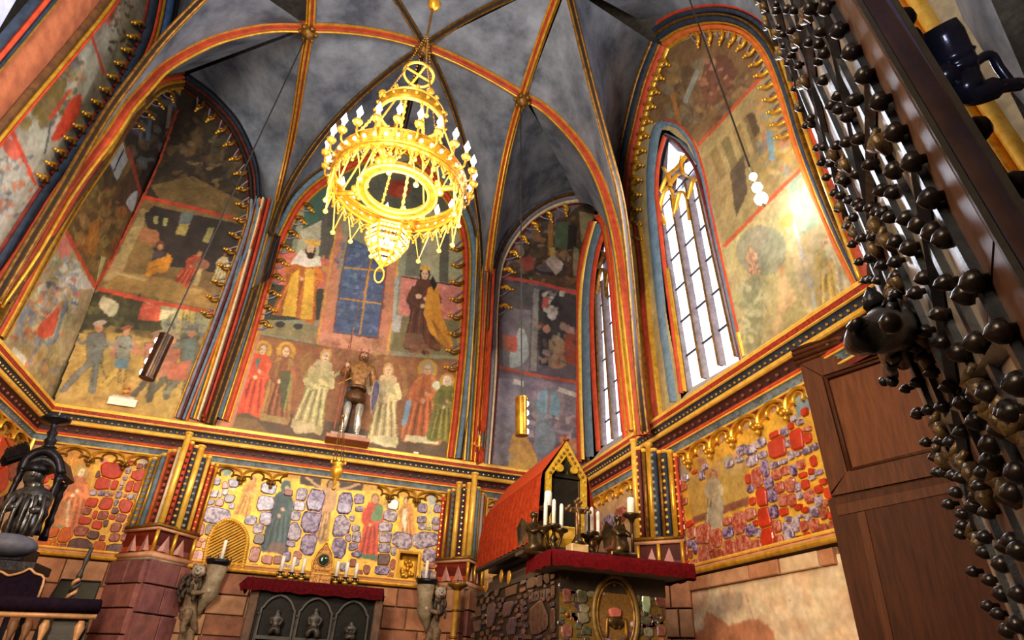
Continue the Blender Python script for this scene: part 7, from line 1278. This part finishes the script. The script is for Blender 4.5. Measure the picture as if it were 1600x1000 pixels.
D3 = [(80, 140), (125, 135), (110, 245), (145, 350), (205, 460), (235, 575), (310, 695), (330, 825), (380, 950), (220, 125), (290, 100), (380, 75), (175, 250), (250, 250), (265, 370), (365, 325), (460, 255), (630, 300, 1), (765, 240, 1), (890, 500, 1), (640, 30, 1), (545, 440), (630, 455), (245, 480), (310, 510), (370, 530), (395, 560), (465, 565), (515, 590), (560, 600), (605, 630), (720, 640), (810, 685, 1), (910, 735, 1), (990, 780, 1), (340, 635), (400, 780), (485, 770), (645, 805), (740, 850, 1), (455, 915), (545, 970), (640, 950)]
D4 = [(240, 15), (315, 60), (215, 150), (250, 145), (295, 150), (410, 125), (585, 135), (720, 165), (895, 160, 1), (840, 240, 1), (530, 230), (410, 235), (680, 360), (590, 470), (520, 565), (580, 635), (800, 605, 1), (910, 540, 1), (1060, 470, 1), (535, 790), (465, 830), (630, 725), (735, 815), (510, 365), (700, 540), (830, 915, 1), (925, 870), (990, 850, 1), (1110, 970, 1), (610, 960), (540, 975), (700, 940), (1170, 800, 1)]
D5 = [(170, 240), (240, 455), (310, 570), (360, 440), (440, 450), (390, 690), (330, 690), (455, 715), (520, 730), (475, 845), (415, 940), (655, 60, 1), (640, 290, 1), (920, 225, 1), (830, 350, 1), (750, 470, 1), (530, 370), (750, 600, 1), (700, 690), (670, 800), (650, 870), (960, 690, 1), (920, 850, 1), (610, 950)]
D6 = [(235, 40), (185, 115), (275, 180), (275, 255), (260, 310), (375, 80), (345, 135), (420, 330), (415, 430), (525, 505, 1), (340, 555), (525, 700, 1), (450, 610), (640, 700, 1), (440, 780), (505, 830), (600, 360, 1), (640, 420, 1), (555, 390), (440, 165), (560, 60, 1), (620, 900, 1), (560, 940, 1)]
for L_, x0, y0, k in ((D1, 1200, 0, 5), (D3, 1260, 200, 4.545), (D4, 1300, 400, 4), (D5, 1400, 600, 5), (D6, 1440, 760, 4.17)):
    for q in L_: stud(x0+q[0]/k, y0+q[1]/k, len(q) > 2)
ORN = mat('twisted bronze leaf', '#6c5430', '#33261a', .4, .4, 24, .3)
lr = random.Random(5)
for k in range(70):   # curled leaves riveted between the studs
    s_ = s0_+.05+(bd[1]-s0_-.05)*lr.random(); t = -2.2+4.6*lr.random(); P = [dl(s_+.035*math.sin(q*1.6), t-.05+.025*q, .02+.02*(q % 2)) for q in range(5)]
    ob('leaf_ornament', *tube(cat(P, 2), [.012, .018, .02, .022, .022, .02, .018, .016, .010], 5), ORN, DO, True)
# lion head knocker
KB = mat('black bronze knocker', '#121114', '#26242a', .35, .5, 12, .3)
def kp(u, v, o, r_): return (*dp(u, v, o), r_)
skin('knocker_head', [kp(1404, 492, .04, .075), kp(1396, 512, .09, .072), kp(1382, 518, .15, .062), kp(1360, 524, .20, .048), kp(1344, 530, .23, .042), kp(1337, 541, .235, .026), kp(1384, 545, .12, .030), kp(1387, 566, .09, .024), kp(1392, 588, .07, .034), kp(1408, 540, .04, .05), kp(1412, 572, .03, .026), kp(1376, 487, .09, .03), kp(1364, 476, .10, .018)], [(0, 1), (1, 2), (2, 3), (3, 4), (4, 5), (1, 6), (6, 7), (7, 8), (0, 9), (9, 10), (2, 11), (11, 12)], KB, DO)
b = B()
for k in range(14): b.add(*tube(cat([dp(1405, 478+k*6, .03), dp(1392+(k % 3)*3, 474+k*7, .10), dp(1384+(k % 2)*8, 482+k*8, .09)], 3), [.02]*6+[.008], 5))
b.ob('knocker_mane', KB, DO, True, kind='stuff')
ob('knocker_plate', *lathe([(.0, 0), (.085, 0), (.09, .02), (.07, .04), (0, .05)], dp(1402, 500, 0), 14, dn), KB, DO, True); ob('knocker_lip', *tube(cat([dp(1330, 512, .24), dp(1345, 503, .22), dp(1362, 508, .18)], 4), .012, 5), KB, DO, True)
for d in (-7, 6): ob('knocker_claw', *ball(dp(1388+d, 596, .08), .024, 7, 5), KB, DO, True)
ob('knocker_eye', *ball(dp(1392, 505, .19), .02, 8, 5), STUD, DO, True); ob('knocker_ear', *lathe([(.035, 0), (.025, .04), (0, .08)], dp(1368, 478, .12), 7, e2), KB, DO, True)
# ================================================================== PANELLED WOODEN DOOR IN THE RIGHT WALL
ph_ = np.array([-.266, .964, 0]); pn = np.array([-.964, -.266, 0.0]); q0_ = sd(1300, 750, XR-.10); pc = float(pn@q0_)
WOOD = mat('dark stained oak', '#40200e', '#5c3016', .5, 0, 2.2, .2, sy=(9, 9, 1.2), ramp=(.3, .7)); WOODL = mat('brown oak panel', '#54290f', '#683818', .5, 0, 2.0, .2, sy=(9, 9, 1.2)); WOODD = mat('black brown oak', '#361a0a', '#4a2410', .6, 0, 2.2, .2, sy=(9, 9, 1.2))
dull(WOOD, .25); dull(WOODL, .25); dull(WOODD, .2)
def pp_(u, v, o=0.0): return on(u, v, pn, pc+o)
PO = root('panelled_door', (*q0_[:2], 0), 'tall dark oak panelled doorcase with cornice standing below the painted cornice', 'door')
ob('door_body', *prism([pp_(u, v) for u, v in ((1251, 565), (1420, 505), (1540, 462), (1700, 1100), (1374, 1100))], -pn*.12), WOODD, PO)
ob('stile', *prism([pp_(u, v) for u, v in ((1252, 570), (1287, 590), (1326, 737), (1300, 772))], pn*.03), WOOD, PO); ob('top_rail', *prism([pp_(u, v) for u, v in ((1252, 569), (1420, 507), (1440, 538), (1288, 588))], pn*.03), WOOD, PO)
ob('lock_rail', *prism([pp_(u, v) for u, v in ((1326, 738), (1500, 694), (1520, 732), (1302, 776))], pn*.035), WOOD, PO); ob('upper_panel', *prism([pp_(u, v) for u, v in ((1296, 596), (1445, 545), (1505, 692), (1332, 731))], pn*.012), WOODL, PO)
for a, b_ in (((1291, 591), (1440, 541)), ((1291, 591), (1329, 734)), ((1329, 734), (1510, 690))): ob('panel_moulding', *tube([pp_(*a, .03), pp_(*b_, .03)], .018, 6), WOODD, PO, True)
ob('lower_panel', *prism([pp_(u, v) for u, v in ((1298, 783), (1520, 738), (1660, 1100), (1370, 1100))], pn*.05), WOODD, PO); ob('lower_stile', *prism([pp_(u, v, .05) for u, v in ((1340, 802), (1352, 799), (1420, 1100), (1404, 1100))], pn*.012), WOOD, PO); ob('lower_rail', *prism([pp_(u, v, .05) for u, v in ((1306, 790), (1515, 748), (1522, 762), (1311, 806))], pn*.012), WOOD, PO)
for k, (o, dv, r_) in enumerate(((.05, 12, .03), (.09, 5, .035), (.12, -2, .03), (.14, -8, .02))): ob('door_cornice', *tube([pp_(1243+k*-2, 556+dv, o*.6), pp_(1420, 490+dv*1.05, o*.6)], r_, 6), WOODD if k % 2 else WOOD, PO, True)
# ================================================================== IRON LATCH BEHIND THE STUDDED DOOR (upper corner)
def at(u, v, d): return EYE+ray(u, v)*d
GI = mat('glossy black iron', '#23232f', '#343444', .22, .3, 9, .1, coat=.4)
HK = root('iron_bracket', at(1500, 110, 2.0), 'glossy black iron bracket with a ribbed barrel and curved horn beyond the studded door', 'bracket')
ob('barrel', *lathe([(0, -.10), (.055, -.10), (.062, -.06), (.06, .0), (.068, .01), (.06, .02), (.06, .035), (.068, .045), (.058, .055), (.05, .09), (0, .10)], at(1485, 88, 2.0), 14, at(1497, 118, 2.0)-at(1470, 62, 2.0)), GI, HK, True)
ob('horn', *tube(cat([at(1497, 112, 2.0), at(1508, 130, 1.98), at(1514, 148, 1.96), at(1534, 145, 1.96), at(1560, 136, 1.97), at(1592, 132, 2.0)], 4), [.05]*8+[.035]*8+[.022]*5, 9), GI, HK, True); ob('strap_arm', *tube(cat([at(1510, 108, 2.02), at(1545, 86, 2.04), at(1562, 108, 2.04), at(1585, 138, 2.02)], 4), .016, 6), GI, HK, True); ob('barrel_cap', *ball(at(1475, 120, 1.99), .05, 9, 6), GI, HK, True)
# ================================================================== IRON BALDACHIN WITH A DARK FIGURE, far left
by = 8.6
IC = root('iron_baldachin', bk(40, 860, by), 'black iron canopy on baluster columns holding a dark seated figure', 'baldachin')
def ip(u, v, dy=0): return bk(u, v, by+dy)
def column(a, b_, dy): 
    A, Z = ip(*a, dy), ip(*b_, dy); ob('column', *tube([A*(1-t)+Z*t for t in np.linspace(0, 1, 13)], [.05, .05, .034, .034, .05, .03, .034, .034, .034, .045, .034, .05, .055], 8), IRON, IC, True)
column((54, 836), (94, 744), 0); column((2, 800), (36, 732), 0); column((66, 845), (100, 755), .35)
ob('arch_band', *tube(cat([ip(34, 735), ip(42, 718), ip(58, 707), ip(76, 706), ip(90, 718), ip(96, 742)], 4), .055, 7), IRON, IC, True); ob('arch_band', *tube(cat([ip(40, 745), ip(52, 722), ip(70, 718), ip(86, 728), ip(92, 748)], 4), .035, 6), mat('worn iron', '#4c4a4a', '#2a282a', .4, .6, 16, .4), IC, True)
V, F = prism([ip(34, 732), ip(42, 714), ip(58, 703), ip(78, 700), ip(92, 712), ip(98, 738), ip(88, 742), ip(80, 728), ip(66, 722), ip(52, 726), ip(44, 742)], (0, .5, 0)); ob('canopy', V, F, MATS['worn iron'], IC)
ob('finial_shaft', *lathe([(.09, 0), (.05, .03), (.07, .09), (.04, .13), (.06, .19), (.03, .22), (.045, .27), (.03, .30), (.16, .33), (.17, .36), (.05, .38), (.0, .38)], ip(76, 700, .1), 12, ip(84, 668, .1)-ip(76, 700, .1)), IRON, IC, True)
ob('finial_spike', *lathe([(.022, 0), (.012, .12), (0, .24)], ip(84, 667, .1), 7, ip(103, 642, .1)-ip(93, 664, .1)), PALE, IC)
b = B()
for k in range(26): b.add(*tube(cat([ip(2+k*1.4, 722-k*.5+(k % 3)*4, .1), ip(8+k*1.4, 712-k*.5-(k % 4)*3, .05), ip(14+k*1.2, 716-k*.3+(k % 2)*5, .0)], 3), .022, 4))
b.ob('scroll_leaf', IRON, IC, kind='stuff')
FG = mat('dark bronze figure', '#2c2a2c', '#6a6460', .28, .7, 11, .25)
c = ip(40, 806); 
def fp_(x, y, z, r_): return (c[0]+x, c[1]+y, c[2]+z, r_)
SF = root('bronze_figure', c, 'dark bronze robed half figure seated under the iron canopy', 'statue')
skin('body', [fp_(0, 0, -.18, .14), fp_(0, 0, .05, .13), fp_(0, 0, .24, .14), fp_(.02, -.02, .36, .06), fp_(-.16, -.03, .22, .055), fp_(-.18, -.16, .02, .05), fp_(-.04, -.24, .05, .04), fp_(.16, -.03, .22, .055), fp_(.20, -.15, .06, .05), fp_(.10, -.26, .02, .05), fp_(-.1, -.14, -.2, .13), fp_(.1, -.14, -.22, .13)], [(0, 1), (1, 2), (2, 3), (2, 4), (4, 5), (5, 6), (2, 7), (7, 8), (8, 9), (0, 10), (0, 11)], FG, SF)
hc2 = ip(56, 744); ob('head', *ball(hc2+np.array([-.02, 0, .0]), .115, 10, 8, (.9, 1, 1.15)), FG, SF, True); ob('nose', *ball(hc2+np.array([0, -.11, -.01]), .025, 6, 4), FG, SF, True); ob('cap', *lathe([(.12, .0), (.13, .05), (.08, .12), (0, .14)], hc2+np.array([-.02, 0, .03]), 10), IRON, SF, True); ob('neck', *tube([hc2+np.array([-.03, 0, -.09]), np.array(fp_(.02, -.02, .30, 0)[:3])], .07, 8), FG, SF, True)
for k in range(5): ob('cope_fold', *tube(cat([np.array(fp_(-.12+.07*k, -.17, .20, 0)[:3]), np.array(fp_(-.14+.09*k, -.22, .0, 0)[:3]), np.array(fp_(-.12+.08*k, -.20, -.24, 0)[:3])], 4), .024, 5), FG, SF, True)
ob('seat_block', *box(c+np.array([0, .05, -.42]), (.40, .4, .16), bev=.02), IRON, SF)
pd = ip(12, 852, -.85); PDs = root('padded_stool', (pd[0], pd[1], 0), 'grey padded stool on black iron frame below the canopy', 'stool')
ob('cushion', *ball(pd, .27, 14, 8, (1, .7, .42)), mat('grey leather pad', '#5c5c6a', '#484854', .6, 0, 14, .2), PDs, True); ob('frame', *box(pd+np.array([.02, 0, -.20]), (.72, .5, .08)), IRON, PDs)
for s_ in (-1, 1):
    for e in (-1, 1): ob('leg', *tube([pd+np.array([.3*s_, .2*e, -.2]), (pd[0]+.34*s_, pd[1]+.22*e, 0)], .025, 6), IRON, PDs)
# ================================================================== CHAIR, KNEELER, TWISTED POST, BOARD in the lower left corner
ky = 7.3
def kq(u, v, dy=0): return bk(u, v, ky+dy)
PLUM = dull(mat('black plum velvet', '#120a14', '#1c101c', .9, 0, 20, .3), .05); GE = mat('worn gilt wood', '#c89464', '#9a6a40', .5, .15, 9, .2)
ch = root('armchair', (kq(20, 930)[0], ky, 0), 'armchair with dark plum velvet back in a scrolled gilt frame', 'chair')
bkp = [(-40, 892), (-18, 897), (0, 893), (12, 899), (22, 898), (36, 894), (47, 889), (55, 896), (69, 904), (58, 938), (-40, 938)]
ob('backrest', *prism([kq(u, v, .1) for u, v in bkp], (0, .07, 0)), PLUM, ch); ob('back_frame', *tube([kq(u, v, .09) for u, v in cat(bkp[:10], 3)], .012, 5), GE, ch, True)
cxx = kq(10, 960)[0]; cz = kq(10, 962)[2]
ob('seat', *box((cxx-.1, ky-.15, cz-.30), (.75, .5, .12), bev=.03), PLUM, ch)
for s_ in (-.42, .25):
    for e in (.05, -.35): ob('leg', *lathe([(.035, 0), (.03, .1), (.045, .25), (.03, cz-.4), (.04, cz-.36)], (cxx+s_, ky+e, 0), 8), GE, ch, True)
kn = root('kneeler', (kq(80, 950)[0], ky-.95, 0), 'kneeling desk with plum velvet armrest on turned gilt balusters', 'kneeler')
a, b_ = kq(-60, 941, -.95), kq(156, 948, -.95)
ob('armrest', *tube([a, a*.5+b_*.5, b_], .055, 8), PLUM, kn, True); ob('rail', *tube([a+np.array([0, 0, -.075]), b_+np.array([0, 0, -.075])], .022, 6), GE, kn, True)
for u in (10, 40, 62, 88, 142):
    p = kq(u, 958+u*.03, -.95); z = p[2]; ob('baluster', *lathe([(.03, 0), (.02, .2), (.045, z*.35), (.02, z*.55), (.035, z*.7), (.018, z*.8), (.04, z*.9), (.02, z-.04)], (p[0]-.05, p[1], 0), 8), GE if u > 80 else BROWN, kn, True)
ob('front_board', *prism([kq(u, v, -.91) for u, v in ((86, 962), (140, 962), (122, 1040), (60, 1040))], (0, .02, 0)), BLACK, kn); ob('base', *box((kq(60, 1040)[0], ky-.85, .05), (1.4, .3, .10), bev=.01), BROWN, kn)
tw = root('twisted_post', (kq(105, 950, .3)[0], ky+.3, 0), 'slim twisted candle post with dark baluster top behind the kneeler', 'post')
P0, P1_ = kq(104, 946, .3), kq(122, 905, .3); ax1 = P1_-P0
V, F = [], []
for i in range(2): 
    ph0 = i*PI; u_, v_ = frame(ax1); ob('twist', *tube([P0-ax1*1.2+ax1*2.2*t+.022*(u_*math.cos(t*26+ph0)+v_*math.sin(t*26+ph0)) for t in np.linspace(0, 1, 50)], .020, 5), GE if i else BLACK, tw, True)
ob('shaft', *lathe([(.022, 0), (.03, .03), (.02, .06), (.014, .12), (.03, .20), (.018, .24), (.022, .30)], P1_, 8, ax1), BLACK, tw, True); ob('foot', *lathe([(.14, 0), (.12, .03), (.03, .06), (.025, P0[2]-.5)], (kq(104, 946, .3)[0], ky+.3, 0), 10), BLACK, tw, True)
bdq = root('board', kq(115, 930, 2.2), 'dark plain board leaning on the sandstone wall behind the twisted post', 'board')
ob('panel', *prism([kq(u, v, 3.6) for u, v in ((96, 905), (158, 909), (144, 946), (128, 1000), (52, 1000), (74, 940))], (0, .03, 0)), mat('dark green brown board', '#2c2a1e', '#38321f', .7, 0, 8, .2), bdq)
ob('panel_edge', *tube([kq(u, v, 3.58) for u, v in ((52, 1000), (74, 940), (96, 905), (158, 909), (144, 946))], .012, 4), BLACK, bdq)
# ---- small label cards standing on the cornice
for (u, v), plx, lab in (((650, 708), bk, 'tiny white label card on the cornice below the painted saints'), ((191, 628), bk, 'cream label card on the cornice below the painted battle')):
    p = bk(u, v, YB-.05); w_ = .10 if u > 400 else .46; o_ = ob('label_card', *box(p, (w_, .012, .05 if u > 400 else .14), bev=.002), mat('white card', '#f2ecdc', '#e8dfc8', .6), None); o_['label'] = lab; o_['category'] = 'card'
